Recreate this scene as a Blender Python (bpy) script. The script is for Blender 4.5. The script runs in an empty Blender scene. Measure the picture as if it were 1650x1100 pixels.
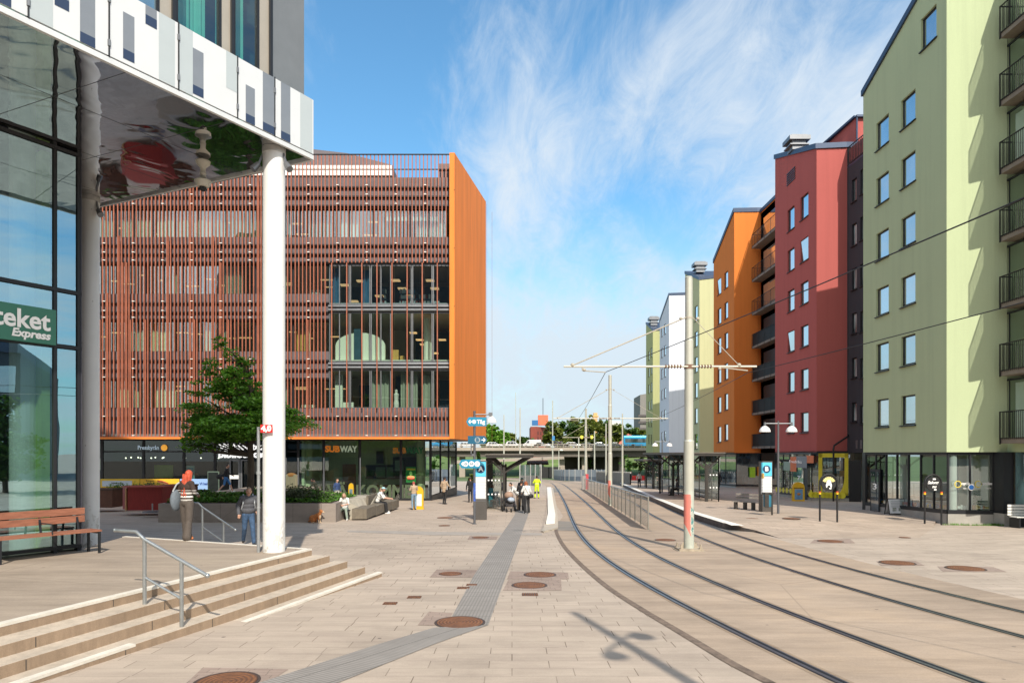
import bpy, bmesh, math, random
from mathutils import Vector, Matrix
random.seed(7)
scn = bpy.context.scene
COL = scn.collection
PI = math.pi
F = 1100.0; CX = 825.0; HY = 730.0; CAMZ = 2.35; SL = 0.0227
# ---------------------------------------------------------------- survey helpers
def gz(y):
    return -SL*min(max(y, -30), 230)
def ZP(px, py, z):                     # point seen at a pixel, at height z
    y = (CAMZ-z)*F/(py-HY); return Vector(((px-CX)/F*y, y, z))
def YP(px, py, y):                     # point seen at a pixel, at distance y
    return Vector(((px-CX)/F*y, y, CAMZ-(py-HY)/F*y))
def GP(px, py, up=0.0):                # ground point
    y = CAMZ*F/(py-755.0); return Vector(((px-CX)/F*y, y, gz(y)+up))
def RL(px, p, d):                      # where the line p + t d (plan) crosses the pixel column
    k = (px-CX)/F
    t = (k*p[1]-p[0])/(d[0]-k*d[1]); return Vector((p[0]+t*d[0], p[1]+t*d[1]))
# ---------------------------------------------------------------- materials
MATS = {}
def nmat(name):
    m = bpy.data.materials.new(name); m.use_nodes = True
    nt = m.node_tree; b = nt.nodes['Principled BSDF']; MATS[name] = m
    return m, nt, b
def lk(nt, a, b): nt.links.new(a, b)
def coords(nt, scale=(1,1,1), obj=True):
    tc = nt.nodes.new('ShaderNodeTexCoord'); mp = nt.nodes.new('ShaderNodeMapping')
    mp.inputs['Scale'].default_value = scale
    lk(nt, tc.outputs['Object' if obj else 'Generated'], mp.inputs['Vector']); return mp.outputs['Vector']
def noise(nt, vec, scale, detail=4, rough=.6):
    n = nt.nodes.new('ShaderNodeTexNoise'); n.inputs['Scale'].default_value = scale
    n.inputs['Detail'].default_value = detail; n.inputs['Roughness'].default_value = rough
    if vec is not None: lk(nt, vec, n.inputs['Vector'])
    return n.outputs['Fac']
def ramp(nt, fac, stops):
    r = nt.nodes.new('ShaderNodeValToRGB'); lk(nt, fac, r.inputs['Fac'])
    el = r.color_ramp.elements
    el[0].position = stops[0][0]; el[0].color = stops[0][1]+(1,) if len(stops[0][1]) == 3 else stops[0][1]
    el[1].position = stops[-1][0]; el[1].color = stops[-1][1]+(1,) if len(stops[-1][1]) == 3 else stops[-1][1]
    for p, c in stops[1:-1]:
        e = el.new(p); e.color = c+(1,) if len(c) == 3 else c
    return r.outputs['Color']
def g3(v): return (v, v, v)
def mixc(nt, a, b, fac, mode='MIX'):
    m = nt.nodes.new('ShaderNodeMix'); m.data_type = 'RGBA'; m.blend_type = mode
    for s, v in ((m.inputs[0], fac), (m.inputs[6], a), (m.inputs[7], b)):
        if hasattr(v, 'links'): lk(nt, v, s)
        elif isinstance(v, (int, float)): s.default_value = v
        else: s.default_value = tuple(v)+((1,) if len(v) == 3 else ())
    return m.outputs[2]
def math_(nt, op, a, b=None, c=None, clamp=False):
    m = nt.nodes.new('ShaderNodeMath'); m.operation = op; m.use_clamp = clamp
    for i, v in enumerate((a, b, c)):
        if v is None: continue
        if hasattr(v, 'links'): lk(nt, v, m.inputs[i])
        else: m.inputs[i].default_value = v
    return m.outputs[0]
def bump(nt, b, h, s=.3, d=.02):
    n = nt.nodes.new('ShaderNodeBump'); n.inputs['Strength'].default_value = s; n.inputs['Distance'].default_value = d
    lk(nt, h, n.inputs['Height']); lk(nt, n.outputs['Normal'], b.inputs['Normal'])
def mat(name, col, rough=.6, metal=0, var=.12, scale=2.5, bmp=0, stretch=(1,1,1), spec=.5, emit=0):
    if name in MATS: return MATS[name]
    m, nt, b = nmat(name)
    b.inputs['Roughness'].default_value = rough; b.inputs['Metallic'].default_value = metal
    b.inputs['Specular IOR Level'].default_value = spec
    if var:
        v = coords(nt, stretch); n = noise(nt, v, scale, 6, .65)
        lo = tuple(c*(1-var) for c in col); hi = tuple(min(1, c*(1+var)) for c in col)
        lk(nt, ramp(nt, n, [(.3, lo), (.7, hi)]), b.inputs['Base Color'])
        if bmp: bump(nt, b, noise(nt, v, scale*8, 4), bmp, .01)
    else: b.inputs['Base Color'].default_value = tuple(col)+(1,)
    if emit:
        b.inputs['Emission Color'].default_value = tuple(col)+(1,); b.inputs['Emission Strength'].default_value = emit
    return m
def glass(name, tint=(.8,.9,.88), base=.12, gain=.9, rough=.0, wav=0, film=None, gcol=(.86,.95,.97)):
    if name in MATS: return MATS[name]
    m, nt, b = nmat(name); out = nt.nodes['Material Output']; nt.nodes.remove(b)
    t = nt.nodes.new('ShaderNodeBsdfTransparent'); t.inputs[0].default_value = tint+(1,)
    g = nt.nodes.new('ShaderNodeBsdfGlossy'); g.inputs['Roughness'].default_value = rough
    g.inputs[0].default_value = gcol+(1,)
    lw = nt.nodes.new('ShaderNodeLayerWeight'); lw.inputs[0].default_value = .5; fz = math_(nt, 'MULTIPLY_ADD', math_(nt, 'POWER', lw.outputs[1], 4.0), .95, .045)
    f = math_(nt, 'MULTIPLY_ADD', fz, gain*1.5, base, clamp=True)
    mx = nt.nodes.new('ShaderNodeMixShader'); lk(nt, f, mx.inputs[0]); lk(nt, t.outputs[0], mx.inputs[1]); lk(nt, g.outputs[0], mx.inputs[2])
    if wav:
        bm = nt.nodes.new('ShaderNodeBump'); bm.inputs['Strength'].default_value = wav; bm.inputs['Distance'].default_value = .05
        lk(nt, noise(nt, coords(nt), .8, 2), bm.inputs['Height']); lk(nt, bm.outputs[0], g.inputs['Normal']); lk(nt, bm.outputs[0], lw.inputs['Normal'])
    src = mx.outputs[0]
    if film:
        d = nt.nodes.new('ShaderNodeBsdfDiffuse'); d.inputs[0].default_value = film[0]+(1,)
        m2 = nt.nodes.new('ShaderNodeMixShader'); m2.inputs[0].default_value = film[1]
        lk(nt, src, m2.inputs[1]); lk(nt, d.outputs[0], m2.inputs[2]); src = m2.outputs[0]
    lk(nt, src, out.inputs[0]); return m
def pane_mat(name, dark=(.02,.03,.035), base=.25, gain=1.0, wav=.03, cur=0.0):   # double glazing with a dark room behind
    if name in MATS: return MATS[name]
    m, nt, b = nmat(name); out = nt.nodes['Material Output']
    n = noise(nt, coords(nt, (1,1,.4)), .9, 2)
    c0 = ramp(nt, n, [(.42, dark), (.62, tuple(min(1, d*4+.03) for d in dark))]); oi = nt.nodes.new('ShaderNodeObjectInfo')   # some rooms have pale curtains or blinds
    wv = nt.nodes.new('ShaderNodeTexWave'); wv.inputs['Scale'].default_value = 5; lk(nt, coords(nt), wv.inputs['Vector'])
    cu = mixc(nt, (.30,.31,.29), (.46,.46,.42), wv.outputs['Fac']); pick = math_(nt, 'MULTIPLY', math_(nt, 'GREATER_THAN', oi.outputs['Random'], .62), cur)
    lk(nt, mixc(nt, c0, cu, pick), b.inputs['Base Color'])
    b.inputs['Roughness'].default_value = .6; b.inputs['Specular IOR Level'].default_value = 0
    g = nt.nodes.new('ShaderNodeBsdfGlossy'); g.inputs['Roughness'].default_value = .01; g.inputs[0].default_value = (.9,.96,1,1)
    lw = nt.nodes.new('ShaderNodeLayerWeight'); lw.inputs[0].default_value = .5; fz = math_(nt, 'MULTIPLY_ADD', math_(nt, 'POWER', lw.outputs[1], 4.0), .95, .045)
    f = math_(nt, 'MULTIPLY_ADD', fz, gain*1.5, base, clamp=True)
    bm = nt.nodes.new('ShaderNodeBump'); bm.inputs['Strength'].default_value = wav; bm.inputs['Distance'].default_value = .05
    lk(nt, noise(nt, coords(nt), 1.2, 1), bm.inputs['Height']); lk(nt, bm.outputs[0], g.inputs['Normal'])
    mx = nt.nodes.new('ShaderNodeMixShader'); lk(nt, f, mx.inputs[0]); lk(nt, b.outputs[0], mx.inputs[1]); lk(nt, g.outputs[0], mx.inputs[2])
    lk(nt, mx.outputs[0], out.inputs[0]); return m
# ---------------------------------------------------------------- mesh building
class MB:
    def __init__(s): s.v = []; s.f = []; s.m = []; s.mi = 0
    def add(s, vs, fs, mi=None):
        o = len(s.v); s.v += [Vector(p) for p in vs]; s.f += [tuple(i+o for i in f) for f in fs]
        s.m += [s.mi if mi is None else mi]*len(fs); return s
    def quad(s, *p, mi=None): return s.add(p, [tuple(range(len(p)))], mi)
    def box(s, x0, x1, y0, y1, z0, z1, mi=None):
        return s.add([(x0,y0,z0),(x1,y0,z0),(x1,y1,z0),(x0,y1,z0),(x0,y0,z1),(x1,y0,z1),(x1,y1,z1),(x0,y1,z1)],
            [(0,3,2,1),(4,5,6,7),(0,1,5,4),(1,2,6,5),(2,3,7,6),(3,0,4,7)], mi)
    def obox(s, c, sx, sy, sz, rz=0, mi=None, rx=0, ry=0):       # oriented box around centre
        R = Matrix.Rotation(rz, 3, 'Z') @ Matrix.Rotation(ry, 3, 'Y') @ Matrix.Rotation(rx, 3, 'X'); c = Vector(c)
        P = [c + R @ Vector((a*sx/2, b*sy/2, d*sz/2)) for d in (-1,1) for a, b in ((-1,-1),(1,-1),(1,1),(-1,1))]
        return s.add(P, [(0,3,2,1),(4,5,6,7),(0,1,5,4),(1,2,6,5),(2,3,7,6),(3,0,4,7)], mi)
    def beam(s, p0, p1, w, h, mi=None):                           # box between two points
        p0 = Vector(p0); p1 = Vector(p1); d = (p1-p0).normalized()
        u = d.cross(Vector((0,0,1)));
        if u.length < 1e-4: u = Vector((1,0,0))
        u.normalize(); w2 = u*(w/2); n = u.cross(d).normalized()*(h/2)
        P = [p0-w2-n, p0+w2-n, p0+w2+n, p0-w2+n, p1-w2-n, p1+w2-n, p1+w2+n, p1-w2+n]
        return s.add(P, [(0,1,2,3),(7,6,5,4),(0,4,5,1),(1,5,6,2),(2,6,7,3),(3,7,4,0)], mi)
    def prism(s, poly, z0, z1, mi=None):
        n = len(poly); f0 = (lambda i: z0[i]) if hasattr(z0, '__len__') else (lambda i: z0)
        f1 = (lambda i: z1[i]) if hasattr(z1, '__len__') else (lambda i: z1)
        a = sum(poly[i][0]*poly[(i+1)%n][1]-poly[(i+1)%n][0]*poly[i][1] for i in range(n))
        V = [(p[0],p[1],f0(i)) for i, p in enumerate(poly)]+[(p[0],p[1],f1(i)) for i, p in enumerate(poly)]
        Fs = [tuple(reversed(range(n))), tuple(range(n, 2*n))]+[(i,(i+1)%n,(i+1)%n+n,i+n) for i in range(n)]
        if a < 0: Fs = [tuple(reversed(f)) for f in Fs]
        return s.add(V, Fs, mi)
    def ext(s, poly, o, u, v, d, mi=None):                         # polygon in plane (o;u,v) extruded by vector d
        o = Vector(o); u = Vector(u); v = Vector(v); d = Vector(d); n = len(poly)
        A = [o+u*p[0]+v*p[1] for p in poly]
        Fs = [tuple(reversed(range(n))), tuple(range(n, 2*n))]+[(i,(i+1)%n,(i+1)%n+n,i+n) for i in range(n)]
        return s.add(A+[a+d for a in A], Fs, mi)
    def cyl(s, p0, p1, r0, r1=None, n=12, mi=None, cap=True):
        r1 = r0 if r1 is None else r1; p0 = Vector(p0); p1 = Vector(p1); d = (p1-p0)
        if d.length < 1e-6: return s
        d.normalize(); u = d.orthogonal().normalized(); w = d.cross(u)
        V = []
        for p, r in ((p0,r0),(p1,r1)):
            V += [p+(u*math.cos(2*PI*i/n)+w*math.sin(2*PI*i/n))*r for i in range(n)]
        Fs = [(i,(i+1)%n,(i+1)%n+n,i+n) for i in range(n)]
        if cap: Fs += [tuple(reversed(range(n))), tuple(range(n,2*n))]
        return s.add(V, Fs, mi)
    def tube(s, pts, r, n=8, mi=None, cap=True):
        pts = [Vector(p) for p in pts]; m = len(pts); rs = r if hasattr(r,'__len__') else [r]*m
        V = []; u = None
        for i, p in enumerate(pts):
            d = (pts[min(i+1,m-1)]-pts[max(i-1,0)]).normalized()
            u = d.orthogonal().normalized() if u is None else (u-d*u.dot(d)).normalized()
            w = d.cross(u)
            V += [p+(u*math.cos(2*PI*k/n)+w*math.sin(2*PI*k/n))*rs[i] for k in range(n)]
        Fs = [(j*n+i, j*n+(i+1)%n, (j+1)*n+(i+1)%n, (j+1)*n+i) for j in range(m-1) for i in range(n)]
        if cap: Fs += [tuple(reversed(range(n))), tuple(range((m-1)*n, m*n))]
        return s.add(V, Fs, mi)
    def lathe(s, c, prof, n=20, mi=None):
        c = Vector(c); V = []; m = len(prof)
        for r, z in prof: V += [c+Vector((r*math.cos(2*PI*i/n), r*math.sin(2*PI*i/n), z)) for i in range(n)]
        Fs = [(j*n+i, j*n+(i+1)%n, (j+1)*n+(i+1)%n, (j+1)*n+i) for j in range(m-1) for i in range(n)]
        if prof[0][0] > 1e-4: Fs.append(tuple(reversed(range(n))))
        if prof[-1][0] > 1e-4: Fs.append(tuple(range((m-1)*n, m*n)))
        return s.add(V, Fs, mi)
    def ball(s, c, r, n=10, m=7, mi=None, R=None):
        c = Vector(c); r = Vector(r) if hasattr(r,'__len__') else Vector((r,r,r)); V = []; Fs = []
        for j in range(m+1):
            t = PI*j/m
            for i in range(n):
                q = Vector((r.x*math.sin(t)*math.cos(2*PI*i/n), r.y*math.sin(t)*math.sin(2*PI*i/n), -r.z*math.cos(t)))
                V.append(c+(R @ q if R else q))
        for j in range(m):
            for i in range(n): Fs.append((j*n+i, j*n+(i+1)%n, (j+1)*n+(i+1)%n, (j+1)*n+i))
        return s.add(V, Fs, mi)
    def build(s, name, mats, parent=None, smooth=False, world=False, bevel=0):
        me = bpy.data.meshes.new(name)
        vs = s.v
        if world and parent is not None:
            inv = pmat(parent).inverted(); vs = [inv @ p for p in vs]
        me.from_pydata([tuple(p) for p in vs], [], s.f)
        mats = mats if isinstance(mats, (list, tuple)) else [mats]
        for m in mats: me.materials.append(m)
        me.polygons.foreach_set('material_index', [min(i, len(mats)-1) for i in s.m])
        if smooth: me.polygons.foreach_set('use_smooth', [True]*len(me.polygons))
        me.validate(); me.update()
        o = bpy.data.objects.new(name, me); COL.objects.link(o)
        if parent is not None: o.parent = parent
        if smooth == 'auto':
            try: me.set_sharp_from_angle(angle=math.radians(40))
            except Exception: pass
        if bevel:
            b = o.modifiers.new('bevel', 'BEVEL'); b.width = bevel; b.segments = 2; b.limit_method = 'ANGLE'
        return o
def pmat(o):
    m = Matrix.Translation(o.location) @ Matrix.Rotation(o.rotation_euler.z, 4, 'Z')
    return (pmat(o.parent) @ m) if o.parent else m
def thing(name, label, cat, loc=(0,0,0), rz=0, group=None):
    o = bpy.data.objects.new(name, None); COL.objects.link(o); o.empty_display_size = .1
    o.location = loc; o.rotation_euler = (0,0,rz); o['label'] = label; o['category'] = cat
    if group: o['group'] = group
    return o
def tag(o, label, cat, group=None):
    o['label'] = label; o['category'] = cat
    if group: o['group'] = group
    return o
def struct(o, kind='structure'): o['kind'] = kind; return o
def dup(o, label=None, loc=None, rz=None, parent=None):
    c = o.copy(); COL.objects.link(c)
    if parent is not None: c.parent = parent
    if label: c['label'] = label
    if loc is not None: c.location = loc
    if rz is not None: c.rotation_euler = (0,0,rz)
    for ch in list(o.children): dup(ch, parent=c)
    return c
def text(name, s, size, m, parent, pos, rz=0, ext=.004, bold=0, align='CENTER', sx=1, shear=0, world=True, rx=PI/2, space=1):
    cu = bpy.data.curves.new(name, 'FONT'); cu.body = s; cu.size = size; cu.extrude = ext; cu.offset = bold
    cu.align_x = align; cu.align_y = 'CENTER'; cu.shear = shear; cu.space_character = space; cu.resolution_u = 3
    t = bpy.data.objects.new(name, cu); COL.objects.link(t)
    dg = bpy.context.evaluated_depsgraph_get(); me = bpy.data.meshes.new_from_object(t.evaluated_get(dg))
    bpy.data.objects.remove(t); bpy.data.curves.remove(cu)
    M4 = Matrix.Translation(pos) @ Matrix.Rotation(rz, 4, 'Z') @ Matrix.Rotation(rx, 4, 'X') @ Matrix.Diagonal((sx,1,1,1))
    if world and parent is not None: M4 = pmat(parent).inverted() @ M4
    me.transform(M4); me.materials.clear(); me.materials.append(m); me.name = name
    o = bpy.data.objects.new(name, me); COL.objects.link(o)
    if parent is not None: o.parent = parent
    return o
def catmull(pts, k=8):
    P = [pts[0]*2-pts[1]]+list(pts)+[pts[-1]*2-pts[-2]]; out = []
    for i in range(1, len(P)-2):
        for j in range(k):
            t = j/k; a, b, c, d = P[i-1], P[i], P[i+1], P[i+2]
            out.append(.5*((2*b)+(c-a)*t+(2*a-5*b+4*c-d)*t*t+(3*b-a-3*c+d)*t**3))
    out.append(P[-2]); return out
def resample(pts, step):
    out = [pts[0]]; acc = 0
    for a, b in zip(pts, pts[1:]):
        L = (b-a).length
        while acc+L >= step:
            a = a+(b-a)*((step-acc)/L); L = (b-a).length; acc = 0; out.append(a)
        acc += L
    out.append(pts[-1]); return out
def offset(pts, d):
    out = []
    for i, p in enumerate(pts):
        t = (pts[min(i+1,len(pts)-1)]-pts[max(i-1,0)]); t = Vector((t.x,t.y,0)).normalized()
        out.append(Vector((p.x+t.y*d, p.y-t.x*d, 0)))
    return out
def ribbon(mb, pts, w, up, mi=None, side=0):
    a = offset(pts, side-w/2); b = offset(pts, side+w/2)
    A = [(p.x,p.y,gz(p.y)+up) for p in a]; B = [(p.x,p.y,gz(p.y)+up) for p in b]; n = len(A)
    mb.add(A+B, [(i,i+n,i+n+1,i+1)[::1] for i in range(n-1)], mi); return mb
# ================================================================ camera, sky, sun
cam = bpy.data.cameras.new('camera'); co = bpy.data.objects.new('camera', cam); COL.objects.link(co)
co.location = (0,0,CAMZ); co.rotation_euler = (PI/2,0,0); cam.sensor_width = 36; cam.lens = 24
cam.shift_y = 180/1650; cam.clip_start = .05; cam.clip_end = 6000; scn.camera = co
scn.view_settings.view_transform = 'Standard'; scn.view_settings.look = 'None'; scn.view_settings.gamma = 1
scn.view_settings.exposure = 0.25
scn.cycles.max_bounces = 8; scn.cycles.transparent_max_bounces = 24; scn.cycles.glossy_bounces = 4; scn.cycles.diffuse_bounces = 5
scn.cycles.use_denoising = True; scn.cycles.caustics_reflective = False; scn.cycles.caustics_refractive = False
scn.cycles.sample_clamp_indirect = 6
AZ = math.radians(14.5); EL = math.radians(40)
sd = Vector((math.sin(AZ)*math.cos(EL), -math.cos(AZ)*math.cos(EL), math.sin(EL)))   # towards the sun
sun = bpy.data.lights.new('sun', 'SUN'); sun.energy = 4.35; sun.angle = math.radians(.53); sun.color = (1,.92,.80)
so = bpy.data.objects.new('sun', sun); COL.objects.link(so); so.rotation_euler = sd.to_track_quat('Z','Y').to_euler(); so.location = sd*200
w = bpy.data.worlds.new('World'); scn.world = w; w.use_nodes = True; nt = w.node_tree
bg = nt.nodes['Background']; sky = nt.nodes.new('ShaderNodeTexSky'); sky.sky_type = 'NISHITA'; sky.sun_disc = False
sky.sun_elevation = EL; sky.sun_rotation = math.atan2(sd.x, sd.y); sky.air_density = 1.25; sky.dust_density = .4; sky.ozone_density = 2.2
tc = nt.nodes.new('ShaderNodeTexCoord'); sp = nt.nodes.new('ShaderNodeSeparateXYZ'); lk(nt, tc.outputs['Generated'], sp.inputs[0])
X, Y, Z = sp.outputs
zz = math_(nt, 'ADD', math_(nt, 'MAXIMUM', Z, 0), .22)
cb = nt.nodes.new('ShaderNodeCombineXYZ'); lk(nt, math_(nt, 'DIVIDE', X, zz), cb.inputs[0]); lk(nt, math_(nt, 'DIVIDE', Y, zz), cb.inputs[1])
mp = nt.nodes.new('ShaderNodeMapping'); mp.inputs['Rotation'].default_value = (0,0,math.radians(-46)); mp.inputs['Scale'].default_value = (2.3,.85,1)
mp.inputs['Location'].default_value = (3.1,1.7,0)
lk(nt, cb.outputs[0], mp.inputs['Vector'])
n1 = nt.nodes.new('ShaderNodeTexNoise'); n1.inputs['Scale'].default_value = 1.1; n1.inputs['Detail'].default_value = 9; n1.inputs['Roughness'].default_value = .62
n1.inputs['Distortion'].default_value = .55; lk(nt, mp.outputs[0], n1.inputs['Vector'])
n2 = nt.nodes.new('ShaderNodeTexNoise'); n2.inputs['Scale'].default_value = 4.2; n2.inputs['Detail'].default_value = 8; n2.inputs['Roughness'].default_value = .7
n2.inputs['Distortion'].default_value = .9; lk(nt, mp.outputs[0], n2.inputs['Vector'])
yy = math_(nt, 'MAXIMUM', Y, .15); U = math_(nt, 'DIVIDE', X, yy); V = math_(nt, 'DIVIDE', Z, yy)
def blob(u, v, ru, rv, amp):          # where in the sky the veil of cirrus is thicker or thinner
    a = math_(nt, 'DIVIDE', math_(nt, 'SUBTRACT', U, u), ru); b = math_(nt, 'DIVIDE', math_(nt, 'SUBTRACT', V, v), rv)
    e = math_(nt, 'ADD', math_(nt, 'MULTIPLY', a, a), math_(nt, 'MULTIPLY', b, b))
    return math_(nt, 'MULTIPLY', math_(nt, 'EXPONENT', math_(nt, 'MULTIPLY', e, -1)), amp)
f = math_(nt, 'ADD', math_(nt, 'MULTIPLY', n1.outputs[0], .75), math_(nt, 'MULTIPLY', n2.outputs[0], .42))
for bl in ((.36,.50,.22,.20,.19), (.10,.12,.26,.13,.36), (-.24,.44,.16,.22,-.20), (.12,.34,.12,.09,-.10), (.7,.4,.3,.4,.1), (.02,.58,.10,.16,.12), (-.03,.42,.14,.12,.17), (.02,.2,.12,.10,.02), (-.22,.15,.2,.08,.06)):
    f = math_(nt, 'ADD', f, blob(*bl))
bkr = nt.nodes.new('ShaderNodeMapRange'); bkr.interpolation_type = 'SMOOTHSTEP'; bkr.inputs[1].default_value = .15; bkr.inputs[2].default_value = -.45; lk(nt, Y, bkr.inputs[0]); back_ = bkr.outputs[0]   # unseen bright cloud added behind the camera to fill the shadows
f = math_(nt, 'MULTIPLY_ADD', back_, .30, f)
cf = nt.nodes.new('ShaderNodeMapRange'); cf.interpolation_type = 'SMOOTHSTEP'
cf.inputs[1].default_value = .50; cf.inputs[2].default_value = .93; cf.inputs[3].default_value = 0.0; cf.inputs[4].default_value = .92
lk(nt, f, cf.inputs[0])
tint = mixc(nt, sky.outputs[0], (.98,1.55,1.72), 1.0, 'MULTIPLY')
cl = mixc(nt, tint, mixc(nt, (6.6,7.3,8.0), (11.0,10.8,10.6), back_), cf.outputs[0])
hz = nt.nodes.new('ShaderNodeMapRange'); hz.inputs[1].default_value = 0; hz.inputs[2].default_value = .34; hz.inputs[3].default_value = .92; hz.inputs[4].default_value = 0
lk(nt, Z, hz.inputs[0]); fy = nt.nodes.new('ShaderNodeMapRange'); fy.inputs[1].default_value = -.2; fy.inputs[2].default_value = .5; fy.inputs[3].default_value = .25; lk(nt, Y, fy.inputs[0]); cl = mixc(nt, cl, (5.7,6.7,7.5), math_(nt, 'MULTIPLY', hz.outputs[0], fy.outputs[0]))
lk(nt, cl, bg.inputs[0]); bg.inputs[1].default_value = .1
# ================================================================ ground materials
def plaza_mat(name, base, sx=.72, sy=.31, joint=(.16,.12,.09)):
    m, nt, b = nmat(name); v = coords(nt); b.inputs['Roughness'].default_value = .82; b.inputs['Specular IOR Level'].default_value = .25
    br = nt.nodes.new('ShaderNodeTexBrick'); lk(nt, v, br.inputs['Vector'])
    br.inputs['Scale'].default_value = 1; br.inputs['Brick Width'].default_value = sx; br.inputs['Row Height'].default_value = sy
    br.inputs['Mortar Size'].default_value = .006; br.inputs['Mortar Smooth'].default_value = .1; br.inputs['Bias'].default_value = 0
    br.offset = .38; br.offset_frequency = 2; br.squash = 1.12; br.squash_frequency = 3
    br.inputs['Color1'].default_value = tuple(c*1.06 for c in base)+(1,); br.inputs['Color2'].default_value = tuple(c*.92 for c in base)+(1,)
    br.inputs['Mortar'].default_value = joint+(1,)
    # the long joints are closed with pale sand, the short ones stay open
    cmb = br.outputs['Color']
    sep = nt.nodes.new('ShaderNodeSeparateXYZ'); lk(nt, v, sep.inputs[0])
    fr = math_(nt, 'FRACT', math_(nt, 'DIVIDE', sep.outputs[1], sy)); dd = math_(nt, 'MINIMUM', fr, math_(nt, 'SUBTRACT', 1, fr))
    row = math_(nt, 'LESS_THAN', dd, .028)
    sand = mixc(nt, tuple(c*.80 for c in base), tuple(c*.93 for c in base), noise(nt, v, 1.3, 3))
    cmb = mixc(nt, cmb, sand, math_(nt, 'MULTIPLY', row, math_(nt, 'SUBTRACT', 1, math_(nt, 'GREATER_THAN', noise(nt, v, .9, 3), .66))))
    op = ramp(nt, noise(nt, v, .55, 4), [(.42, g3(.0)), (.58, g3(1))])
    part = mixc(nt, mixc(nt, cmb, tuple(c*.8 for c in base), math_(nt, 'MULTIPLY', br.outputs['Fac'], .75)), cmb, op)
    st = ramp(nt, noise(nt, v, .35, 7, .7), [(.3, g3(.80)), (.5, g3(.98)), (.75, g3(1.06))])
    c = mixc(nt, part, st, 1, 'MULTIPLY')
    v2 = coords(nt, (.5,3,1)); c = mixc(nt, c, ramp(nt, noise(nt, v2, 1.2, 6, .7), [(.35, (.84,.83,.84)), (.6, (1,1,1))]), 1, 'MULTIPLY')
    vo = nt.nodes.new('ShaderNodeTexVoronoi'); vo.inputs['Scale'].default_value = 1.9; lk(nt, v, vo.inputs['Vector'])    # chewing gum spots
    ga = math_(nt, 'MULTIPLY', math_(nt, 'LESS_THAN', vo.outputs['Distance'], .055), math_(nt, 'GREATER_THAN', noise(nt, v, .6, 2), .5))
    c = mixc(nt, c, (.10,.085,.075), math_(nt, 'MULTIPLY', ga, .75))
    fine = ramp(nt, noise(nt, v, 60, 3), [(.3, g3(.93)), (.7, g3(1.05))]); c = mixc(nt, c, fine, 1, 'MULTIPLY')
    lk(nt, c, b.inputs['Base Color']); bump(nt, b, br.outputs['Fac'], -.4, .006); return m
PAV = plaza_mat('plaza_paving', (.495,.41,.33))
def conc_mat(name, base, warm):
    m, nt, b = nmat(name); v = coords(nt); b.inputs['Roughness'].default_value = .85; b.inputs['Specular IOR Level'].default_value = .2
    n = noise(nt, v, .28, 7, .68); c = ramp(nt, n, [(.30, tuple(x*.80 for x in base)), (.5, base), (.70, warm)])
    v2 = coords(nt, (.25,1.6,1)); c = mixc(nt, c, ramp(nt, noise(nt, v2, 1.4, 7, .7), [(.3, g3(.72)), (.62, g3(1.05))]), 1, 'MULTIPLY')
    c = mixc(nt, c, ramp(nt, noise(nt, v, 45, 3), [(.3, g3(.92)), (.7, g3(1.06))]), 1, 'MULTIPLY')
    cr = nt.nodes.new('ShaderNodeTexVoronoi'); cr.feature = 'DISTANCE_TO_EDGE'; cr.inputs['Scale'].default_value = .16; lk(nt, v, cr.inputs['Vector'])
    c = mixc(nt, c, tuple(x*.72 for x in base), math_(nt, 'MULTIPLY', math_(nt, 'LESS_THAN', cr.outputs['Distance'], .0022), .6))
    vo = nt.nodes.new('ShaderNodeTexVoronoi'); vo.inputs['Scale'].default_value = 1.3; lk(nt, v, vo.inputs['Vector'])
    c = mixc(nt, c, (.12,.10,.09), math_(nt, 'MULTIPLY', math_(nt, 'LESS_THAN', vo.outputs['Distance'], .04), .6))
    lk(nt, c, b.inputs['Base Color']); bump(nt, b, noise(nt, v, 30, 4), .15, .01); return m
TRK = conc_mat('track_concrete', (.43,.335,.255), (.49,.37,.265))
ASP = mat('asphalt', (.085,.087,.095), .9, var=.25, scale=1.5, spec=.3)
# ================================================================ ground sheet
g = MB(); ys = [-40,-30,0,20,40,60,90,130,180,230,235,600,3000]
for i in range(len(ys)-1):
    g.quad((-900,ys[i],gz(ys[i])),(900,ys[i],gz(ys[i])),(900,ys[i+1],gz(ys[i+1])),(-900,ys[i+1],gz(ys[i+1])), mi=0 if ys[i] < 130 else 1)
GRS = mat('rough_grass', (.10,.14,.045), .9, var=.4, scale=.3)
struct(g.build('ground', [PAV, GRS]))
def gsheet(mb, poly, up, mi=None): mb.add([(p[0],p[1],gz(p[1])+up) for p in poly], [tuple(range(len(poly)))], mi)
# ---- rails
R1p = [(1347,1098.8),(1286,1071),(1250,1051.5),(1199.4,1029.7),(1151,1003),(1102.4,978.8),(1066,957),(1029.7,937.6),(991,914.5),(964,894),(944.8,874.5),(934,862),(923.4,841),(911,811.6),(903,796.5)]
R3p = [(1650,1028.5),(1541,1000.6),(1468,978.8),(1395,957),(1322.7,935),(1250,912),(1167,881.8),(1119,862.7),(1047,828)]
def gpl(L): return [Vector((GP(*p).x, GP(*p).y, 0)) for p in L]
r1 = gpl(R1p); r1 = [r1[0]+(r1[0]-r1[1])*6]+r1+[Vector((5.25,80,0)), Vector((6.1,100,0)), Vector((6.2,120,0)), Vector((2.5,150,0)), Vector((-6,175,0))]
r3 = gpl(R3p); r3 = [r3[0]+(r3[0]-r3[1])*1.5]+r3+[Vector((8.5,48,0)), Vector((9.6,66,0)), Vector((10.6,84,0)), Vector((10.4,105,0)), Vector((6.5,140,0)), Vector((-2,175,0))]
def smooth(p, n=40):
    p = resample(p, .6)
    for _ in range(n): p = [p[0]]+[(p[i-1]+p[i]*2+p[i+1])/4 for i in range(1,len(p)-1)]+[p[-1]]
    return p
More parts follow.
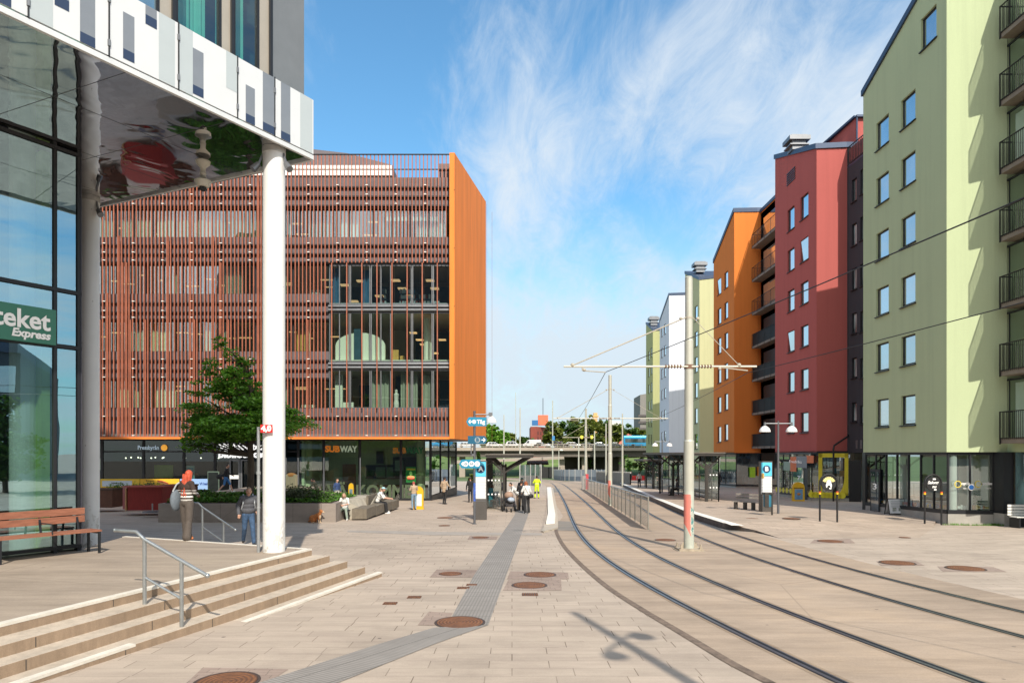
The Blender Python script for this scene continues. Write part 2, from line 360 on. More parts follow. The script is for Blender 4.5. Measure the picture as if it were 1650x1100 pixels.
r1 = smooth(catmull(r1, 10)); r3 = smooth(catmull(r3, 10))
tb = MB()     # concrete bed of the tracks
edge_px = [(1260,1111),(1238,1098.8),(1175,1066),(1102,1022),(1029.7,978.8),(976.4,943.6),(932.7,906),(908.5,879.4),(897.6,860),(895,848)]
edge = gpl(edge_px); edge = [edge[0]+(edge[0]-edge[1])*10]+edge
edge = catmull(edge, 8)
far_l = [Vector((2.55,34,0)), Vector((2.9,45,0)), Vector((4.2,80,0)), Vector((4.8,100,0)), Vector((3.2,130,0)), Vector((-8,170,0))]
left = edge+far_l
right = offset(r3, 2.45)
# triangulated strip by matching fractions
def resamp_n(pts, n):
    L = [0]
    for a, b in zip(pts, pts[1:]): L.append(L[-1]+(b-a).length)
    out = []
    for k in range(n):
        t = L[-1]*k/(n-1); j = 0
        while j < len(L)-2 and L[j+1] < t: j += 1
        out.append(pts[j].lerp(pts[j+1], (t-L[j])/max(1e-6, L[j+1]-L[j])))
    return out
mid = offset(r1, 2.9)
def strip(mb, A, B, up, mi=None):
    n = 160; a = resamp_n(A, n); b = resamp_n(B, n)
    mb.add([(p.x,p.y,gz(p.y)+up) for p in a]+[(p.x,p.y,gz(p.y)+up) for p in b], [(i,i+n,i+n+1,i+1) for i in range(n-1)], mi)
strip(tb, left, mid, .004); strip(tb, mid, right, .004)
struct(tb.build('track_bed', TRK))
eb = MB(); ribbon(eb, edge, .13, .008); EDGE = mat('granite_setts_mossy', (.17,.125,.095), .9, var=.45, scale=9)
struct(eb.build('paving_edge', EDGE))
RS = mat('rail_steel', (.24,.25,.27), .38, .85, var=.15); RG = mat('rail_groove', (.012,.013,.018), .7, var=0); RB = mat('rail_rubber', (.035,.035,.04), .6, var=.2)
STN_ = conc_mat('rail_side_stain', (.33,.25,.18), (.40,.30,.21))
def rail(c):
    m = MB(); ribbon(m, c, .27, .006, 3); ribbon(m, c, .155, .008, 0); ribbon(m, c, .052, .013, 1, side=-.032); ribbon(m, c, .045, .012, 2, side=.022); ribbon(m, c, .022, .013, 1, side=.058)
    return m
for c, sgn, l in ((r1,0,'left'), (r1,1.475,''), (r3,0,''), (r3,1.475,'')):
    q = offset(c, sgn) if sgn else c
    o = struct(rail(q).build('tram_rail', [RB, RS, RG, STN_]))
# ---- dark asphalt patches between bed and kerb, joints
PATCH = conc_mat('grey_patch', (.27,.245,.215), (.30,.265,.225))
pm = MB()
for q in ([(897,854),(897,839),(924,840),(930,855)], [(889,793),(889,786),(902,787),(903,793)]):
    pm.add([tuple(GP(a,b,.007)) for a, b in q], [(0,1,2,3)])
pm.add([tuple(GP(a,b,.007)) for a, b in [(1122,842),(1150,838),(1218,851),(1216,857),(1165,857)]], [(0,1,2,3,4)])
struct(pm.build('track_patch', PATCH))
# ---- tactile guide strip in grey ribbed stone
TAC, nt, b = nmat('tactile_stone'); v = coords(nt); b.inputs['Roughness'].default_value = .8
def _tac(ang):
    m, nt, b = nmat('tactile_stone_%d' % int(ang*100)); tcx = nt.nodes.new('ShaderNodeTexCoord'); mp = nt.nodes.new('ShaderNodeMapping'); mp.inputs['Rotation'].default_value = (0,0,ang)
    lk(nt, tcx.outputs['Object'], mp.inputs[0]); s = nt.nodes.new('ShaderNodeSeparateXYZ'); lk(nt, mp.outputs[0], s.inputs[0]); b.inputs['Roughness'].default_value = .8
    rib = math_(nt, 'GREATER_THAN', math_(nt, 'FRACT', math_(nt, 'MULTIPLY', s.outputs[0], 18)), .6)
    n = noise(nt, mp.outputs[0], 1.5, 6, .7)
    c = mixc(nt, ramp(nt, n, [(.3, (.255,.235,.215)), (.7, (.33,.305,.28))]), (.19,.175,.16), math_(nt, 'MULTIPLY', rib, .6))
    jt = math_(nt, 'LESS_THAN', math_(nt, 'FRACT', math_(nt, 'MULTIPLY', s.outputs[1], 2.4)), .03); c = mixc(nt, c, (.13,.12,.11), jt)
    lk(nt, c, b.inputs['Base Color']); b.inputs['Specular IOR Level'].default_value = .2; return m
t1 = MB(); t1.add([tuple(GP(a,b,.006)) for a, b in [(722,1005),(787,1006.5),(851,830),(853,792),(838,792),(829,830),(764,926)]], [(0,1,2,3,4,5,6)])
struct(t1.build('guide_strip', _tac(.05)))
t2 = MB(); t2.add([tuple(GP(a,b,.0075)) for a, b in [(380,1112),(421,1099),(610,1037.6),(700,1011),(787,1006.7),(700,1037.6),(545,1100),(515,1112)]], [(0,7,6,5,4,3,2,1)])
struct(t2.build('guide_strip', _tac(-.98)))
t3 = MB(); t3.add([tuple(GP(a,b,.20)) for a, b in [(1170,826),(1197,826),(1290,858),(1318,864),(1250,864),(1226,852)]], [(0,1,2,3,4,5)])
# thin grey band crossing the plaza
cb_ = MB(); cb_.add([tuple(GP(a,b,.005)) for a, b in [(560,854),(560,857),(700,862),(815,862),(873,862),(873,858.5),(815,858)]], [(0,1,2,3,4,5,6)])
struct(cb_.build('paving_band', mat('paving_band', (.36,.32,.28), .85)))
# ---- right tram platform: raised slab with kerb, ramping down towards us
kt = [(1205,865),(1167,857)]
kerb = [Vector((GP(1255,866).x, GP(1255,866).y, 0)), None]
def PPL(px, py, up):   # point at ground + up
    y = (CAMZ-up)*F/(py-755.0); return Vector(((px-CX)/F*y, y, gz(y)+up))
K = [PPL(1255,866,.006), PPL(1218,854,.085), PPL(1165,842,.24), PPL(1104,823,.26), PPL(1047,799.5,.28), PPL(1008,782,.30), PPL(985,772.5,.30)]
R_ = [PPL(1480,866,.002), PPL(1500,853,.002), Vector((20,32,gz(32)+.12)), Vector((22,40,gz(40)+.2)), Vector((26,55,gz(55)+.25)), Vector((31,85,gz(85)+.3)), Vector((38,130,gz(130)+.3))]
pl = MB(); n = len(K)
for i in range(n-1):
    pl.quad(K[i], R_[i], R_[i+1], K[i+1], mi=0)
    a, b2 = K[i], K[i+1]; pl.quad((a.x,a.y,gz(a.y)-.05), a, b2, (b2.x,b2.y,gz(b2.y)-.05), mi=1)
KERB = mat('kerb_stone', (.13,.11,.10), .8, var=.3)
PAV2 = plaza_mat('platform_paving', (.49,.395,.31), .5, .35)
struct(pl.build('tram_platform', [PAV2, KERB]))
WST = mat('white_stone', (.80,.77,.70), .7, var=.06, scale=4)
wb = MB()
for i in range(2, n-1):
    a, b2 = K[i], K[i+1]; d = Vector((1,0,0))*(.42 if i > 1 else .3)
    wb.quad(a+Vector((0,0,.006)), a+d+Vector((0,0,.006)), b2+d+Vector((0,0,.006)), b2+Vector((0,0,.006)))
a = K[2]; wb.quad(a+Vector((.05,0,.007)), a+Vector((.05,-.9,.0)), a+Vector((.5,-1.0,.0)), a+Vector((.42,0,.007)))
struct(wb.build('platform_edge', WST))
# ---- left platform nose: white stone tongue with a kerb
L_ = [GP(880,844,.10), GP(894,844,.10), GP(895,833,.10), GP(892,815,.10), GP(888,786,.10), GP(881.5,786,.10), GP(882.5,815,.10), GP(883,830,.10)]
lp = MB(); lp.prism([(p.x,p.y) for p in L_], [gz(p.y)-.1 for p in L_], [gz(p.y)+.12 for p in L_], mi=0)
struct(lp.build('platform_edge', [WST]))
K2 = [GP(899,852), GP(899,836), GP(896.5,815), GP(891,786), GP(888,786), GP(892,815), GP(895,834), GP(894,845), GP(878,847), GP(872,857), GP(876,858)]
k2 = MB(); k2.prism([(p.x,p.y) for p in K2], [gz(p.y)-.1 for p in K2], [gz(p.y)+.06 for p in K2])
struct(k2.build('platform_kerb', mat('pale_kerb', (.47,.41,.33), .8)))
# ================================================================ raised terrace with steps
ZT = .32; RI = .14
CONC = conc_mat('terrace_concrete', (.39,.32,.255), (.43,.355,.275))
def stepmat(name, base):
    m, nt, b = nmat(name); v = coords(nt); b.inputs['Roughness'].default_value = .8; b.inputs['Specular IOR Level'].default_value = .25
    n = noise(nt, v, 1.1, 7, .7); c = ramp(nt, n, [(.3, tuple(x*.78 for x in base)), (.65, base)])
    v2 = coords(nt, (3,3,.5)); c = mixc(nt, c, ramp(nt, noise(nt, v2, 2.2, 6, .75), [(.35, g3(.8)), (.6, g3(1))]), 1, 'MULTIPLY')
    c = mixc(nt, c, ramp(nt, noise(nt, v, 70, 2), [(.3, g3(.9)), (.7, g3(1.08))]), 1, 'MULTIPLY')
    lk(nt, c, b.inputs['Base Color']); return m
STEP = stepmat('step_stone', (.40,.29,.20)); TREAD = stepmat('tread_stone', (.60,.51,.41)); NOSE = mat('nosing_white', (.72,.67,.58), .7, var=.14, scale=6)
c0 = ZP(502.4,883.6,ZT); e0 = ZP(0,1006,ZT); dS = (e0-c0); dS.z = 0; dS.normalize()          # along the steps, towards us
cB = ZP(203.6,863.5,ZT); dB = (cB-c0); dB.z = 0; dB.normalize()                               # back edge, parallel to the building
Gp = ZP(130,886,ZT); dA = Vector((-.524,-.852,0))                                            # glass line
corners = [c0, ZP(531.5,894.5,ZT-RI), ZP(560,903.5,ZT-2*RI), ZP(588.5,912.7,ZT-3*RI), ZP(615.6,921,ZT-4*RI)]
nS = Vector((-dS.y, dS.x, 0)); nS = nS if nS.x > 0 else -nS
ter = MB()
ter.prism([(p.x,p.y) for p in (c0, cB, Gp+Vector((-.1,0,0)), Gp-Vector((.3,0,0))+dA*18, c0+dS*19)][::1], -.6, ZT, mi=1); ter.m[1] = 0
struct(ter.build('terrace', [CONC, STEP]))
for k in range(1, 5):
    z = ZT-k*RI; a = corners[k]; b_ = corners[k-1]
    m = MB()
    back = c0+dB*.0
    pB = corners[k]-nS*((corners[k]-corners[k-1]).dot(nS)+.02)
    q_ = [(p.x,p.y) for p in (a, pB, pB+dS*20, a+dS*20)]
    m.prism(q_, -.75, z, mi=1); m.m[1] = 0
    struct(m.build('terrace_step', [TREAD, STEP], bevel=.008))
# white stone nosings: terrace front and back, 4th and 5th tread
ns = MB()
def nose(a, b_, w_, z, h=.02, side=None):
    s = side; ns.prism([(p.x,p.y) for p in (a, b_, b_-s*w_, a-s*w_)], z-.03, z+.005)
nose(c0+dS*-.0+nS*.004, c0+dS*19+nS*.004, .13, ZT, side=nS)
nB = Vector((-dB.y, dB.x, 0)); nB = nB if nB.y > 0 else -nB
nose(c0+nB*.004+dB*.14, cB+nB*.004, .12, ZT, side=nB)
nose(corners[3]+nS*.004+dS*6.2, corners[3]+nS*.004+dS*19, .11, ZT-3*RI, side=nS)
nose(corners[4]+nS*.004, corners[4]+nS*.004+dS*4.6, .11, ZT-4*RI, side=nS)
struct(ns.build('step_nosing', NOSE))
jn = MB(); JD = mat('joint_dark', (.10,.085,.07), .9, var=0)
def riser_joint(px, py, k):
    z = ZT-k*RI; p = ZP(px, py, z); a = corners[k]; t = (p-a).dot(dS); q = a+dS*t+nS*.003
    jn.prism([(q.x,q.y),(q.x+dS.x*.012,q.y+dS.y*.012),(q.x+dS.x*.012-nS.x*.01,q.y+dS.y*.012-nS.y*.01),(q.x-nS.x*.01,q.y-nS.y*.01)], z-RI+.01, z-.012)
for a in ((454,897,0),(206,963,0),(399,954,2),(262,1000,2),(80,1026,1),(320,971,1),(60,1062,2),(445,960,3),(340,995,3),(180,1040,3)): riser_joint(*a)
struct(jn.build('step_joint', JD))
# ================================================================ manhole covers, gullies and sett patches
MH, nt, b = nmat('rusty_iron'); v = coords(nt); b.inputs['Roughness'].default_value = .7; b.inputs['Metallic'].default_value = .25
n = noise(nt, v, 5, 6, .7); c = ramp(nt, n, [(.3, (.15,.07,.04)), (.55, (.27,.115,.05)), (.75, (.34,.15,.07))])
wv = nt.nodes.new('ShaderNodeTexWave'); wv.wave_type = 'RINGS'; wv.rings_direction = 'Z'; wv.inputs['Scale'].default_value = 6; lk(nt, v, wv.inputs['Vector'])
wv.inputs['Distortion'].default_value = .5
lk(nt, mixc(nt, c, (.10,.05,.035), math_(nt, 'MULTIPLY', math_(nt, 'LESS_THAN', wv.outputs['Fac'], .38), .6)), b.inputs['Base Color'])
bump(nt, b, wv.outputs['Fac'], .8, .01)
MHR = mat('iron_frame', (.09,.065,.055), .6, .4); SETT = plaza_mat('small_setts', (.37,.285,.235), .21, .105, (.2,.16,.13))
covers = [((741,1003),82,'large rusty manhole cover where the grey guide strip bends',[(673,1007),(691,985),(729,987),(722,1005),(757,1009)]),
 ((853,943),58,'rusty manhole cover right of the guide strip, nearer of the two',[(810,951),(819,934),(904,933),(905,951)]),
 ((870,926),53,'rusty manhole cover right of the guide strip, farther of the two',[(817,933),(822,920),(915,922),(917,933)]),
 ((726,924.5),38,'rusty manhole cover just left of the guide strip',[(692,930),(704,917),(772,918),(768,930)]),
 ((774,866),28,'small rusty cover near the foot of the signpost',[(753,869),(757,863),(802,864),(800,869)]),
 ((716,846.7),19,'thin rusty cover on the plaza left of the signpost',None),
 ((717,834),26,'flat cover on the plaza behind the signpost shadow',None),
 ((365,1099),104,'large rusty manhole cover at the near left of the plaza',[(292,1108),(327,1075),(465,1078),(430,1100),(420,1108)]),
 ((1446,907),54,'rusty cover in the right paving, nearest to the second track',[(1420,911),(1412,904),(1475,903),(1490,911)]),
 ((1556,916),58,'rusty cover in the right paving closest to the picture edge',[(1520,921),(1510,912),(1600,913),(1622,921)]),
 ((1338,872),40,'rusty cover in the right paving, farther than the pair by the track',[(1305,875),(1312,869),(1370,868),(1378,875)]),
 ((1072,870),34,'reddish cover in the track concrete beside the tall pole',None),
 ((1204,855),26,'small cover in the grey patch below the right platform',None),
 ((1275,838),28,'dark cover beside the double street lamp',None),
 ((1458,866),17,'small dark gully in the right paving before the green building',None),
 ((1212,838),22,'dark cover on the right platform before the bench',None)]
for (p, wpx, lab, patch) in covers:
    c = GP(*p); r = wpx/F*c.y/2; up = .0
    if p in ((1275,838),(1212,838)): c = PPL(p[0],p[1],.16); r = wpx/F*c.y/2; up = .07 if p[0] > 1250 else .06
    if p == (1204,855): c = GP(*p)
    if p == (1458,866) or p == (1338,872): up = .0
    t = thing('manhole_cover', lab, 'manhole cover', (c.x,c.y,c.z+up), group='iron covers in the paving')
    m = MB(); m.lathe((0,0,0), [(r*.9,.010),(r*.9,.016),(0,.016)], 32); m.build('lid', MH, t)
    m = MB(); m.lathe((0,0,0), [(r,.0),(r,.013),(r*.91,.013),(r*.91,.006)], 32); m.build('frame', MHR, t)
    if patch:
        s = MB(); s.add([tuple(GP(a,b_,.0045)) for a, b_ in patch], [tuple(range(len(patch)))]); struct(s.build('sett_patch', SETT))
grates = [((667.5,962),22,1.0),((628.5,972),22,1.0),((746.5,947),20,1.0),((760,942),17,1.0),((854,957.6),26,1.0),((488,965),28,1.3)]
gl = ['square gully grate on the plaza, second from the steps','square gully grate on the plaza nearest the steps','narrow gully grate at the left edge of the guide strip, nearer one',
 'narrow gully grate at the left edge of the guide strip, farther one','rusty gully grate in a setts frame right of the guide strip','rusty gully grate at the foot of the lowest step']
for (p, wpx, k), lab in zip(grates, gl):
    c = GP(*p); s = wpx/F*c.y/2; t = thing('gully_grate', lab, 'gully grate', (c.x,c.y,c.z), group='gully grates')
    m = MB(); m.box(-s,s,-s*.8,s*.8,-.01,.006); m.build('frame', MHR, t)
    m = MB()
    for i in range(7): x = -s*.85+i*s*1.7/6; m.box(x-.012,x+.012,-s*.7,s*.7,.006,.014)
    m.build('bars', MH, t)
# faint paving strip running across towards the lamp on the right
# ================================================================ library building with the rust-coloured slats (front faces us)
LY = 48.0                                   # distance of the cladding plane
def LX(px, y=LY): return (px-CX)/F*y
def LZ(py, y=LY): return CAMZ-(py-HY)/F*y
LGB = LY+2.7                                # plane of the shop glass below
x_r = LX(733); x_l = -42.0; z_b = LZ(706); gl_ = gz(LGB)
lib = thing('library_building', 'brown library building with rust red slats and an orange end wall behind the tree', 'building', (0,LY,gz(LY)))
BROWN = mat('slat_rust', (.38,.125,.072), .6, .1, var=.22, scale=1.2, spec=.35)
BAND = mat('band_panel', (.135,.115,.125), .55, .2, var=.12, scale=.6)
DARK = mat('dark_frame', (.022,.024,.028), .45, .3, var=.1)
ORNG = mat('corten_orange', (.76,.225,.038), .7, 0, var=.13, scale=1.1, stretch=(1,1,.12), spec=.3)
LGL = glass('library_glass', (.78,.92,.86), .20, .8, wav=.02)
LGT = glass('library_glass_upper', (.66,.84,.88), .30, .9, wav=.02)
SOFF = mat('soffit_grey', (.16,.15,.14), .7)
CREAM = mat('cream_curtain', (.68,.62,.42), .9, var=.06); GREY = mat('grey_curtain', (.40,.42,.34), .9, var=.06)
WHT = mat('white_paint', (.78,.77,.72), .6, var=.04); INT = mat('room_wall', (.52,.53,.46), .9, var=.05); INTD = mat('room_dark', (.05,.055,.06), .9, var=.1)
WOODI = mat('room_wood', (.36,.18,.06), .7, var=.2); BLUEC = mat('blue_curtain', (.10,.24,.36), .9, var=.1)
LIT = mat('room_lamp', (.95,.55,.25), .5, var=0, emit=.9)
BLK = mat('matt_black', (.012,.012,.013), .6, var=0); METG = mat('grey_metal', (.20,.21,.225), .45, .6, var=.1)
py_w = [(333,379.5),(423,471.7),(515,565),(611,657)]          # window strips, top to bottom
yw = LY+.55
# floors, inner walls
m = MB()
for i, (a, b) in enumerate(py_w): m.box(x_l, x_r-.6, yw+.15, yw+9, LZ(b)-.95, LZ(b)-.55)
m.box(x_l, x_r-.6, yw+.15, yw+9, LZ(300)-.3, LZ(300))
m.box(x_l, x_r-.25, yw+8.8, yw+9, z_b+.3, LZ(300)); m.box(x_l, x_l+.2, yw+.1, yw+9, z_b+.3, LZ(300)); m.build('inner_wall', INT, lib, world=True)
# dark panel bands with ledges
bands = [(283,333),(379.5,423),(471.7,515),(565,611),(657,705)]
ledges = [300,315,330,393.5,408,421,487,502,513,580,595,609,672,703]
m = MB()
for j, (a, b) in enumerate(bands):
    full = j in (0,1,4)
    m.box(x_l, x_r-.02 if full else LX(528), yw-.22, yw+.1, LZ(b), LZ(a))
m.build('wall', BAND, lib, world=True)
for yv in ledges:
    m = MB()
    full = yv < 430 or yv > 660
    xr = x_r-.03 if full else LX(528); m.box(x_l, xr, yw-.42, yw-.2, LZ(yv)-.05, LZ(yv)+.05)
    m.build('ledge', [DARK, WHT], lib, world=True)
# side and back walls
far = RL(783, (x_r,LY), (.13,1)); zr1 = CAMZ+(HY-325)/F*far.y; zr0 = LZ(249.5)
m = MB(); m.prism([(x_r,LY-.35),(far.x,far.y),(far.x-.35,far.y),(x_r-.35,LY-.35)], [z_b-.03]*4, [zr0,zr1,zr1,zr0])
m.box(x_l, x_r-.35, LY-.3, LY+.2, z_b-.06, z_b+.08, mi=0)
m.build('end_wall', ORNG, lib, world=True)
m = MB()     # panel joints and flange steps of the orange wall
dw = Vector((far.x-x_r, far.y-LY, 0)).normalized(); nw = Vector((dw.y,-dw.x,0))
for k, t in enumerate([1.1,2.3,3.5,5.6,8,10.5,13.5,16.5]):
    p = Vector((x_r,LY,0))+dw*t+nw*.003; zt = zr0+(zr1-zr0)*t/((far-Vector((x_r,LY))).length)
    m.beam((p.x,p.y,z_b+.1),(p.x,p.y,zt-.1), .02, .004)
for yv in (309,402,495,588): p = Vector((x_r,LY-.35,LZ(yv))); m.box(x_r-.05, x_r+.012, LY-.37, LY+.5, p.z-.02, p.z+.02)
for a in ((1.6,LZ(430)),(2.0,LZ(441)),(2.2,LZ(445))): p = Vector((x_r,LY,0))+dw*a[0]+nw*.01; m.box(p.x-.02,p.x+.02,p.y-.06,p.y+.06,a[1]-.22,a[1]+.12)
m.build('panel_joint', mat('joint_brown', (.20,.065,.02), .8, var=0), lib, world=True)
m = MB(); m.prism([(x_l,LY),(x_r-.35,LY),(far.x-.35,far.y),(x_l,far.y)], z_b-.0, z_b+.3); m.build('soffit', SOFF, lib, world=True)
m = MB(); m.prism([(x_l,yw),(x_r-.4,yw),(far.x-.4,far.y),(x_l,far.y)], LZ(292), LZ(284)); 
m.box(x_r-1.2, x_r-.4, LY+.8, LY+3, LZ(284), LZ(256)); m.box(x_l, LX(640), LY+9, LY+9.3, LZ(284), LZ(262), mi=0)
m.build('roof', BAND, lib, world=True)
m = MB(); rp = [(LX(500,57),LZ(240,57)),(LX(560,57),LZ(247,57)),(LX(632,57),LZ(266,57)),(LX(632,57),LZ(283,57)),(LX(300,57),LZ(283,57)),(LX(300,57),LZ(226,57))]
m.ext(rp, (0,57,0), (1,0,0), (0,0,1), (0,8,0)); m.build('roof_dome', BAND, lib, world=True)
m = MB(); m.box(LX(380,55), LX(632,55), 54.8, 55, LZ(284,55), LZ(268,55)); m.build('roof_screen', WHT, lib, world=True)
# slats
ztop = LZ(249.5)
m = MB(); px = 731.5; k = 0
def slat(mb, px, za, zb, wd=.058):
    x = LX(px); mb.box(x-wd/2, x+wd/2, LY-.05, LY+.05, za, zb)
rnd = random.Random(3)
for k in range(175):
    px = 731.0-k*6.08+rnd.uniform(-.25,.25)
    if LX(px) < x_l: break
    gap = rnd.random() < .06 and px < 520
    if px > 529: slat(m, px, LZ(423.5), ztop)
    else:
        zt = ztop if px > 505 or True else ztop
        slat(m, px, z_b, zt)
        if rnd.random() < .3: slat(m, px+2.2, z_b, LZ(rnd.choice([283,380,423,472,515])), .05)
for yv in ledges:      # pale fixing clips of the slats
    cp = MB()
    for k in range(30):
        xx = LX(733-k*47)
        if xx < (x_r-.03 if yv < 430 or yv > 660 else LX(528)): cp.box(xx-.12, xx+.04, LY-.06, LY+.12, LZ(yv)+.05, LZ(yv)+.10)
    cp.build('fixing_clip', WHT, lib, world=True)
m.build('slat_screen', [BROWN, WHT], lib, world=True)
m = MB()
for k in range(34): slat(m, 731-k*6.3+.0, z_b, LZ(657))
for k in range(9):
    px = 731.0-k*24.3; slat(m, px-(2 if k else 0), LZ(657), LZ(423.5), .062)
m.build('slat_screen', BROWN, lib, world=True)
m = MB(); m.box(x_l, x_r-.35, LY-.1, LY+.0, ztop-.03, ztop+.03); m.box(x_l, x_r-.35, LY-.13,LY-.02, z_b, z_b+.13, mi=1); m.box(x_l, LX(733)-.36, LY+.7, LY+.74, LZ(267), LZ(265.5))
m.build('top_rail', [DARK, BROWN], lib, world=True)
# windows of the slatted part, each a frame with a pane
def window(par, x0, x1, z0, z1, y, nm, pane, muls=()):
    f = MB(); t = .06
    f.box(x0,x1,y,y+.1,z0,z0+t); f.box(x0,x1,y,y+.1,z1-t,z1); f.box(x0,x0+t,y+.001,y+.1,z0+t,z1-t); f.box(x1-t,x1,y+.001,y+.1,z0+t,z1-t)
    for mx in muls: f.box(mx-t/2,mx+t/2,y+.002,y+.09,z0+t,z1-t)
    fo = f.build('window', nm, par, world=True)
    p = MB(); p.quad((x0+t,y+.05,z0+t),(x1-t,y+.05,z0+t),(x1-t,y+.05,z1-t),(x0+t,y+.05,z1-t))
    po = p.build('pane', pane, None); po.parent = fo; po.data.transform(pmat(par).inverted()) if fo.parent else None
    return fo
def curtain(mb, x0, x1, z0, z1, y, amp=.06, per=.22, mi=0):
    n = max(4, int((x1-x0)/per*6)); V = []
    for i in range(n+1):
        x = x0+(x1-x0)*i/n; yy = y+amp*math.sin(2*PI*(x-x0)/per); V += [(x,yy,z0),(x,yy,z1)]
    mb.add(V, [(2*i,2*i+2,2*i+3,2*i+1) for i in range(n)], mi)
cu_ = MB(); cg = MB(); lm = MB(); cw = MB(); bks = MB()
for r, (a, b) in enumerate(py_w):
    z1, z0 = LZ(a), LZ(b)
    k = 0; pxr = 733-14 if r == 0 else 528
    while LX(pxr) > x_l+2.7:
        x1 = LX(pxr); x0 = LX(pxr-60)
        if pxr > 20: window(lib, x0, x1, z0, z1, yw, DARK, LGT if r < 2 else LGL, (x0+(x1-x0)*rnd.choice((.35,.5,.62)),))
        tgt = cu_ if r != 1 else cg
        q = rnd.random()
        if r == 0 and pxr < 430 and q < .9: curtain(cu_, x0+.1, x1-.1, z0, z1-rnd.choice((.1,.1,.5)), yw+.45)
        elif r == 0 and pxr > 430: curtain(cg if q < .5 else cw, x0+.1+rnd.uniform(0,.4), x1-rnd.uniform(.2,1.2), z0, z1-.1, yw+.6)
        elif q < .55:
            wd = rnd.choice((.35,.5,.9,1.4)); xs = rnd.uniform(x0+.1, x1-wd-.1); curtain(rnd.choice((cu_,cu_,cg)), xs, xs+wd, z0, z1-.15, yw+.4)
        if q > .3:
            for _ in range(2):
                xx = rnd.uniform(x0+.2,x1-.6); yy = yw+rnd.uniform(1.5,6); lm.box(xx,xx+rnd.uniform(.5,1.1),yy,yy+.2,z1-.24,z1-.18)
        if q > .6: xs = rnd.uniform(x0,x1-1); cw.box(xs,xs+rnd.uniform(.3,1),yw+1.5,yw+2,z0-.3,z0+rnd.uniform(.2,.9))
        pxr -= 60; k += 1
cw.box(LX(618),LX(705),yw+.2,yw+.3,LZ(350),LZ(338))
# the big glazed corner: three storeys
big = [(425,489),(502,582),(595,657)]
for (a, b) in big:
    z1, z0 = LZ(a), LZ(b)
    for k in range(6):
        x1 = LX(730-k*33.6)-.02; x0 = LX(730-(k+1)*33.6)+.02
        window(lib, x0, x1, z0, z1, yw-.25, METG, LGL if b > 500 else LGT, ((x0+x1)/2,) if k % 2 else ())
m = MB()
for a, b in ((489,501.5),(582,594.5)): m.box(LX(528), x_r-.4, yw-.15, yw+.2, LZ(b), LZ(a)); [m.cyl((LX(528),yw-.35,LZ(q)),(x_r-.36,yw-.35,LZ(q)), .1, n=8) for q in (a+3.5, b-3)]
m.box(LX(528), x_r-.4, yw-.2, yw+.1, LZ(425), LZ(422)); m.build('spandrel', METG, lib, world=True)
# interiors of the glazed corner
zf = [LZ(489),LZ(582),LZ(657)]
curtain(cw, 0,0.01,0,0.01,0) if False else None
blc = MB(); curtain(blc, LX(530), LX(541), zf[0], LZ(425), yw+.5); curtain(blc, LX(579), LX(592), zf[0], LZ(428), yw+.6, .05)
blc.build('curtain', BLUEC, lib, world=True)
BK = [mat('book_white', (.62,.64,.6), .8, var=.1), mat('book_red', (.35,.07,.06), .8, var=.2), mat('book_blue', (.10,.18,.25), .8, var=.2)]
for s0, s1, rows, top in ((600,612,4,452),(634,665,4,458),(667,702,3,462)):
    for q in range(rows):
        zz_ = zf[0]+.12+q*.42; x = LX(s0); bks.box(LX(s0), LX(s1), yw+2.1, yw+2.5, zz_-.06, zz_-.02, mi=2)
        while x < LX(s1)-.1:
            wd = rnd.uniform(.05,.14); bks.box(x, x+wd, yw+2.05, yw+2.3, zz_-.02, zz_+rnd.uniform(.2,.32), mi=rnd.choice((0,0,0,1,2))); x += wd+rnd.choice((0,0,.1))
bks.build('bookshelf', BK, lib, world=True)
for q in ((565,434),(625,433),(684,433),(636,447),(597,460),(649,460),(692,447),(553,469),(532+5,441)): lm.box(LX(q[0]-7),LX(q[0]+7),yw+2.5,yw+3.0,LZ(q[1])-.03,LZ(q[1])+.05)
for q in ((655,523),(683,523),(666,535),(705,535),(673,543),(725,543),(692,558)): lm.box(LX(q[0]-6),LX(q[0]+6),yw+2.5,yw+3.0,LZ(q[1])-.03,LZ(q[1])+.04)
lm.build('ceiling_lamp', LIT, lib, world=True)
cw.box(LX(530), LX(728), yw+.25, yw+1.0, zf[1]-.05, zf[1]+.22); cw.box(LX(541), LX(712), yw+.3, yw+1.0, zf[0]-.05, zf[0]+.12)
cw.cyl((LX(683),yw+2,zf[1]),(LX(683),yw+2,LZ(502)), .35, n=14); cw.box(LX(532),LX(544),yw+.8,yw+1.0,zf[2],LZ(600)); cw.box(LX(532),LX(560),yw+1.2,yw+1.4,zf[2],LZ(645))
# white vaulted wall on the middle floor
pol = [(LX(532),zf[1]+.2),(LX(614),zf[1]+.2)]+[(LX(573)+LX(614)*0+(LX(614)-LX(573))*math.cos(t), LZ(552)+(LZ(530)-LZ(552))*math.sin(t)) for t in [i*PI/14 for i in range(0,15)]]
cw.ext(pol, (0,yw+.9,0), (1,0,0), (0,0,1), (0,.3,0)); cw.build('room_fitting', mat('room_white',(.85,.86,.74),.8,var=.02), lib, world=True)
m = MB(); m.box(LX(563),LX(577),yw+.8,yw+.88,zf[1]+.2,LZ(524)); m.box(LX(550),LX(600),yw+5,yw+5.2,zf[2],LZ(608)); m.box(LX(628),LX(640),yw+2,yw+2.1,zf[2],LZ(600)); m.box(LX(700),LX(726),yw+3,yw+3.2,zf[2],LZ(603))
m.box(LX(645),LX(728),yw+7,yw+7.2,zf[1],LZ(505)); m.box(LX(532),LX(728),yw+6,yw+6.2,zf[0],LZ(426)); m.build('room_recess', mat('night_blue', (.03,.08,.12), .8, var=.2), lib, world=True)
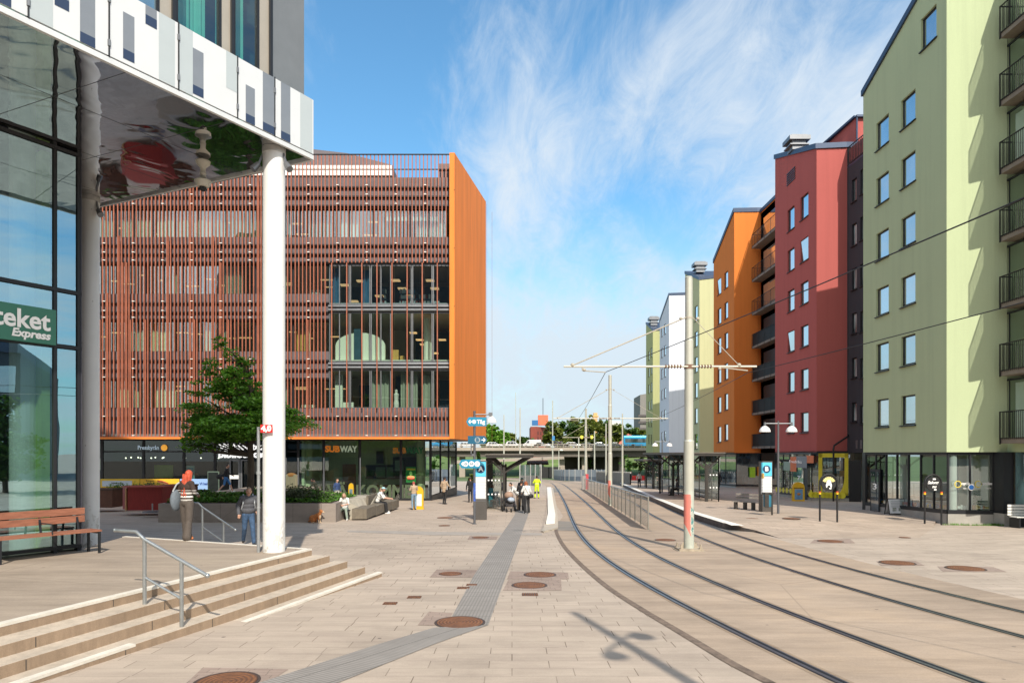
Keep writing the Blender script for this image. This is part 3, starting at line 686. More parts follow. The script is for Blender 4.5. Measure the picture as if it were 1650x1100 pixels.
curtain(cg, LX(590), LX(622), zf[2], LZ(599), yw+.7, .07, .3); curtain(cg, LX(641), LX(669), zf[2], LZ(599), yw+.7, .07, .3); curtain(cg, LX(676), LX(697), zf[2], LZ(601), yw+.7, .07, .3)
cg.build('curtain', GREY, lib, world=True); cu_.build('curtain', CREAM, lib, world=True)
m = MB(); m.box(LX(469),LX(492),yw+.6,yw+.7,LZ(565),LZ(528)); m.box(LX(622),LX(634),yw+1.6,yw+1.7,zf[1]+.2,LZ(556)); m.box(LX(634),LX(641),yw+2.2,yw+2.3,zf[1]+.2,LZ(564)); m.build('ochre_screen', mat('ochre', (.62,.36,.10), .8, var=.1), lib, world=True)
m = MB(); x = LX(634)-.1; z = zf[2]+.1      # pale statue in a lower window
m.lathe((x,yw+1.2,z), [(.18,0),(.2,.3),(.15,.6),(.17,.85),(.2,1.0),(.08,1.12),(.11,1.25),(.05,1.4),(0,1.42)], 10); m.build('statue', WHT, lib, world=True)
# ---------------- ground floor behind glass
zg1 = z_b-.02
gx0 = LX(-80, LGB); gx1 = LX(694, LGB)
fl = MB(); fl.box(x_l, gx1-.02, LGB+.05, LGB+9, gl_-.3, gl_+.03); fl.build('shop_floor', mat('shop_floor', (.16,.14,.12), .5), lib, world=True)
GW = mat('pale_green_wall', (.55,.68,.42), .85, var=.05)
def gx(px): return LX(px, LGB)
m = MB(); m.box(gx(485), gx(672), LGB+4.2, LGB+4.4, gl_, zg1, mi=0); m.box(gx(484),gx(485)+.0+.15,LGB+.3,LGB+4.2,gl_,zg1,mi=0)
m.box(x_l, gx(485), LGB+8, LGB+8.2, gl_, zg1, mi=1)
m.build('shop_wall', [GW, INTD], lib, world=True)
mull = [694,646.5,580,522,481,420,347,297,232,165,100,30,-40]
m = MB()
for px in mull: x = gx(px); m.box(x-.11,x+.07,LGB-.06,LGB+.12,gl_,zg1)
m.box(gx0,gx1+.07,LGB-.07,LGB+.13,gl_-.3,gl_+.16); m.box(gx0,gx1+.07,LGB-.07,LGB+.13,zg1-.08,zg1+.02)
m.box(gx0,gx(481),LGB-.02,LGB+.1,zg1-.95,zg1-.85)
m.build('shop_frame', DARK, lib, world=True)
for a, b in zip(mull, mull[1:]):
    p = MB(); p.quad((gx(b),LGB,gl_+.1),(gx(a),LGB,gl_+.1),(gx(a),LGB,zg1),(gx(b),LGB,zg1)); p.build('shop_window', LGL if b > 470 else glass('shop_glass_dark', (.42,.56,.56), .02, .6), lib, world=True)
# side glass towards the tracks
sdir = Vector((.09,1)); s1 = Vector((gx1,LGB))+sdir*11; zs = lambda t: gz(LGB+t)
m = MB(); 
for t in (0,3.7,7.3,11): p = Vector((gx1,LGB))+sdir*t; m.box(p.x-.06,p.x+.07,p.y-.05,p.y+.05,gz(p.y)-.1,zg1)
a = Vector((gx1,LGB)); m.add([(a.x+.08,a.y,gz(a.y)+.35),(s1.x+.08,s1.y,gz(s1.y)+.7),(s1.x+.08,s1.y,gz(s1.y)-.4),(a.x+.08,a.y,gz(a.y)-.3)], [(0,1,2,3),(3,2,1,0)][:1])
m.build('shop_frame', DARK, lib, world=True)
m = MB(); m.quad((gx1,LGB,gl_),(s1.x,s1.y,gz(s1.y)),(s1.x,s1.y,zg1),(gx1,LGB,zg1)); m.build('shop_window', pane_mat('side_glass', (.05,.05,.04), .42, .9, .05), lib, world=True)
# fittings seen through the glass
PALG = mat('pale_green_letters', (.065,.095,.05), .7, var=.02)
m = MB()
for px in (490,675): m.cyl((gx(px),LGB+1.1,gl_),(gx(px),LGB+1.1,zg1), .33, n=16)
m.build('column', mat('green_column', (.52,.62,.34), .7, var=.05), lib, world=True)
m = MB(); m.box(gx(530),gx(553),LGB+4.1,LGB+4.2,gl_,LZ(749,LGB)); m.box(gx(585),gx(680),LGB+3.0,LGB+3.8,gl_,gl_+1.0); m.build('wooden_door', WOODI, lib, world=True)
m = MB(); m.box(gx(589),gx(601),LGB+4.0,LGB+4.15,LZ(748,LGB),LZ(726,LGB)); m.box(gx(571),gx(640),LGB+3.9,LGB+4.0,LZ(774,LGB),LZ(750,LGB))
m.box(gx(622),gx(676),LGB+2.9,LGB+3.9,LZ(770,LGB),LZ(736,LGB)); m.build('menu_board', mat('menu_dark', (.02,.035,.045), .4), lib, world=True)
m = MB(); m.box(gx(589),gx(605),LGB+3.8,LGB+3.85,LZ(772,LGB),LZ(754,LGB)); m.box(gx(608),gx(622),LGB+3.8,LGB+3.85,LZ(772,LGB),LZ(754,LGB)); m.box(gx(626),gx(640),LGB+2.8,LGB+2.85,LZ(760,LGB),LZ(742,LGB)); m.build('menu_panel', mat('menu_green', (.16,.26,.2), .5, var=.3), lib, world=True)
YEL = mat('sign_yellow', (.85,.60,.03), .5, var=.03); ORA = mat('letter_orange', (.85,.27,.03), .5, var=0, emit=.15); GRE = mat('letter_green', (.03,.30,.08), .5, var=0)
TW = mat('letter_white', (.86,.86,.84), .5, var=0, emit=.12); TWL = mat('letter_lit_white', (.9,.9,.88), .5, var=0, emit=.9); LTG = mat('letter_pale_green', (.62,.80,.62), .5, var=0, emit=.1)
zz2 = LZ(723.5,LGB); yt = LGB-.05
text('sign_letters', 'SUB', .62, ORA, lib, (gx(536),LGB-.09,zz2), bold=.03, sx=1.0); text('sign_letters', 'WAY', .62, LTG, lib, (gx(562),LGB-.09,zz2), bold=.026, sx=.86)
text('sign_letters', 'SUB', .56, ORA, lib, (gx(642.5),LGB+.3,LZ(726,LGB)), bold=.03, sx=1.0); text('sign_letters', 'WAY', .66, GRE, lib, (gx(667),LGB+.3,LZ(726,LGB)), bold=.026, sx=.86)
text('window_letters', 'VÄLKOMMEN', 1.35, PALG, lib, (gx(606),LGB-.03,gl_+.62), bold=.04, sx=.88, space=1.0)
m = MB(); m.box(gx(654),gx(670),LGB+.04,LGB+.06,LZ(777,LGB),LZ(752,LGB)); m.box(gx(655),gx(669),LGB+.02,LGB+.05,LZ(757,LGB),LZ(754.5,LGB),mi=1)
m.ball((gx(662),LGB-.02,LZ(768.5,LGB)), (.30,.04,.12), 12, 6, mi=2); m.ball((gx(662),LGB-.02,LZ(770.5,LGB)), (.30,.04,.08), 12, 6, mi=3); m.ball((gx(662),LGB-.02,LZ(762,LGB)), (.12,.03,.16), 8, 6, mi=4)
m.build('sandwich_poster', [mat('poster_green', (.02,.30,.06), .5, var=.05), YEL, mat('bun', (.62,.33,.12), .7), mat('poster_red', (.6,.08,.05), .6), mat('poster_lime', (.2,.6,.15), .6)], lib, world=True)
# kiosk side: lettering and advertising strip
BLW = mat('letter_blue_white', (.62,.80,.95), .5, var=0, emit=.3)
text('sign_letters', 'Pressbyrån', .42, BLW, lib, (gx(240),LGB-.09,LZ(721,LGB)), bold=.004, sx=.86)
m = MB(); m.lathe((0,0,0), [(.24,0),(.2,.04),(0,.05)], 16); o = m.build('sun_emblem', mat('emblem_orange', (.9,.42,.06), .5, var=0, emit=.6), lib); o.location = Vector((gx(265.5),LGB-.09,LZ(721,LGB)))-lib.location; o.rotation_euler = (PI/2,0,0)
text('sign_letters', 'Världslitteratur', .64, TWL, lib, (gx(356),LGB-.35,LZ(720,LGB)), bold=.028, align='LEFT', sx=1.15)
text('sign_letters', 'biblioteket', .70, TWL, lib, (gx(355),LGB-.35,LZ(732,LGB)), bold=.032, align='LEFT', sx=1.15)
m = MB(); m.box(gx(355),gx(462),LGB-.33,LGB-.06,LZ(737,LGB),LZ(713,LGB)); m.build('sign_board', mat('sign_night', (.015,.022,.04), .5, var=0), lib, world=True)
ads = [(163,226,mat('ad_yellow', (.82,.56,.04), .5, var=.02)),(227,290,mat('ad_orange', (.84,.50,.03), .5, var=.02)),(291,352,mat('ad_blue', (.30,.48,.80), .5, var=.02))]
for a, b, mm in ads:
    m = MB(); m.box(gx(a),gx(b),LGB-.1,LGB-.07,LZ(788,LGB),LZ(771,LGB)); ad = m.build('advert_panel', mm, lib, world=True)
DKT = mat('letter_dark', (.03,.03,.035), .6, var=0)
m = MB(); m.box(gx(166),gx(214),LGB-.12,LGB-.1,LZ(783,LGB),LZ(774,LGB)); m.box(gx(293),gx(306),LGB-.12,LGB-.1,LZ(785,LGB),LZ(780,LGB)); m.build('advert_patch', mat('ad_pale', (.6,.7,.82), .6, var=.03), lib, world=True)
text('advert_letters', 'Alltid öppet', .18, DKT, lib, (gx(190),LGB-.13,LZ(778,LGB))); text('advert_letters', 'Kampanj', .17, DKT, lib, (gx(243),LGB-.11,LZ(774,LGB))); text('advert_letters', 'alltid.', .38, DKT, lib, (gx(243),LGB-.11,LZ(780,LGB)), bold=.012)
text('advert_letters', 'Vi bakar', .26, mat('letter_navy', (.03,.08,.3), .5, var=0), lib, (gx(332),LGB-.11,LZ(779,LGB)), bold=.01)
m = MB()
for cx_, cy_ in ((264,777),(274,787)):
    m.ball((gx(cx_),LGB-.14,LZ(cy_,LGB)), (.42,.07,.13), 12, 6, mi=0, R=Matrix.Rotation(.25,3,'Y')); m.ball((gx(cx_)+.02,LGB-.2,LZ(cy_,LGB)+.05), (.46,.05,.06), 12, 6, mi=1, R=Matrix.Rotation(.25,3,'Y'))
m.build('hot_dog_picture', [mat('bun2', (.75,.42,.2), .7), mat('sausage', (.55,.1,.04), .6)], lib, world=True)
m = MB()
for px, py in ((172,738),(193,737),(197,738),(202,738),(215,738),(222,737),(234,738),(236,737),(273,738),(299,738),(329,738),(181,737)): m.ball((gx(px),LGB+2.5,LZ(py,LGB)), .05, 8, 6)
m.build('spot_lamp', mat('spot_lamp', (1,.85,.6), .5, var=0, emit=5), lib, world=True)
m = MB(); m.box(gx(243),gx(273),LGB+.5,LGB+.6,LZ(770,LGB),LZ(749,LGB)); m.build('yellow_screen', mat('olive_yellow', (.42,.46,.05), .6, var=.15), lib, world=True)
m = MB(); m.box(gx(300),gx(313),LGB+.04,LGB+.06,LZ(773,LGB),LZ(750,LGB)); m.box(gx(301.5),gx(311.5),LGB+.02,LGB+.05,LZ(771,LGB),LZ(753,LGB), mi=1); m.box(gx(160),gx(166),LGB-.05,LGB-.02,LZ(757,LGB),LZ(739,LGB), mi=0)
m.build('door_poster', [mat('poster_pale', (.55,.68,.55), .6), mat('poster_teal', (.08,.36,.40), .6, var=.3)], lib, world=True)
m = MB()      # rows of goods in the kiosk
for r in range(4):
    for c_ in range(16): m.box(gx(283+c_*1.5),gx(284+c_*1.5),LGB+1.5,LGB+1.6,gl_+.5+r*.4,gl_+.78+r*.4, mi=rnd.choice((0,1,2)))
m.build('shop_goods', [mat('goods_brown', (.25,.10,.04), .7), mat('goods_orange', (.5,.16,.05), .7), INTD], lib, world=True)
# entrance doors
m = MB()
for a, b in ((371,388),(389,404)):
    m.box(gx(a),gx(b),LGB-.18,LGB-.1,LZ(742,LGB),LZ(740,LGB)); m.box(gx(a),gx(a)+.12,LGB-.18,LGB-.1,gl_,LZ(742,LGB)); m.box(gx(b)-.12,gx(b),LGB-.18,LGB-.1,gl_,LZ(742,LGB)); m.box(gx(a)+.12,gx(b)-.12,LGB-.18,LGB-.1,gl_,gl_+.3)
dd_ = m.build('door', METG, lib, world=True)
m = MB(); m.box(gx(372),gx(386),LGB-.2,LGB-.19,LZ(771,LGB),LZ(765,LGB)); m.build('door_notice', TW, lib, world=True)
# ---- glass wind screens with steel posts on the terrace before the shops
for k, (a, b) in enumerate(((461,480),(480.5,521.5),(522,579.5),(580.5,626))):
    y = 46.0; t = thing('wind_screen', ['glass wind screen before the library, leftmost panel by the white column','glass wind screen beside the green column of the sandwich shop',
        'glass wind screen under the orange and white shop letters','glass wind screen before the menu boards, rightmost of the row'][k], 'glass screen', (LX(a,y),y,gz(y)), group='glass wind screens before the library')
    wd = LX(b,y)-LX(a,y); h = LZ(737,y)-gz(y)
    m = MB(); m.box(-.03,.03,-.03,.03,0,h); m.build('post', METG, t)
    m = MB(); m.quad((.05,0,.1),(wd-.05,0,.1),(wd-.05,0,h),(.05,0,h)); m.build('pane', glass('screen_glass', (.93,.96,.95), .03, .4), t)
    if k == 1:
        m = MB()
        for r_ in (1.0,2.3):
            for q in range(10): m.lathe((.25+q*.14,-.01,r_), [(.035,0),(0,.012)], 8)
        m.build('warning_dots', TW, t)
# ================================================================ corner tower on the left: glass base, mirror soffit, fritted white band
col2 = ZP(441.5,888,ZT); HS = CAMZ+(HY-240)/F*col2.y
tip = ZP(503,255,HS); pA = ZP(0,16,HS); dAA = (pA-tip); dAA.z = 0; dAA.normalize(); nA = Vector((-dAA.y,dAA.x,0)); nA = nA if nA.x > 0 else -nA
pB_ = ZP(159,331,HS); dBB = pB_-tip; dBB.z = 0; dBB.normalize()
tow = thing('corner_tower', 'tall glass corner building on white columns at the left of the plaza', 'building', (tip.x,tip.y,ZT))
TOPZ = 25.6
MIR, nt, b = nmat('mirror_soffit'); b.inputs['Metallic'].default_value = 1; b.inputs['Roughness'].default_value = .03; b.inputs['Base Color'].default_value = (.84,.84,.86,1)
v = coords(nt); bm = nt.nodes.new('ShaderNodeBump'); bm.inputs['Strength'].default_value = .22; bm.inputs['Distance'].default_value = .06
nn = nt.nodes.new('ShaderNodeTexNoise'); nn.inputs['Scale'].default_value = .9; nn.inputs['Detail'].default_value = 2; nn.inputs['Distortion'].default_value = .8; lk(nt, v, nn.inputs['Vector'])
lk(nt, nn.outputs[0], bm.inputs['Height']); lk(nt, bm.outputs[0], b.inputs['Normal'])
back = tip+dBB*26; sA = tip+dAA*24; sB = back+dAA*20
m = MB(); m.prism([(p.x,p.y) for p in (tip, back, sB, sA)], HS, HS+.05); m.build('mirror_soffit', MIR, tow, world=True)
m = MB()      # soffit panel joints
for k in range(1,9):
    for (o_, d_, ln) in ((tip+dAA*(k*1.95), dBB, 14), (tip+dBB*(k*1.95), dAA, 14)):
        a = o_; e = o_+d_*ln; w2 = Vector((-d_.y,d_.x,0))*.006
        m.add([(a.x-w2.x,a.y-w2.y,HS-.002),(a.x+w2.x,a.y+w2.y,HS-.002),(e.x+w2.x,e.y+w2.y,HS-.002),(e.x-w2.x,e.y-w2.y,HS-.002)], [(0,1,2,3)])
m.build('soffit_joint', mat('soffit_joint', (.10,.10,.10), .5, .5, var=0), tow, world=True)
# edge trim
m = MB(); q0 = tip+nA*.02; m.beam((q0.x,q0.y,HS+.0),(q0.x+dAA.x*22,q0.y+dAA.y*22,HS+.0), .06, .09); m.beam((tip.x+dBB.x*.03,tip.y+.02,HS),(back.x,back.y,HS), .06, .09)
m.build('edge_trim', mat('trim_white', (.72,.73,.72), .4, .2, var=.05), tow, world=True)
zB0 = HS+.07; zB1 = HS+1.22
# fritted panels: white glass with grey bars
FRW = mat('frit_white', (.66,.68,.69), .12, var=.02, spec=.6); FRP = mat('frit_pale', (.46,.51,.52), .12, var=.02, spec=.6); FRG = mat('frit_grey', (.21,.23,.255), .1, var=.05, spec=.7); FRN = mat('frit_navy', (.03,.045,.09), .1, var=0, spec=.7)
def tA(px): p = RL(px, (tip.x,tip.y), (dAA.x,dAA.y)); return (Vector((p.x,p.y,0))-Vector((tip.x,tip.y,0))).dot(dAA)
joints = [tA(q) for q in (503,440,380,285,173,43)]; st = joints[3]-joints[2]
st = (tA(43)-tA(380))/3; joints += [joints[-1]+st*(k+1) for k in range(8)]
OFF = nA*.05
def apt(t, z, o=0): p = tip+dAA*t+nA*(.05+o); return (p.x,p.y,z)
bars = {0:[(.03,.36,0,1,1),(.62,.86,.0,1,2)], 1:[(.0,.33,.0,1,2),(.55,.80,.0,.62,2)], 2:[(.0,.2,.40,1,1),(.60,.78,.04,.75,2),(.78,1,0,1,1)], 3:[(.33,.5,.72,1.0,2),(.05,.3,0,1,1),(.66,.82,.06,.72,2)],
 4:[(.18,.38,.0,.92,2),(.52,.70,.32,1,2),(.72,1,0,.55,1)], 5:[(.18,.38,0,.42,2),(.38,.72,.3,1,1),(.8,.97,0,.95,2)]}
for k in range(len(joints)-1):
    t0, t1 = joints[k]+.012, joints[k+1]-.012; L_t = t1-t0; ztop_ = zB1
    m = MB(); m.add([apt(t0,zB0,-.03),apt(t1,zB0,-.03),apt(t1,ztop_,-.03),apt(t0,ztop_,-.03),apt(t0,zB0),apt(t1,zB0),apt(t1,ztop_),apt(t0,ztop_)],
        [(4,7,6,5),(0,1,2,3),(0,4,5,1),(3,2,6,7),(0,3,7,4),(1,5,6,2)], 0)
    for (a, b_, c_, d_, mi) in bars.get(k if k < 6 else 2+(k*2) % 4, []):
        x0_, x1_ = t0+a*L_t, t0+b_*L_t; zz0, zz1 = zB0+c_*(ztop_-zB0), zB0+d_*(ztop_-zB0)
        m.add([apt(x0_,zz0,.003),apt(x1_,zz0,.003),apt(x1_,zz1,.003),apt(x0_,zz1,.003)], [(0,3,2,1)], mi)
        if mi == 2: h_ = min(.16,(zz1-zz0)); m.add([apt(x0_,zz0,.005),apt(x1_,zz0,.005),apt(x1_,zz0+h_,.005),apt(x0_,zz0+h_,.005)], [(0,3,2,1)], 3)
    m.build('fritted_panel', [FRW, FRP, FRG, FRN], tow, world=True)
# return of the band at the tip
m = MB(); r0 = tip+nA*.04; r1_ = tip+dBB*3
m.add([(r0.x,r0.y,zB0),(r1_.x,r1_.y,zB0),(r1_.x,r1_.y,zB1),(r0.x,r0.y,zB1)], [(0,1,2,3)]); m.build('fritted_panel', FRW, tow, world=True)
m = MB()
for t in joints[1:]:
    p = tip+dAA*t+nA*.055; m.cyl((p.x,p.y,zB0-.02),(p.x,p.y,zB1+(.02)), .013, n=6)
    for z in (zB0+.2, zB1-.25): m.cyl((p.x,p.y,z-.05),(p.x,p.y,z+.05), .025, n=6, mi=1)
m.build('panel_joint', [DARK, METG], tow, world=True)
# curtain wall above, set back 0.35
SB = .35; e1 = RL(490, (tip-nA*SB).xy, dAA.xy); e1 = Vector((e1.x,e1.y,0))
def upt(t, z, o=0): p = e1+dAA*t+nA*o; return (p.x,p.y,z)
def tU(px): p = RL(px, e1.xy, dAA.xy); return (Vector((p.x,p.y,0))-e1).dot(dAA)
TG1 = glass('tower_glass', (.42,.72,.70), .10, .9, wav=.02); PG = mat('grey_panel', (.20,.21,.215), .35, .2, var=.06)
TAUP = mat('taupe_panel', (.42,.38,.32), .5, .2, var=.05); GCU = mat('green_curtain', (.36,.62,.50), .9, var=.05)
seq = [(490,437,'grey'),(437,433,'bar'),(433,417,'taupe'),(417,375,'glass'),(375,371,'bar'),(371,356,'taupe'),(356,282,'glass'),(282,276,'bar'),(276,256,'taupe'),(256,200,'dark'),(200,190,'bar'),(190,165,'taupe'),(165,60,'glass'),(60,50,'bar'),(50,-60,'glass'),(-60,-70,'bar')]
floors = [(HS+.1, HS+4.1),(HS+4.5, HS+8.2),(HS+8.6,HS+12.3),(HS+12.7,TOPZ-.4)]
GP_, BRS, TP_, WN = MB(), MB(), MB(), []
tmax = 24
for a, b_, kd in seq:
    t0, t1 = tU(a), min(tU(b_), tmax)
    for (z0, z1) in floors:
        if kd == 'grey': GP_.add([upt(t0,z0),upt(t1,z0),upt(t1,z1),upt(t0,z1)], [(0,3,2,1)])
        elif kd == 'bar': BRS.add([upt(t0,z0,.05),upt(t1,z0,.05),upt(t1,z1,.05),upt(t0,z1,.05),upt(t0,z0,-.1),upt(t1,z0,-.1),upt(t1,z1,-.1),upt(t0,z1,-.1)], [(0,3,2,1),(0,4,7,3),(1,2,6,5)])
        elif kd == 'taupe': TP_.add([upt(t0,z0),upt(t1,z0),upt(t1,z1),upt(t0,z1)], [(0,3,2,1)])
        else: WN.append((t0,t1,z0,z1,kd))
for k in range(4):
    z0 = floors[k][1]; z1 = floors[k+1][0] if k < 3 else TOPZ
    GP_.add([upt(0,z0),upt(tmax,z0),upt(tmax,z1),upt(0,z1)], [(0,3,2,1)])
GP_.build('cladding_panel', PG, tow, world=True); BRS.build('mullion', DARK, tow, world=True); TP_.build('cladding_panel', TAUP, tow, world=True)
ct = MB()
for (t0,t1,z0,z1,kd) in WN:
    f_ = MB(); 
    for (a,b_,c_,d_) in ((t0,t1,z0,z0+.06),(t0,t1,z1-.06,z1),(t0,t0+.05,z0+.06,z1-.06),(t1-.05,t1,z0+.06,z1-.06)):
        f_.add([upt(a,c_,.02),upt(b_,c_,.02),upt(b_,d_,.02),upt(a,d_,.02),upt(a,c_,-.08),upt(b_,c_,-.08),upt(b_,d_,-.08),upt(a,d_,-.08)], [(0,3,2,1),(0,1,5,4),(3,7,6,2),(0,4,7,3),(1,2,6,5)])
    fo = f_.build('window', DARK, tow, world=True)
    p_ = MB(); p_.add([upt(t0+.05,z0+.06,-.02),upt(t1-.05,z0+.06,-.02),upt(t1-.05,z1-.06,-.02),upt(t0+.05,z1-.06,-.02)], [(0,3,2,1)])
    po = p_.build('pane', TG1 if kd == 'glass' else pane_mat('tower_dark_pane', (.02,.05,.07), .25), None); po.data.transform(pmat(tow).inverted()); po.parent = fo
    n = int((t1-t0)/.03); V = []
    for i in range(n+1):
        t = t0+(t1-t0)*i/n; oo = -.5+.05*math.sin(i*.55)+.02*math.sin(i*1.7); V += [upt(t,z0,oo), upt(t,z1,oo)]
    ct.add(V, [(2*i,2*i+2,2*i+3,2*i+1) for i in range(n)])
ct.build('curtain', GCU, tow, world=True)
m = MB(); i0 = e1-nA*.9; i1 = e1+dAA*tmax-nA*.9   # inner core so the tower is solid and casts its shadow
bk = tip+dBB*25-nA*0; m.prism([(p.x,p.y) for p in (e1-nA*.95+dBB*.3, Vector((back.x,back.y,0))-nA*.9, Vector((sB.x,sB.y,0)), e1+dAA*tmax-nA*.95)], HS+.06, TOPZ-.1); m.build('core_wall', INTD, tow, world=True)
m = MB(); m.prism([(p.x,p.y) for p in (e1, e1+dBB*25, e1+dBB*25+dAA*20, e1+dAA*tmax)], TOPZ-.1, TOPZ+.3); m.build('roof', PG, tow, world=True)
m = MB(); bb = e1+dBB*25; m.add([(e1.x,e1.y,HS+.06),(bb.x,bb.y,HS+.06),(bb.x,bb.y,TOPZ),(e1.x,e1.y,TOPZ)], [(0,1,2,3)]); m.build('rear_wall', PG, tow, world=True)
# glass base
gd = dAA; gp = Vector((Gp.x,Gp.y,0)); 
def gpt(t, z, o=0): p = gp+gd*t+nA*o; return (p.x,p.y,z)
def tG(px): p = RL(px, gp.xy, gd.xy); return (Vector((p.x,p.y,0))-gp).dot(gd)
BG = glass('base_glass', (.62,.86,.84), .46, .6, wav=.03, gcol=(.60,.86,.96))
tm = [0.06, tG(87)+0.0]; stp = tG(87)-0; tm = [tG(126), tG(88), tG(88)+2.3, tG(88)+4.6, tG(88)+6.9, tG(88)+9.2, 14, 17]
yR = gp.y
def zAt(py, t): p = gp+gd*t; return CAMZ+(HY-py)/F*p.y
trz = [ZT+.12, zAt(474,0)*1.0, zAt(562,0), HS-.03]
trz = sorted([ZT+.1, CAMZ+(HY-562)/F*yR, CAMZ+(HY-474)/F*yR, HS-.08])
m = MB()
for t in tm[:-1]:
    m.add([gpt(t-.03,ZT,.03),gpt(t+.03,ZT,.03),gpt(t+.03,HS,.03),gpt(t-.03,HS,.03),gpt(t-.03,ZT,-.10),gpt(t+.03,ZT,-.10),gpt(t+.03,HS,-.10),gpt(t-.03,HS,-.10)], [(0,3,2,1),(0,4,7,3),(1,2,6,5),(4,5,6,7)])
for z in trz:
    m.add([gpt(0,z-.035,.04),gpt(17,z-.035,.04),gpt(17,z+.035,.04),gpt(0,z+.035,.04),gpt(0,z-.035,-.1),gpt(17,z-.035,-.1),gpt(17,z+.035,-.1),gpt(0,z+.035,-.1)], [(0,3,2,1),(0,1,5,4),(3,7,6,2)])
m.build('glazing_bar', DARK, tow, world=True)
for i in range(len(tm)-1):
    for z0, z1 in zip(trz, trz[1:]):
        a, b_ = tm[i]+.05, tm[i+1]-.05
        m = MB(); m.add([gpt(a,z0+.05),gpt(b_,z0+.05),gpt(b_,z1-.05),gpt(a,z1-.05)], [(0,3,2,1)]); m.build('glass_panel', BG, tow, world=True)
m = MB(); m.add([gpt(0,ZT,.04),gpt(tm[0]-.03,ZT,.04),gpt(tm[0]-.03,HS,.04),gpt(0,HS,.04)], [(0,3,2,1)])
rr = gp+dBB*14; m.add([(gp.x,gp.y,-.6),(rr.x,rr.y,-.6),(rr.x,rr.y,HS),(gp.x,gp.y,HS)], [(0,1,2,3)]); m.build('end_panel', mat('aubergine_panel', (.055,.055,.075), .4), tow, world=True)
# inside the glass hall
m = MB(); q = [gp-nA*.2, gp+gd*17-nA*.2, gp+gd*17-nA*9, gp-nA*9+dBB*0]; m.prism([(p.x,p.y) for p in q], ZT-.1, ZT+.03, mi=0)
m.prism([(p.x,p.y) for p in (gp-nA*.3+gd*.6, gp-nA*1.6+gd*.6, gp-nA*1.6+gd*.45, gp-nA*.3+gd*.45)], ZT, HS-.1, mi=1)
m.prism([(p.x,p.y) for p in (gp-nA*7+gd*.5, gp-nA*7+gd*17, gp-nA*7.2+gd*17, gp-nA*7.2+gd*.5)], ZT, HS-.1, mi=2)
m.prism([(p.x,p.y) for p in (gp-nA*1.8+gd*1.9, gp-nA*1.8+gd*3.2, gp-nA*2.0+gd*3.2, gp-nA*2.0+gd*1.9)], ZT+.3, 5.4, mi=1)
m.prism([(p.x,p.y) for p in (gp-nA*.8+gd*2, gp-nA*.8+gd*12, gp-nA*1.5+gd*12, gp-nA*1.5+gd*2)], ZT, ZT+1.0, mi=3)
m.build('hall_interior', [mat('hall_floor', (.20,.19,.17), .4), mat('hall_green', (.42,.55,.20), .8), INTD, mat('hall_counter', (.55,.42,.2), .6)], tow, world=True)
m = MB(); p = gp-nA*.75+gd*(tG(66)); m.cyl((p.x,p.y,ZT),(p.x,p.y,HS), .24, n=20); m.build('hall_column', WHT, tow, world=True)
m = MB(); p = gp-nA*1.3+gd*5.3
rr_ = random.Random(5)
for i in range(420):
    c_ = Vector((p.x+rr_.gauss(0,.42), p.y+rr_.gauss(0,.5), ZT+1.0+abs(rr_.gauss(.45,.32)))); d_ = Vector((rr_.uniform(-1,1),rr_.uniform(-1,1),rr_.uniform(-.4,.8))).normalized()*.16; w_ = d_.orthogonal().normalized()*.035
    m.add([c_-d_*.5, c_+w_, c_+d_, c_-w_], [(0,1,2,3)])
m.build('hall_plant', mat('plant_green', (.06,.22,.05), .6, var=.4), tow, world=True)
# green sign on the glass
SG = mat('sign_green', (.05,.22,.15), .45, var=.03)
tr = tG(86.5); zs0 = CAMZ+(HY-557)/F*(gp+gd*tr).y; zs1 = CAMZ+(HY-500.7)/F*(gp+gd*tr).y
m = MB(); m.add([gpt(tr,zs0,.10),gpt(tr+3.4,zs0,.10),gpt(tr+3.4,zs1,.10),gpt(tr,zs1,.10),gpt(tr,zs0,.02),gpt(tr+3.4,zs0,.02),gpt(tr+3.4,zs1,.02),gpt(tr,zs1,.02)], [(0,3,2,1),(0,4,7,3),(0,1,5,4),(3,7,6,2)])
m.build('sign_board', SG, tow, world=True)
ang = math.atan2(-gd.y,-gd.x)
tp = Vector(gpt(tr+.12, zs0+(zs1-zs0)*.60, .115)); text('sign_letters', 'Apoteket', .50, TW, tow, tp, rz=ang, align='RIGHT', bold=.012, sx=.92)
tp = Vector(gpt(tr+.12, zs0+(zs1-zs0)*.22, .115)); text('sign_letters', 'Express', .215, TW, tow, tp, rz=ang, align='RIGHT', bold=.008, shear=.2, sx=1.0)
# white columns carry the soffit: part of the building
WCOL, nt, b = nmat('column_white'); v = coords(nt); b.inputs['Roughness'].default_value = .5
sz = nt.nodes.new('ShaderNodeSeparateXYZ'); lk(nt, v, sz.inputs[0]); low = math_(nt, 'SUBTRACT', 1, math_(nt, 'MULTIPLY', sz.outputs[2], .9), clamp=True)      # scuffs near the foot
c = mixc(nt, ramp(nt, noise(nt, v, 1.2, 5), [(.3, (.74,.74,.72)), (.7, (.81,.81,.79))]), (.42,.39,.34), math_(nt, 'MULTIPLY', math_(nt, 'MULTIPLY', low, .7), math_(nt, 'GREATER_THAN', noise(nt, coords(nt, (1,1,.5)), 7, 5, .7), .56)))
vo = nt.nodes.new('ShaderNodeTexVoronoi'); vo.inputs['Scale'].default_value = 3; lk(nt, v, vo.inputs['Vector']); c = mixc(nt, c, (.15,.12,.1), math_(nt, 'LESS_THAN', vo.outputs['Distance'], .035)); lk(nt, c, b.inputs['Base Color'])
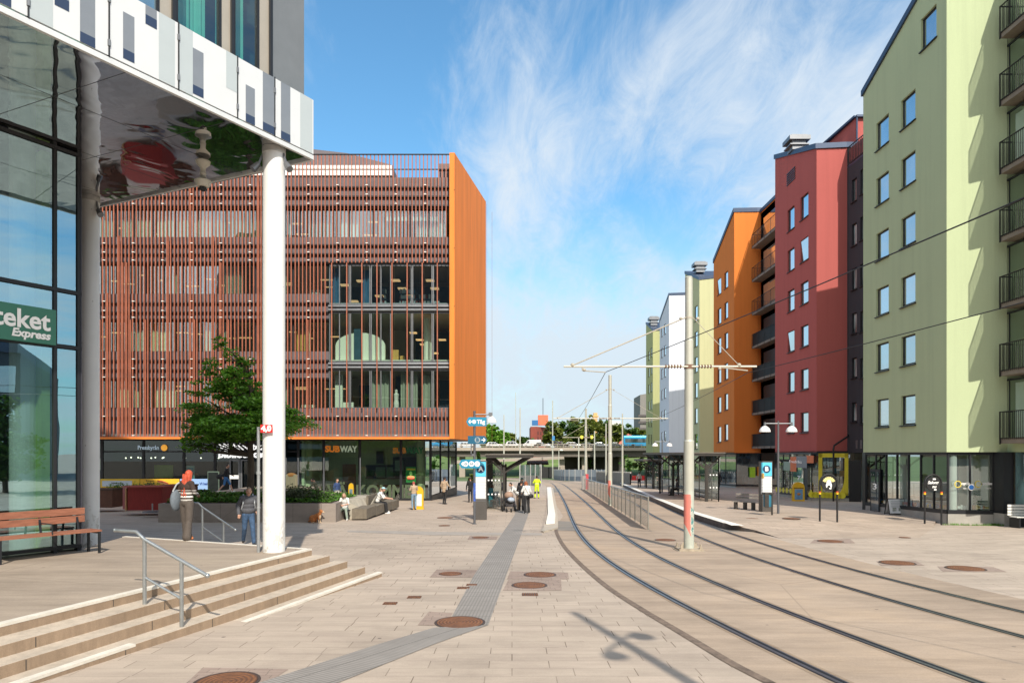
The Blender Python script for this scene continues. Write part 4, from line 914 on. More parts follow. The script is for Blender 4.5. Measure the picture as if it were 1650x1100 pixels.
def column(c, lab):
    m = MB(); r = .222; m.cyl((c.x,c.y,-.62 if c.y > 16 else ZT-.02),(c.x,c.y,HS), r, n=40); o = m.build('column', WCOL, tow, smooth='auto', world=True)
    k = MB(); k.lathe((c.x,c.y,HS-.12), [(r+.012,0),(r+.012,.11),(r,.11)], 32); k.build('column_collar', mat('collar_grey', (.5,.5,.48), .5), tow, world=True); return o
column(col2, ''); cz1 = ZP(144,318,HS); column(Vector((cz1.x,cz1.y,0)), '')
m = MB()
for c in (col2, Vector((cz1.x,cz1.y,0))):
    for s in (-1, 1): p = Vector((c.x+s*.28,c.y-.1,HS-.35)); m.cyl(p,(p.x+s*.1,p.y-.06,p.z-.14), .055,.075, n=10); m.beam((c.x+s*.2,c.y-.05,HS-.1),(p.x,p.y,p.z), .04,.04)
m.build('flood_light', METG, tow, world=True)
# drain pipe beside column and clearance sign
t = thing('clearance_sign', 'red clearance sign reading 4,0 on a grey pole beside the white column', 'sign', (col2.x-.27,col2.y-.14,ZT))
m = MB(); hp_ = CAMZ+(HY-688)/F*col2.y-ZT; m.cyl((0,0,0),(0,0,hp_), .032, n=10); m.cyl((0,0,1.6),(0,0,1.66), .045, n=10); m.cyl((0,0,.9),(0,0,.93), .04, n=10); m.beam((0,0,hp_-.03),(.14,-.12,hp_-.03), .03,.04); m.build('pole', mat('galvanised', (.45,.47,.48), .4, .7, var=.15), t)
m = MB(); m.box(.10,.34,-.16,-.14,hp_-.12,hp_+.04); m.build('plate', mat('sign_red', (.70,.02,.02), .45, var=0), t)
text('plate_letters', '4,0', .155, TW, t, (.22,-.166,hp_-.04), world=False, bold=.008, sx=1.05)
# hanging white dome camera lamp under the soffit
hc = ZP(327,297,HS-.55)
t = thing('camera_lamp', 'white dome camera on a short stem hanging under the mirrored soffit', 'camera', (hc.x,hc.y,HS-.62))
m = MB(); m.lathe((0,0,0), [(.0,.0),(.12,.02),(.16,.10),(.17,.14),(.08,.2),(.05,.26),(.07,.3),(.05,.36),(.06,.42),(.14,.5),(.15,.56),(.08,.62)], 20); m.build('housing', mat('lamp_cream', (.62,.60,.52), .4), t, smooth='auto')
m = MB(); m.ball((0,0,-.01), .075, 12, 8); m.build('dome', BLK, t)
# ================================================================ apartment houses on the right: plaster towers above glazed shops
ZS = 2.40      # underside of the plaster volumes
def clip(poly, f):                        # keep the part of a (u,z) polygon where f >= 0
    out = []
    for i in range(len(poly)):
        a, b = poly[i], poly[(i+1) % len(poly)]; fa, fb = f(a), f(b)
        if fa >= 0: out.append(a)
        if (fa >= 0) != (fb >= 0): t = fa/(fa-fb); out.append((a[0]+(b[0]-a[0])*t, a[1]+(b[1]-a[1])*t))
    return out
def wall(par, m_, P0, P1, z0, za, zb, wins, rec=.13, wname='window', pane=None, frame=None, sillc=None, tilt=()):
    """plaster wall from P0 to P1 seen with its outside on the right hand of P0->P1; windows are holes (u0,u1,z0,z1)"""
    P0 = Vector((P0[0],P0[1],0)); P1 = Vector((P1[0],P1[1],0)); L = (P1-P0).length; d = (P1-P0)/L; n = Vector((d.y,-d.x,0))
    def W(u, z, o=0): p = P0+d*u+n*o; return Vector((p.x,p.y,z))
    us = sorted({0,L}|{w[0] for w in wins}|{w[1] for w in wins}); zs = sorted({z0,max(za,zb)}|{w[2] for w in wins}|{w[3] for w in wins})
    m = MB(); top = lambda q: za+(zb-za)*q[0]/L-q[1]
    for i in range(len(us)-1):
        for j in range(len(zs)-1):
            cu, cz = (us[i]+us[i+1])/2, (zs[j]+zs[j+1])/2
            if any(w[0] < cu < w[1] and w[2] < cz < w[3] for w in wins): continue
            q = clip([(us[i],zs[j]),(us[i+1],zs[j]),(us[i+1],zs[j+1]),(us[i],zs[j+1])], top)
            if len(q) > 2: m.add([W(*p) for p in q], [tuple(range(len(q)))])
    for (a,b,c,e) in wins:
        for p, q in (((a,c),(b,c)),((b,c),(b,e)),((b,e),(a,e)),((a,e),(a,c))): m.add([W(*p),W(*q),W(*q,-rec),W(*p,-rec)], [(0,3,2,1)])
    m.build('wall', m_, par, world=True)
    for k, (a,b,c,e) in enumerate(wins):
        t = .07; f = MB()
        for (x0,x1,y0,y1) in ((a,b,c,c+t),(a,b,e-t,e),(a,a+t,c+t,e-t),(b-t,b,c+t,e-t)):
            f.add([W(x0,y0,-rec+.04),W(x1,y0,-rec+.04),W(x1,y1,-rec+.04),W(x0,y1,-rec+.04),W(x0,y0,-rec),W(x1,y0,-rec),W(x1,y1,-rec),W(x0,y1,-rec)], [(0,1,2,3),(0,4,5,1),(3,2,6,7),(0,3,7,4),(1,5,6,2)])
        fo = f.build(wname, frame or DARK, par, world=True)
        p = MB(); tz = .09 if k in tilt else 0
        p.add([W(a+t,c+t,-rec+.01),W(b-t,c+t,-rec+.01),W(b-t,e-t,-rec+.01+tz),W(a+t,e-t,-rec+.01+tz)], [(0,1,2,3)])
        po = p.build('pane', pane or WPAN, None); po.data.transform(pmat(par).inverted()); po.parent = fo
        s_ = MB(); s_.add([W(a-.06,c-.05,.09),W(b+.06,c-.05,.09),W(b+.06,c,-.02),W(a-.06,c,-.02),W(a-.06,c-.08,.09),W(b+.06,c-.08,.09),W(b+.06,c-.08,.0),W(a-.06,c-.08,.0)], [(0,1,2,3),(4,5,1,0),(7,6,5,4),(0,3,7,4),(1,5,6,2)])
        so_ = s_.build('sill', DARK, None); so_.data.transform(pmat(par).inverted()); so_.parent = fo
    return W, L
WPAN = pane_mat('window_pane', (.03,.04,.05), .40, 1.0, .04, cur=.8)
def plaster(name, col):
    m, nt, b = nmat(name); v = coords(nt); b.inputs['Roughness'].default_value = .85; b.inputs['Specular IOR Level'].default_value = .2
    c = mixc(nt, tuple(x*.93 for x in col), tuple(min(1,x*1.05) for x in col), noise(nt, v, .25, 6, .7))
    st = ramp(nt, noise(nt, coords(nt, (2.2,2.2,.07)), 1.0, 6, .7), [(.32, (.90,.90,.91)), (.52, (1,1,1))]); c = mixc(nt, c, st, .8, 'MULTIPLY')      # rain streaks
    sp2 = nt.nodes.new('ShaderNodeSeparateXYZ'); g_ = nt.nodes.new('ShaderNodeTexCoord'); lk(nt, g_.outputs['Object'], sp2.inputs[0])
    c = mixc(nt, c, ramp(nt, noise(nt, v, 26, 4, .7), [(.3, g3(.95)), (.7, g3(1.03))]), 1, 'MULTIPLY')
    lk(nt, c, b.inputs['Base Color']); bump(nt, b, noise(nt, v, 40, 4), .12, .006); return m
def u_of(P0, P1, px):
    P0 = Vector(P0[:2]); P1 = Vector(P1[:2]); p = RL(px, P0, (P1-P0).normalized()); return (p-P0).length
NAVY = mat('roof_navy', (.05,.075,.13), .45, .3, var=.1); ROOFG = mat('roof_grey', (.06,.065,.075), .5, .3, var=.15)
def house(label, plc, corner, farpx, rightpx, zfar, znear, zright, ridge=None, slope=.008, vd=10, rdy=-.3, roof=True, name='apartment_house'):
    C0 = Vector(corner); fk = (farpx-CX)/F; Fa = RL(farpx, C0, (slope,1)); R0 = RL(rightpx, C0, (1,rdy*.1))
    h = thing(name, label, 'building', (C0.x,C0.y,gz(C0.y)), group=None)
    return h, C0, Fa, R0
def roofslab(h, pts, th=.28, m_=None, ov=.12):
    m = MB(); cx_ = sum(p[0] for p in pts)/len(pts); cy_ = sum(p[1] for p in pts)/len(pts)
    Q = []
    for p in pts: d = Vector((p[0]-cx_,p[1]-cy_)); d = d*(1+ov/max(d.length,.1)); Q.append((cx_+d.x,cy_+d.y))
    m.prism(Q, [p[2]+.004 for p in pts], [p[2]+th for p in pts]); return m.build('roof', m_ or NAVY, h, world=True)
def backs(h, pts, z0, zt, m_):            # remaining walls of the volume
    m = MB(); 
    for i in range(len(pts)-1): a, b = pts[i], pts[i+1]; m.add([(a[0],a[1],z0),(b[0],b[1],z0),(b[0],b[1],zt[i+1]),(a[0],a[1],zt[i])], [(0,1,2,3)])
    m.build('rear_wall', m_, h, world=True)
def vent(h, x, y, z, s=1.5, hh=1.5):
    s *= .8; hh *= .8
    m = MB(); m.box(x-s*.35,x+s*.35,y-s*.35,y+s*.35,z,z+hh*.62); m.prism([(x-s*.55,y-s*.5),(x+s*.55,y-s*.5),(x+s*.55,y+s*.5),(x-s*.55,y+s*.5)], z+hh*.62, z+hh*.9); m.box(x-s*.42,x+s*.42,y-s*.4,y+s*.4,z+hh*.9,z+hh); m.box(x-s*.5,x+s*.5,y-s*.45,y+s*.45,z+hh*.28,z+hh*.36); m.build('roof_vent', METG, h, world=True)
SHG = glass('shopfront_glass', (.66,.76,.74), .17, .8, wav=.03); STN = mat('plinth_stone', (.36,.345,.31), .8, var=.12, scale=2)
ROOMW = mat('shop_room_wall', (.50,.50,.43), .85, var=.04)
def shop(h, pts, zt, plinth=.45, mulls=1.0, fr=None, gl=None, depth=3.0, room=True, skip=()):
    """glazed ground floor along a polyline (outside on the right hand)"""
    for s in range(len(pts)-1):
        P0 = Vector((pts[s][0],pts[s][1],0)); P1 = Vector((pts[s+1][0],pts[s+1][1],0)); L = (P1-P0).length; d = (P1-P0)/L; n = Vector((d.y,-d.x,0)); N = max(1, round(L/mulls))
        def W(u, z, o=0): p = P0+d*u+n*o; return (p.x,p.y,z)
        zg = lambda u: gz((P0+d*u).y)
        m = MB(); m.add([W(0,zg(0)-.3,.03),W(L,zg(L)-.3,.03),W(L,zg(L)+plinth,.03),W(0,zg(0)+plinth,.03),W(0,zg(0)+plinth,-.2),W(L,zg(L)+plinth,-.2)], [(0,1,2,3),(3,2,5,4)]); m.build('plinth', STN, h, world=True)
        m = MB()
        def bar(u0,u1,z0,z1,o=.02,th=.1): m.add([W(u0,z0,o),W(u1,z0,o),W(u1,z1,o),W(u0,z1,o),W(u0,z0,o-th),W(u1,z0,o-th),W(u1,z1,o-th),W(u0,z1,o-th)], [(0,1,2,3),(7,6,5,4),(0,4,5,1),(3,2,6,7),(0,3,7,4),(1,5,6,2)])
        for k in range(N+1): u = L*k/N; bar(max(0,u-.03),min(L,u+.03),zg(u)+plinth,zt)
        bar(0,L,zt-.1,zt,.022,.11); m.add([W(0,zg(0)+plinth-.01,.035),W(L,zg(L)+plinth-.01,.035),W(L,zg(L)+plinth+.16,.035),W(0,zg(0)+plinth+.16,.035)], [(0,1,2,3)])
        m.build('shop_frame', fr or DARK, h, world=True)
        for k in range(N):
            a, b = L*k/N+.03, L*(k+1)/N-.03; g_ = MB(); g_.add([W(a,zg(a)+plinth+.05,-.02),W(b,zg(b)+plinth+.05,-.02),W(b,zt-.1,-.02),W(a,zt-.1,-.02)], [(0,1,2,3)]); g_.build('shop_window', gl or SHG, h, world=True)
        if room:
            m = MB(); m.add([W(.1,zg(0)-.1,-depth),W(L-.1,zg(L)-.1,-depth),W(L-.1,zt,-depth),W(.1,zt,-depth)], [(0,1,2,3)]); m.add([W(0,zg(0)+.05,-.15),W(L,zg(L)+.05,-.15),W(L,zg(L)+.05,-depth),W(0,zg(0)+.05,-depth)], [(0,1,2,3)], 1); m.build('shop_room', [ROOMW, mat('shop_room_floor', (.22,.2,.17), .6)], h, world=True)
# ---------------------------------------------------------------- 1 green house, nearest
GC = Vector((18.4,28.9)); GF = RL(1391, GC, (.008,1)); 
GRN = plaster('green_plaster', (.485,.565,.345))
gh = thing('apartment_house', 'lime green apartment house with black balconies at the right edge, nearest of the row', 'building', (GC.x,GC.y,gz(GC.y)), group='coloured apartment houses along the track')
gzt = lambda y, py: CAMZ+(HY-py)/F*y
uA, uB = u_of(GF,GC,1412), u_of(GF,GC,1432); uC, uD = u_of(GF,GC,1452), u_of(GF,GC,1475); uE, uF = u_of(GF,GC,1484), u_of(GF,GC,1509)
wins = []
for k in range(6): wins += [(uA,uB,3.68+2.79*k,5.05+2.79*k),(uC,uD,3.68+2.79*k,5.05+2.79*k)]
wins.append((uE,uF,3.68+2.79*6,5.1+2.79*6))
zF_ = gzt(GF.y,155); zN_ = zF_+(GF.y-GC.y)*math.tan(math.radians(20.5))
wall(gh, GRN, GF, GC, ZS, zF_, zN_, wins)
GR = Vector((20.62,28.42)); zR_ = zN_-.2
wall(gh, GRN, GC, GR, ZS, zN_, zN_, [])
gk = Vector((30,28)); 
m = MB(); o = 0
back_ = Vector((GF.x+9,GF.y)); backs(gh, [(GR.x+1.6,GR.y),(back_.x,GC.y),(back_.x,GF.y),(GF.x,GF.y)], ZS, [zN_,zN_,zF_,zF_], GRN)
roofslab(gh, [(GF.x,GF.y,zF_),(GC.x,GC.y,zN_),(back_.x,GC.y,zN_),(back_.x,GF.y,zF_)], .3)
m = MB(); m.prism([(GC.x+.02,GC.y+.02),(back_.x,GC.y),(back_.x,GF.y-.02),(GF.x+.02,GF.y-.02)], ZS-.03, ZS+.12); m.build('soffit', DARK, gh, world=True)
# balcony front running towards us
BYa, BYb = 28.42, 25.3; BX = 20.62; slz = [gzt(28.1,q) for q in (713.5,605,496.5,388.7,279.7,170)]; pt_ = (slz[-1]-slz[0])/5; slz += [slz[-1]+pt_*(k+1) for k in range(1)]
m = MB()
m.add([(BX,BYa,ZS),(BX,BYb,ZS),(BX,BYb,slz[0]),(BX,BYa,slz[0])], [(0,1,2,3)])
m.add([(BX+1.7,BYa+.0,ZS),(BX+1.7,BYb,ZS),(BX+1.7,BYb,slz[-1]+3),(BX+1.7,BYa,slz[-1]+3)], [(0,1,2,3)])
m.add([(BX,BYa-.02,ZS),(BX+1.7,BYa-.02,ZS),(BX+1.7,BYa-.02,slz[-1]+3),(BX,BYa-.02,slz[-1]+3)], [(0,1,2,3)])
m.add([(BX,BYb,ZS),(BX+8,BYb,ZS),(BX+8,BYb,slz[-1]+3),(BX,BYb,slz[-1]+3)], [(0,1,2,3)])
m.build('wall', GRN, gh, world=True)
m = MB(); m.box(BX-.1,BX+9,BYb,BYa,slz[-1]+2.9,slz[-1]+3.1); m.build('roof', NAVY, gh, world=True)
CONCB = mat('balcony_slab', (.22,.18,.15), .8, var=.15)
BGL = glass('balcony_glass', (.80,.90,.84), .12, .7)
def railing(m, x, y0, y1, z, h=1.05, sp=.11, post=1.6, ret=None):
    n = int(abs(y1-y0)/sp)
    for i in range(n+1): y = y0+(y1-y0)*i/n; m.box(x-.008,x+.008,y-.008,y+.008,z-.05,z+h)
    n = max(1, int(abs(y1-y0)/post))
    for i in range(n+1): y = y0+(y1-y0)*i/n; m.box(x-.03,x+.0,y-.03,y+.03,z-.25,z+h+.02)
    for q in (0, h): m.box(x-.022,x+.022,min(y0,y1),max(y0,y1),z+q-.02,z+q+.02)
    if ret:
        n = int(abs(ret-x)/sp)
        for i in range(n+1): xx = x+(ret-x)*i/n; m.box(xx-.008,xx+.008,y0-.008,y0+.008,z-.05,z+h)
        for q in (0, h): m.box(min(x,ret),max(x,ret),y0-.022,y0+.022,z+q-.02,z+q+.02)
for k, z in enumerate(slz):
    m = MB(); m.box(BX-.50,BX+1.7,BYb,28.12,z-.02,z+.18); b_o = m.build('balcony', CONCB, gh, world=True)
    m = MB(); railing(m, BX-.52, 28.1, BYb+.1, z+.2, 1.08, ret=BX-.02); r_ = m.build('balcony_railing', BLK, None); r_.data.transform(pmat(gh).inverted()); r_.parent = b_o
    m = MB()
    for j in range(4):
        y1 = 28.3-j*.98
        m.box(BX-.02,BX+.02,y1-.03,y1,z+.2,z+2.62)
    m.box(BX-.03,BX+.03,BYb,28.4,z+2.58,z+2.66); m.build('glazing_bar', DARK, gh, world=True)
    m = MB(); m.add([(BX,28.3,z+.2),(BX,BYb,z+.2),(BX,BYb,z+2.6),(BX,28.3,z+2.6)], [(0,1,2,3)]); m.build('balcony_glass', BGL, gh, world=True)
    if k in (0,4):
        c_ = MB(); n = 60; V = []
        n = 18
        for i in range(n+1): V += [(BX+.18+.04*math.sin(i*1.1), 28.2-i*.17, z+.22), (BX+.18+.04*math.sin(i*1.1), 28.2-i*.17, z+2.5)]
        c_.add(V, [(2*i,2*i+2,2*i+3,2*i+1) for i in range(n)]); c_.build('curtain', WHT, gh, world=True)
    else:
        p = MB(); p.box(BX+1.6,BX+1.66,25.4,27.6,z+.2,z+2.3); p.box(BX+1.55,BX+1.6,25.5,27.5,z+1.0,z+2.2,mi=1); p.build('balcony_door', [DARK, WPAN], gh, world=True)
        p = MB(); rr_ = random.Random(k)
        for i in range(260 if k == 5 or k == 3 else 120):
            c_ = Vector((BX+.5+rr_.gauss(0,.13), 27.2+rr_.gauss(0,.28), z+.5+abs(rr_.gauss(.3,.3))*(2.0 if k == 5 else 1))); d_ = Vector((rr_.uniform(-1,1),rr_.uniform(-1,1),rr_.uniform(-.4,.8))).normalized()*.1; w_ = d_.orthogonal().normalized()*.03
            p.add([c_-d_*.5, c_+w_, c_+d_, c_-w_], [(0,1,2,3)])
        p.box(BX+.35,BX+.65,26.9,27.4,z+.2,z+.5,mi=1); p.build('balcony_plant', [MATS['plant_green'], mat('pot_terracotta', (.45,.2,.1), .8)], gh, world=True)
# shop floor of the green house
shop(gh, [(GF.x+.12,GF.y-.05),(GC.x+.1,GC.y+.1)], ZS-.02, mulls=.92)
zt = ZS-.02; sy = GC.y+.1
sx1 = (1603-CX)/F*28.6; sx2 = (1622-CX)/F*28.5
shop(gh, [(GC.x+.1,sy),(sx1,sy-.3)], zt, mulls=.72)
for q_ in ((sx1,sx2,28.1,28.9,gz(28)+.5,ZS),(GF.x+.1,GF.x+1.2,GF.y,GF.y+.3,-1.1,ZS)): m = MB(); m.box(*q_); m.build('pier', mat('pier_black', (.02,.021,.024), .3), gh, world=True)
m = MB(); m.box(sx1,sx2,28.05,28.9,-1.2,gz(28)+.5); m.build('plinth', STN, gh, world=True)
m = MB(); m.quad((sx2,28.0,-.2),(sx2+.05,25.3,-.2),(sx2+.05,25.3,zt),(sx2,28.0,zt)); m.build('shop_window', pane_mat('shop_side_pane', (.05,.10,.10), .3), gh, world=True)
m = MB(); m.quad((sx2+.01,28.0,-1.2),(sx2+.06,25.3,-1.2),(sx2+.06,25.3,-.2),(sx2+.01,28.0,-.2)); m.quad((sx2+.05,25.3,-1.2),(sx2+8,25.3,-1.2),(sx2+8,25.3,ZS),(sx2+.05,25.3,ZS)); m.build('plinth', DARK, gh, world=True)
# things in the shop: columns, coloured stickers, letters, plant
m = MB()
for x, y, r_ in ((GC.x+.40,GC.y+.25,.17),(GC.x+1.22,GC.y+.35,.11),(GC.x+.9,GC.y+4.6,.22)): m.cyl((x,y,-1),(x,y,ZS), r_, n=18)
m.build('shop_column', WHT, gh, world=True)
m = MB(); m.box(GC.x+1.0,GC.x+1.98,GC.y+.75,GC.y+.8,-.9,ZS-.05); m.box(GC.x+1.85,GC.x+2.05,GC.y+.1,GC.y+.8,-.9,ZS-.05); m.build('partition', mat('partition_cream', (.70,.68,.55), .8, var=.04), gh, world=True)
m = MB(); m.box(GC.x+.58,GC.x+1.0,GC.y+.8,GC.y+.9,-.6,1.9); m.build('shop_door', mat('door_petrol', (.02,.07,.09), .4), gh, world=True)
m = MB(); rr_ = random.Random(9)
for i in range(150):
    c_ = Vector((GC.x+1.75+rr_.gauss(0,.16), sy+.45+rr_.gauss(0,.1), .25+rr_.gauss(0,.28))); d_ = Vector((rr_.uniform(-1,1),rr_.uniform(-1,1),rr_.uniform(-.4,.8))).normalized()*.08; w_ = d_.orthogonal().normalized()*.03
    m.add([c_-d_*.5, c_+w_, c_+d_, c_-w_], [(0,1,2,3)])
m.cyl((GC.x+1.75,sy+.45,-.4),(GC.x+1.75,sy+.45,.4), .02, n=6); m.cyl((GC.x+1.75,sy+.45,-.75),(GC.x+1.75,sy+.45,-.35), .12,.15, n=10, mi=1)
m.build('shop_plant', [MATS['plant_green'], WHT], gh, world=True)
cols = [mat('toy_red', (.62,.06,.04), .6), mat('toy_blue', (.05,.18,.5), .6), mat('toy_yellow', (.75,.5,.05), .6), mat('toy_white', (.75,.75,.72), .6), mat('toy_orange', (.7,.25,.05), .6)]
m = MB(); rr_ = random.Random(2)
def sill_goods(P0, P1, zf, off=-.15):
    P0 = Vector(P0); P1 = Vector(P1); L = (P1-P0).length; d = (P1-P0)/L; n = Vector((d.y,-d.x)); u = .1
    while u < L-.2:
        w_ = rr_.uniform(.06,.2); p = P0+d*(u+w_/2)+n*off; m.obox((p.x,p.y,zf(p.y)+.08+rr_.uniform(0,.03)), w_*.9, .08, rr_.uniform(.08,.2), math.atan2(d.y,d.x), mi=rr_.randrange(5)); u += w_+.01
sill_goods((GF.x+.12,GF.y),(GC.x+.1,GC.y+.1), lambda y: gz(y)+.62); sill_goods((GC.x+.1,sy),(sx1,sy-.3), lambda y: gz(y)+.62)
m.build('window_display', cols, gh, world=True)
LW = mat('decal_white', (.8,.8,.78), .6, var=0); LB = mat('decal_blue', (.03,.17,.55), .5, var=0); LY_ = mat('decal_yellow', (.85,.65,.05), .5, var=0)
yv = sy-.17
text('window_letters', 'optik', .17, LW, gh, (GC.x+.75,yv,gzt(28.6,779)), bold=.006); text('window_letters', 'atelier', .17, LW, gh, (GC.x+1.62,yv-.1,gzt(28.6,779)), bold=.006)
text('window_letters', 'öppet', .10, LW, gh, (GC.x+.77,yv,gzt(28.6,786.5))); text('window_letters', 'öppet', .10, LW, gh, (GC.x+1.65,yv-.1,gzt(28.6,786.5)))
m = MB()
for x in (GC.x+.42, GC.x+1.28):
    for i in range(16): a = i/16*2*PI; m.obox((x+.13*math.cos(a),yv-.02,gzt(28.6,780)+.13*math.sin(a)), .055,.006,.03, 0, mi=0, ry=-a+PI/2)
x = GC.x+.98; m.cyl((x,yv-.02,gzt(28.6,785)),(x,yv-.03,gzt(28.6,785)), .14, n=20, mi=1); m.cyl((x,yv-.03,gzt(28.6,785)),(x,yv-.04,gzt(28.6,785)), .10, n=20, mi=2)
m.build('window_decal', [LY_, LW, LB], gh, world=True)
dg_ = (GC-GF).normalized(); ng_ = Vector((dg_.y,-dg_.x))      # glazed door with number 3 in the side front
def WG(px, z, o=.06): q = RL(px, GF+Vector((.12,-.05)), dg_)+ng_*o; return Vector((q.x,q.y,z))
m = MB(); m.add([WG(1404,gz(35)-.05),WG(1420,gz(34)-.05),WG(1420,1.55),WG(1404,1.55)], [(0,1,2,3)]); m.build('door', DARK, gh, world=True)
m = MB(); m.add([WG(1406,gz(35)+.2,.08),WG(1418,gz(34)+.2,.08),WG(1418,1.4,.08),WG(1406,1.4,.08)], [(0,1,2,3)]); m.build('door_glass', pane_mat('door_dark_pane', (.02,.03,.035), .12), gh, world=True)
text('door_number', '3', .42, TW, gh, WG(1413,.65,.11), rz=math.atan2(dg_.y,dg_.x), sx=2.4)
# ---------------------------------------------------------------- 2 dark red house
RC = Vector((20.3,45.5)); RF = RL(1249, RC, (.008,1)); RED = plaster('red_plaster', (.45,.118,.105))
rh = thing('apartment_house', 'dark red apartment house with a grey link beside the lime green one', 'building', (RC.x,RC.y,gz(RC.y)), group='coloured apartment houses along the track')
def colwins(F_, C_, cols_, rows): 
    out = []
    for (a, b, ys_) in cols_:
        ua, ub = u_of(F_,C_,a), u_of(F_,C_,b); d = (C_-F_).normalized(); pa = F_+d*(ua+ub)/2
        for (y0, y1) in ys_: out.append((ua,ub,gzt(pa.y,y1),gzt(pa.y,y0)))
    return out
wR = colwins(RF, RC, [(1269,1280,[(335+66*k,370+66*k-k*.6) for k in range(6)]),(1289.8,1302.5,[(314+70*k,351+69*k) for k in range(6)])], 6)
zRf, zRn = gzt(RF.y,256), gzt(RC.y,240)
wall(rh, RED, RF, RC, ZS, zRf, zRn, wR, tilt=(3,7))
RR_ = Vector(((1365-CX)/F*45.1,45.1)); wall(rh, RED, RC, RR_, ZS, zRn, zRn-.1, [])
rb = RF.x+9; backs(rh, [(rb,RC.y),(rb,RF.y),(RF.x,RF.y)], ZS, [zRn,zRf,zRf], RED)
roofslab(rh, [(RF.x,RF.y,zRf),(RC.x,RC.y,zRn),(RR_.x,RR_.y,zRn-.1),(rb,RC.y,zRn),(rb,RF.y,zRf)], .35)
m = MB(); m.prism([(RC.x,RC.y),(RR_.x+8,RR_.y-2),(rb,RF.y),(RF.x,RF.y)], ZS-.03, ZS+.1); m.build('soffit', DARK, rh, world=True)
vent(rh, (1288-CX)/F*49, 49.5, gzt(49,240), 1.7, 1.3)
# upper set-back volume with the railing terrace
ax, ay = (1319-CX)/F*52, 52; 
m = MB(); x0, x1 = (1318-CX)/F*49, (1372-CX)/F*47; m.prism([(x0+.4,49.5),(x1,46.5),(x1+9,46.5),(x1+9,56),(x0+.4,56)], zRn-.4, [gzt(49,236),gzt(46.5,190),gzt(46.5,190),gzt(46.5,190),gzt(49,236)]); m.build('upper_storey', RED, rh, world=True)
m = MB(); m.beam((x0+.3,49.4,gzt(49,235)),(x1,46.4,gzt(46.5,189)), .3,.14); m.beam((x1,46.4,gzt(46.5,189)),(x1+9,46.4,gzt(46.5,189)), .3,.14); m.cyl((x1+.05,46.35,gzt(46.5,189)),(x1+.05,46.35,gzt(45,232)), .06, n=8); m.build('roof_edge', NAVY, rh, world=True)
m = MB(); xg = RL(1275, RF, (RC-RF).normalized()); zg_ = gzt(xg.y,284)
for i in range(6): m.box(xg.x-.05,xg.x-.01,xg.y-.75,xg.y+.75,zg_-.45+i*.16,zg_-.38+i*.16)
m.build('wall_grille', DARK, rh, world=True)
# grey link between the two houses
LG = plaster('charcoal_plaster', (.055,.055,.065)); LP0 = RR_; LP1 = RL(1391.5, RR_, (.045,-1)); LP1 = LP0+(LP1-LP0)*1.25
lw = colwins(LP0, LP1, [(1372.5,1380.5,[(288+72*k,324+71*k) for k in range(6)]),(1386,1392,[(273+76*k,312+74*k) for k in range(6)])], 6)
lw = [w for w in lw if w[1]-w[0] > .1]
wall(rh, LG, LP0, LP1, ZS, gzt(44.8,268), gzt(44.8,268), lw, pane=pane_mat('link_pane', (.12,.15,.15), .2))
m = MB(); m.prism([(LP0.x,LP0.y),(LP1.x,LP1.y),(LP1.x+8,LP1.y),(LP0.x+8,LP0.y)], gzt(44.8,268)-.05, gzt(44.8,268)+.1); m.build('roof', NAVY, rh, world=True)
for yy_ in (43.9,43.4): m = MB(); xv = LP0.x+(LP0.y-yy_)*.045; m.box(xv-.03,xv+.02,yy_-.12,yy_+.12,ZS+.25,ZS+.8); m.build('wall_vent', METG, rh, world=True)
m = MB(); m.cyl((LP0.x+.05,LP0.y-.12,ZS+1.2),(LP0.x+.05,LP0.y-.12,gzt(45,240)), .07, n=8); m.tube([(LP0.x+.05,LP0.y-.12,ZS+1.2),(LP0.x-.1,LP0.y-.25,ZS+1.05),((1344-CX)/F*44.6,44.6,ZS+.45),((1343-CX)/F*44.6,44.6,ZS+.2),((1343-CX)/F*44.6,44.6,gz(44)+.1)], .06, n=8)
m.build('drain_pipe', BLK, rh, world=True)
m = MB(); zt_ = gzt(44.8,268)+.1
for (z_, ) in ((1.15,),(1.05,)): pass
m.beam((LP0.x,LP0.y-.1,zt_+1.2),(LP1.x,LP1.y,zt_+1.2), .05,.05); m.beam((LP0.x,LP0.y-.1,zt_+.1),(LP1.x,LP1.y,zt_+.1), .05,.05)
for i in range(14): p = LP0.lerp(LP1, i/13); m.cyl((p.x,p.y-.05,zt_),(p.x,p.y-.05,zt_+1.2), .02, n=5)
m.build('terrace_railing', DARK, rh, world=True)
m = MB(); m.add([(LP0.x+.05,LP0.y,zt_+.15),(LP1.x+.05,LP1.y,zt_+.15),(LP1.x+.05,LP1.y,zt_+1.1),(LP0.x+.05,LP0.y,zt_+1.1)], [(0,1,2,3)]); m.build('terrace_screen', mat('red_screen', (.33,.10,.09), .6, var=.3, scale=4), rh, world=True)
# red house shopfront: glazed left bay, door 7, yellow framed window
P_a = Vector((RF.x+.15,RF.y)); P_b = Vector((RC.x-.25,RC.y+.2)); P_c = Vector(((1306-CX)/F*45.4,45.2))
shop(rh, [(P_a.x,P_a.y),(P_b.x,P_b.y-.0)], ZS-.02, mulls=1.4, depth=4)
YF = mat('yellow_frame', (.72,.60,.03), .5, var=.04); YF2 = mat('yellow_scallop', (.80,.72,.04), .5, var=0)
p0 = Vector((P_b.x,P_b.y)); p1 = Vector(((1368-CX)/F*44.6,44.4)); p2 = Vector(((1392-CX)/F*43.6,43.6))
shop(rh, [(p0.x,p0.y),(p1.x,p1.y)], ZS-.02, mulls=2.0, depth=2.5)
m = MB(); d = (p1-p0).normalized(); n_ = Vector((d.y,-d.x))
def WW(px, z, o=.05): q = RL(px, p0, d); q = q+n_*o; return (q.x,q.y,z)
zz0 = gz(44.5)+.62
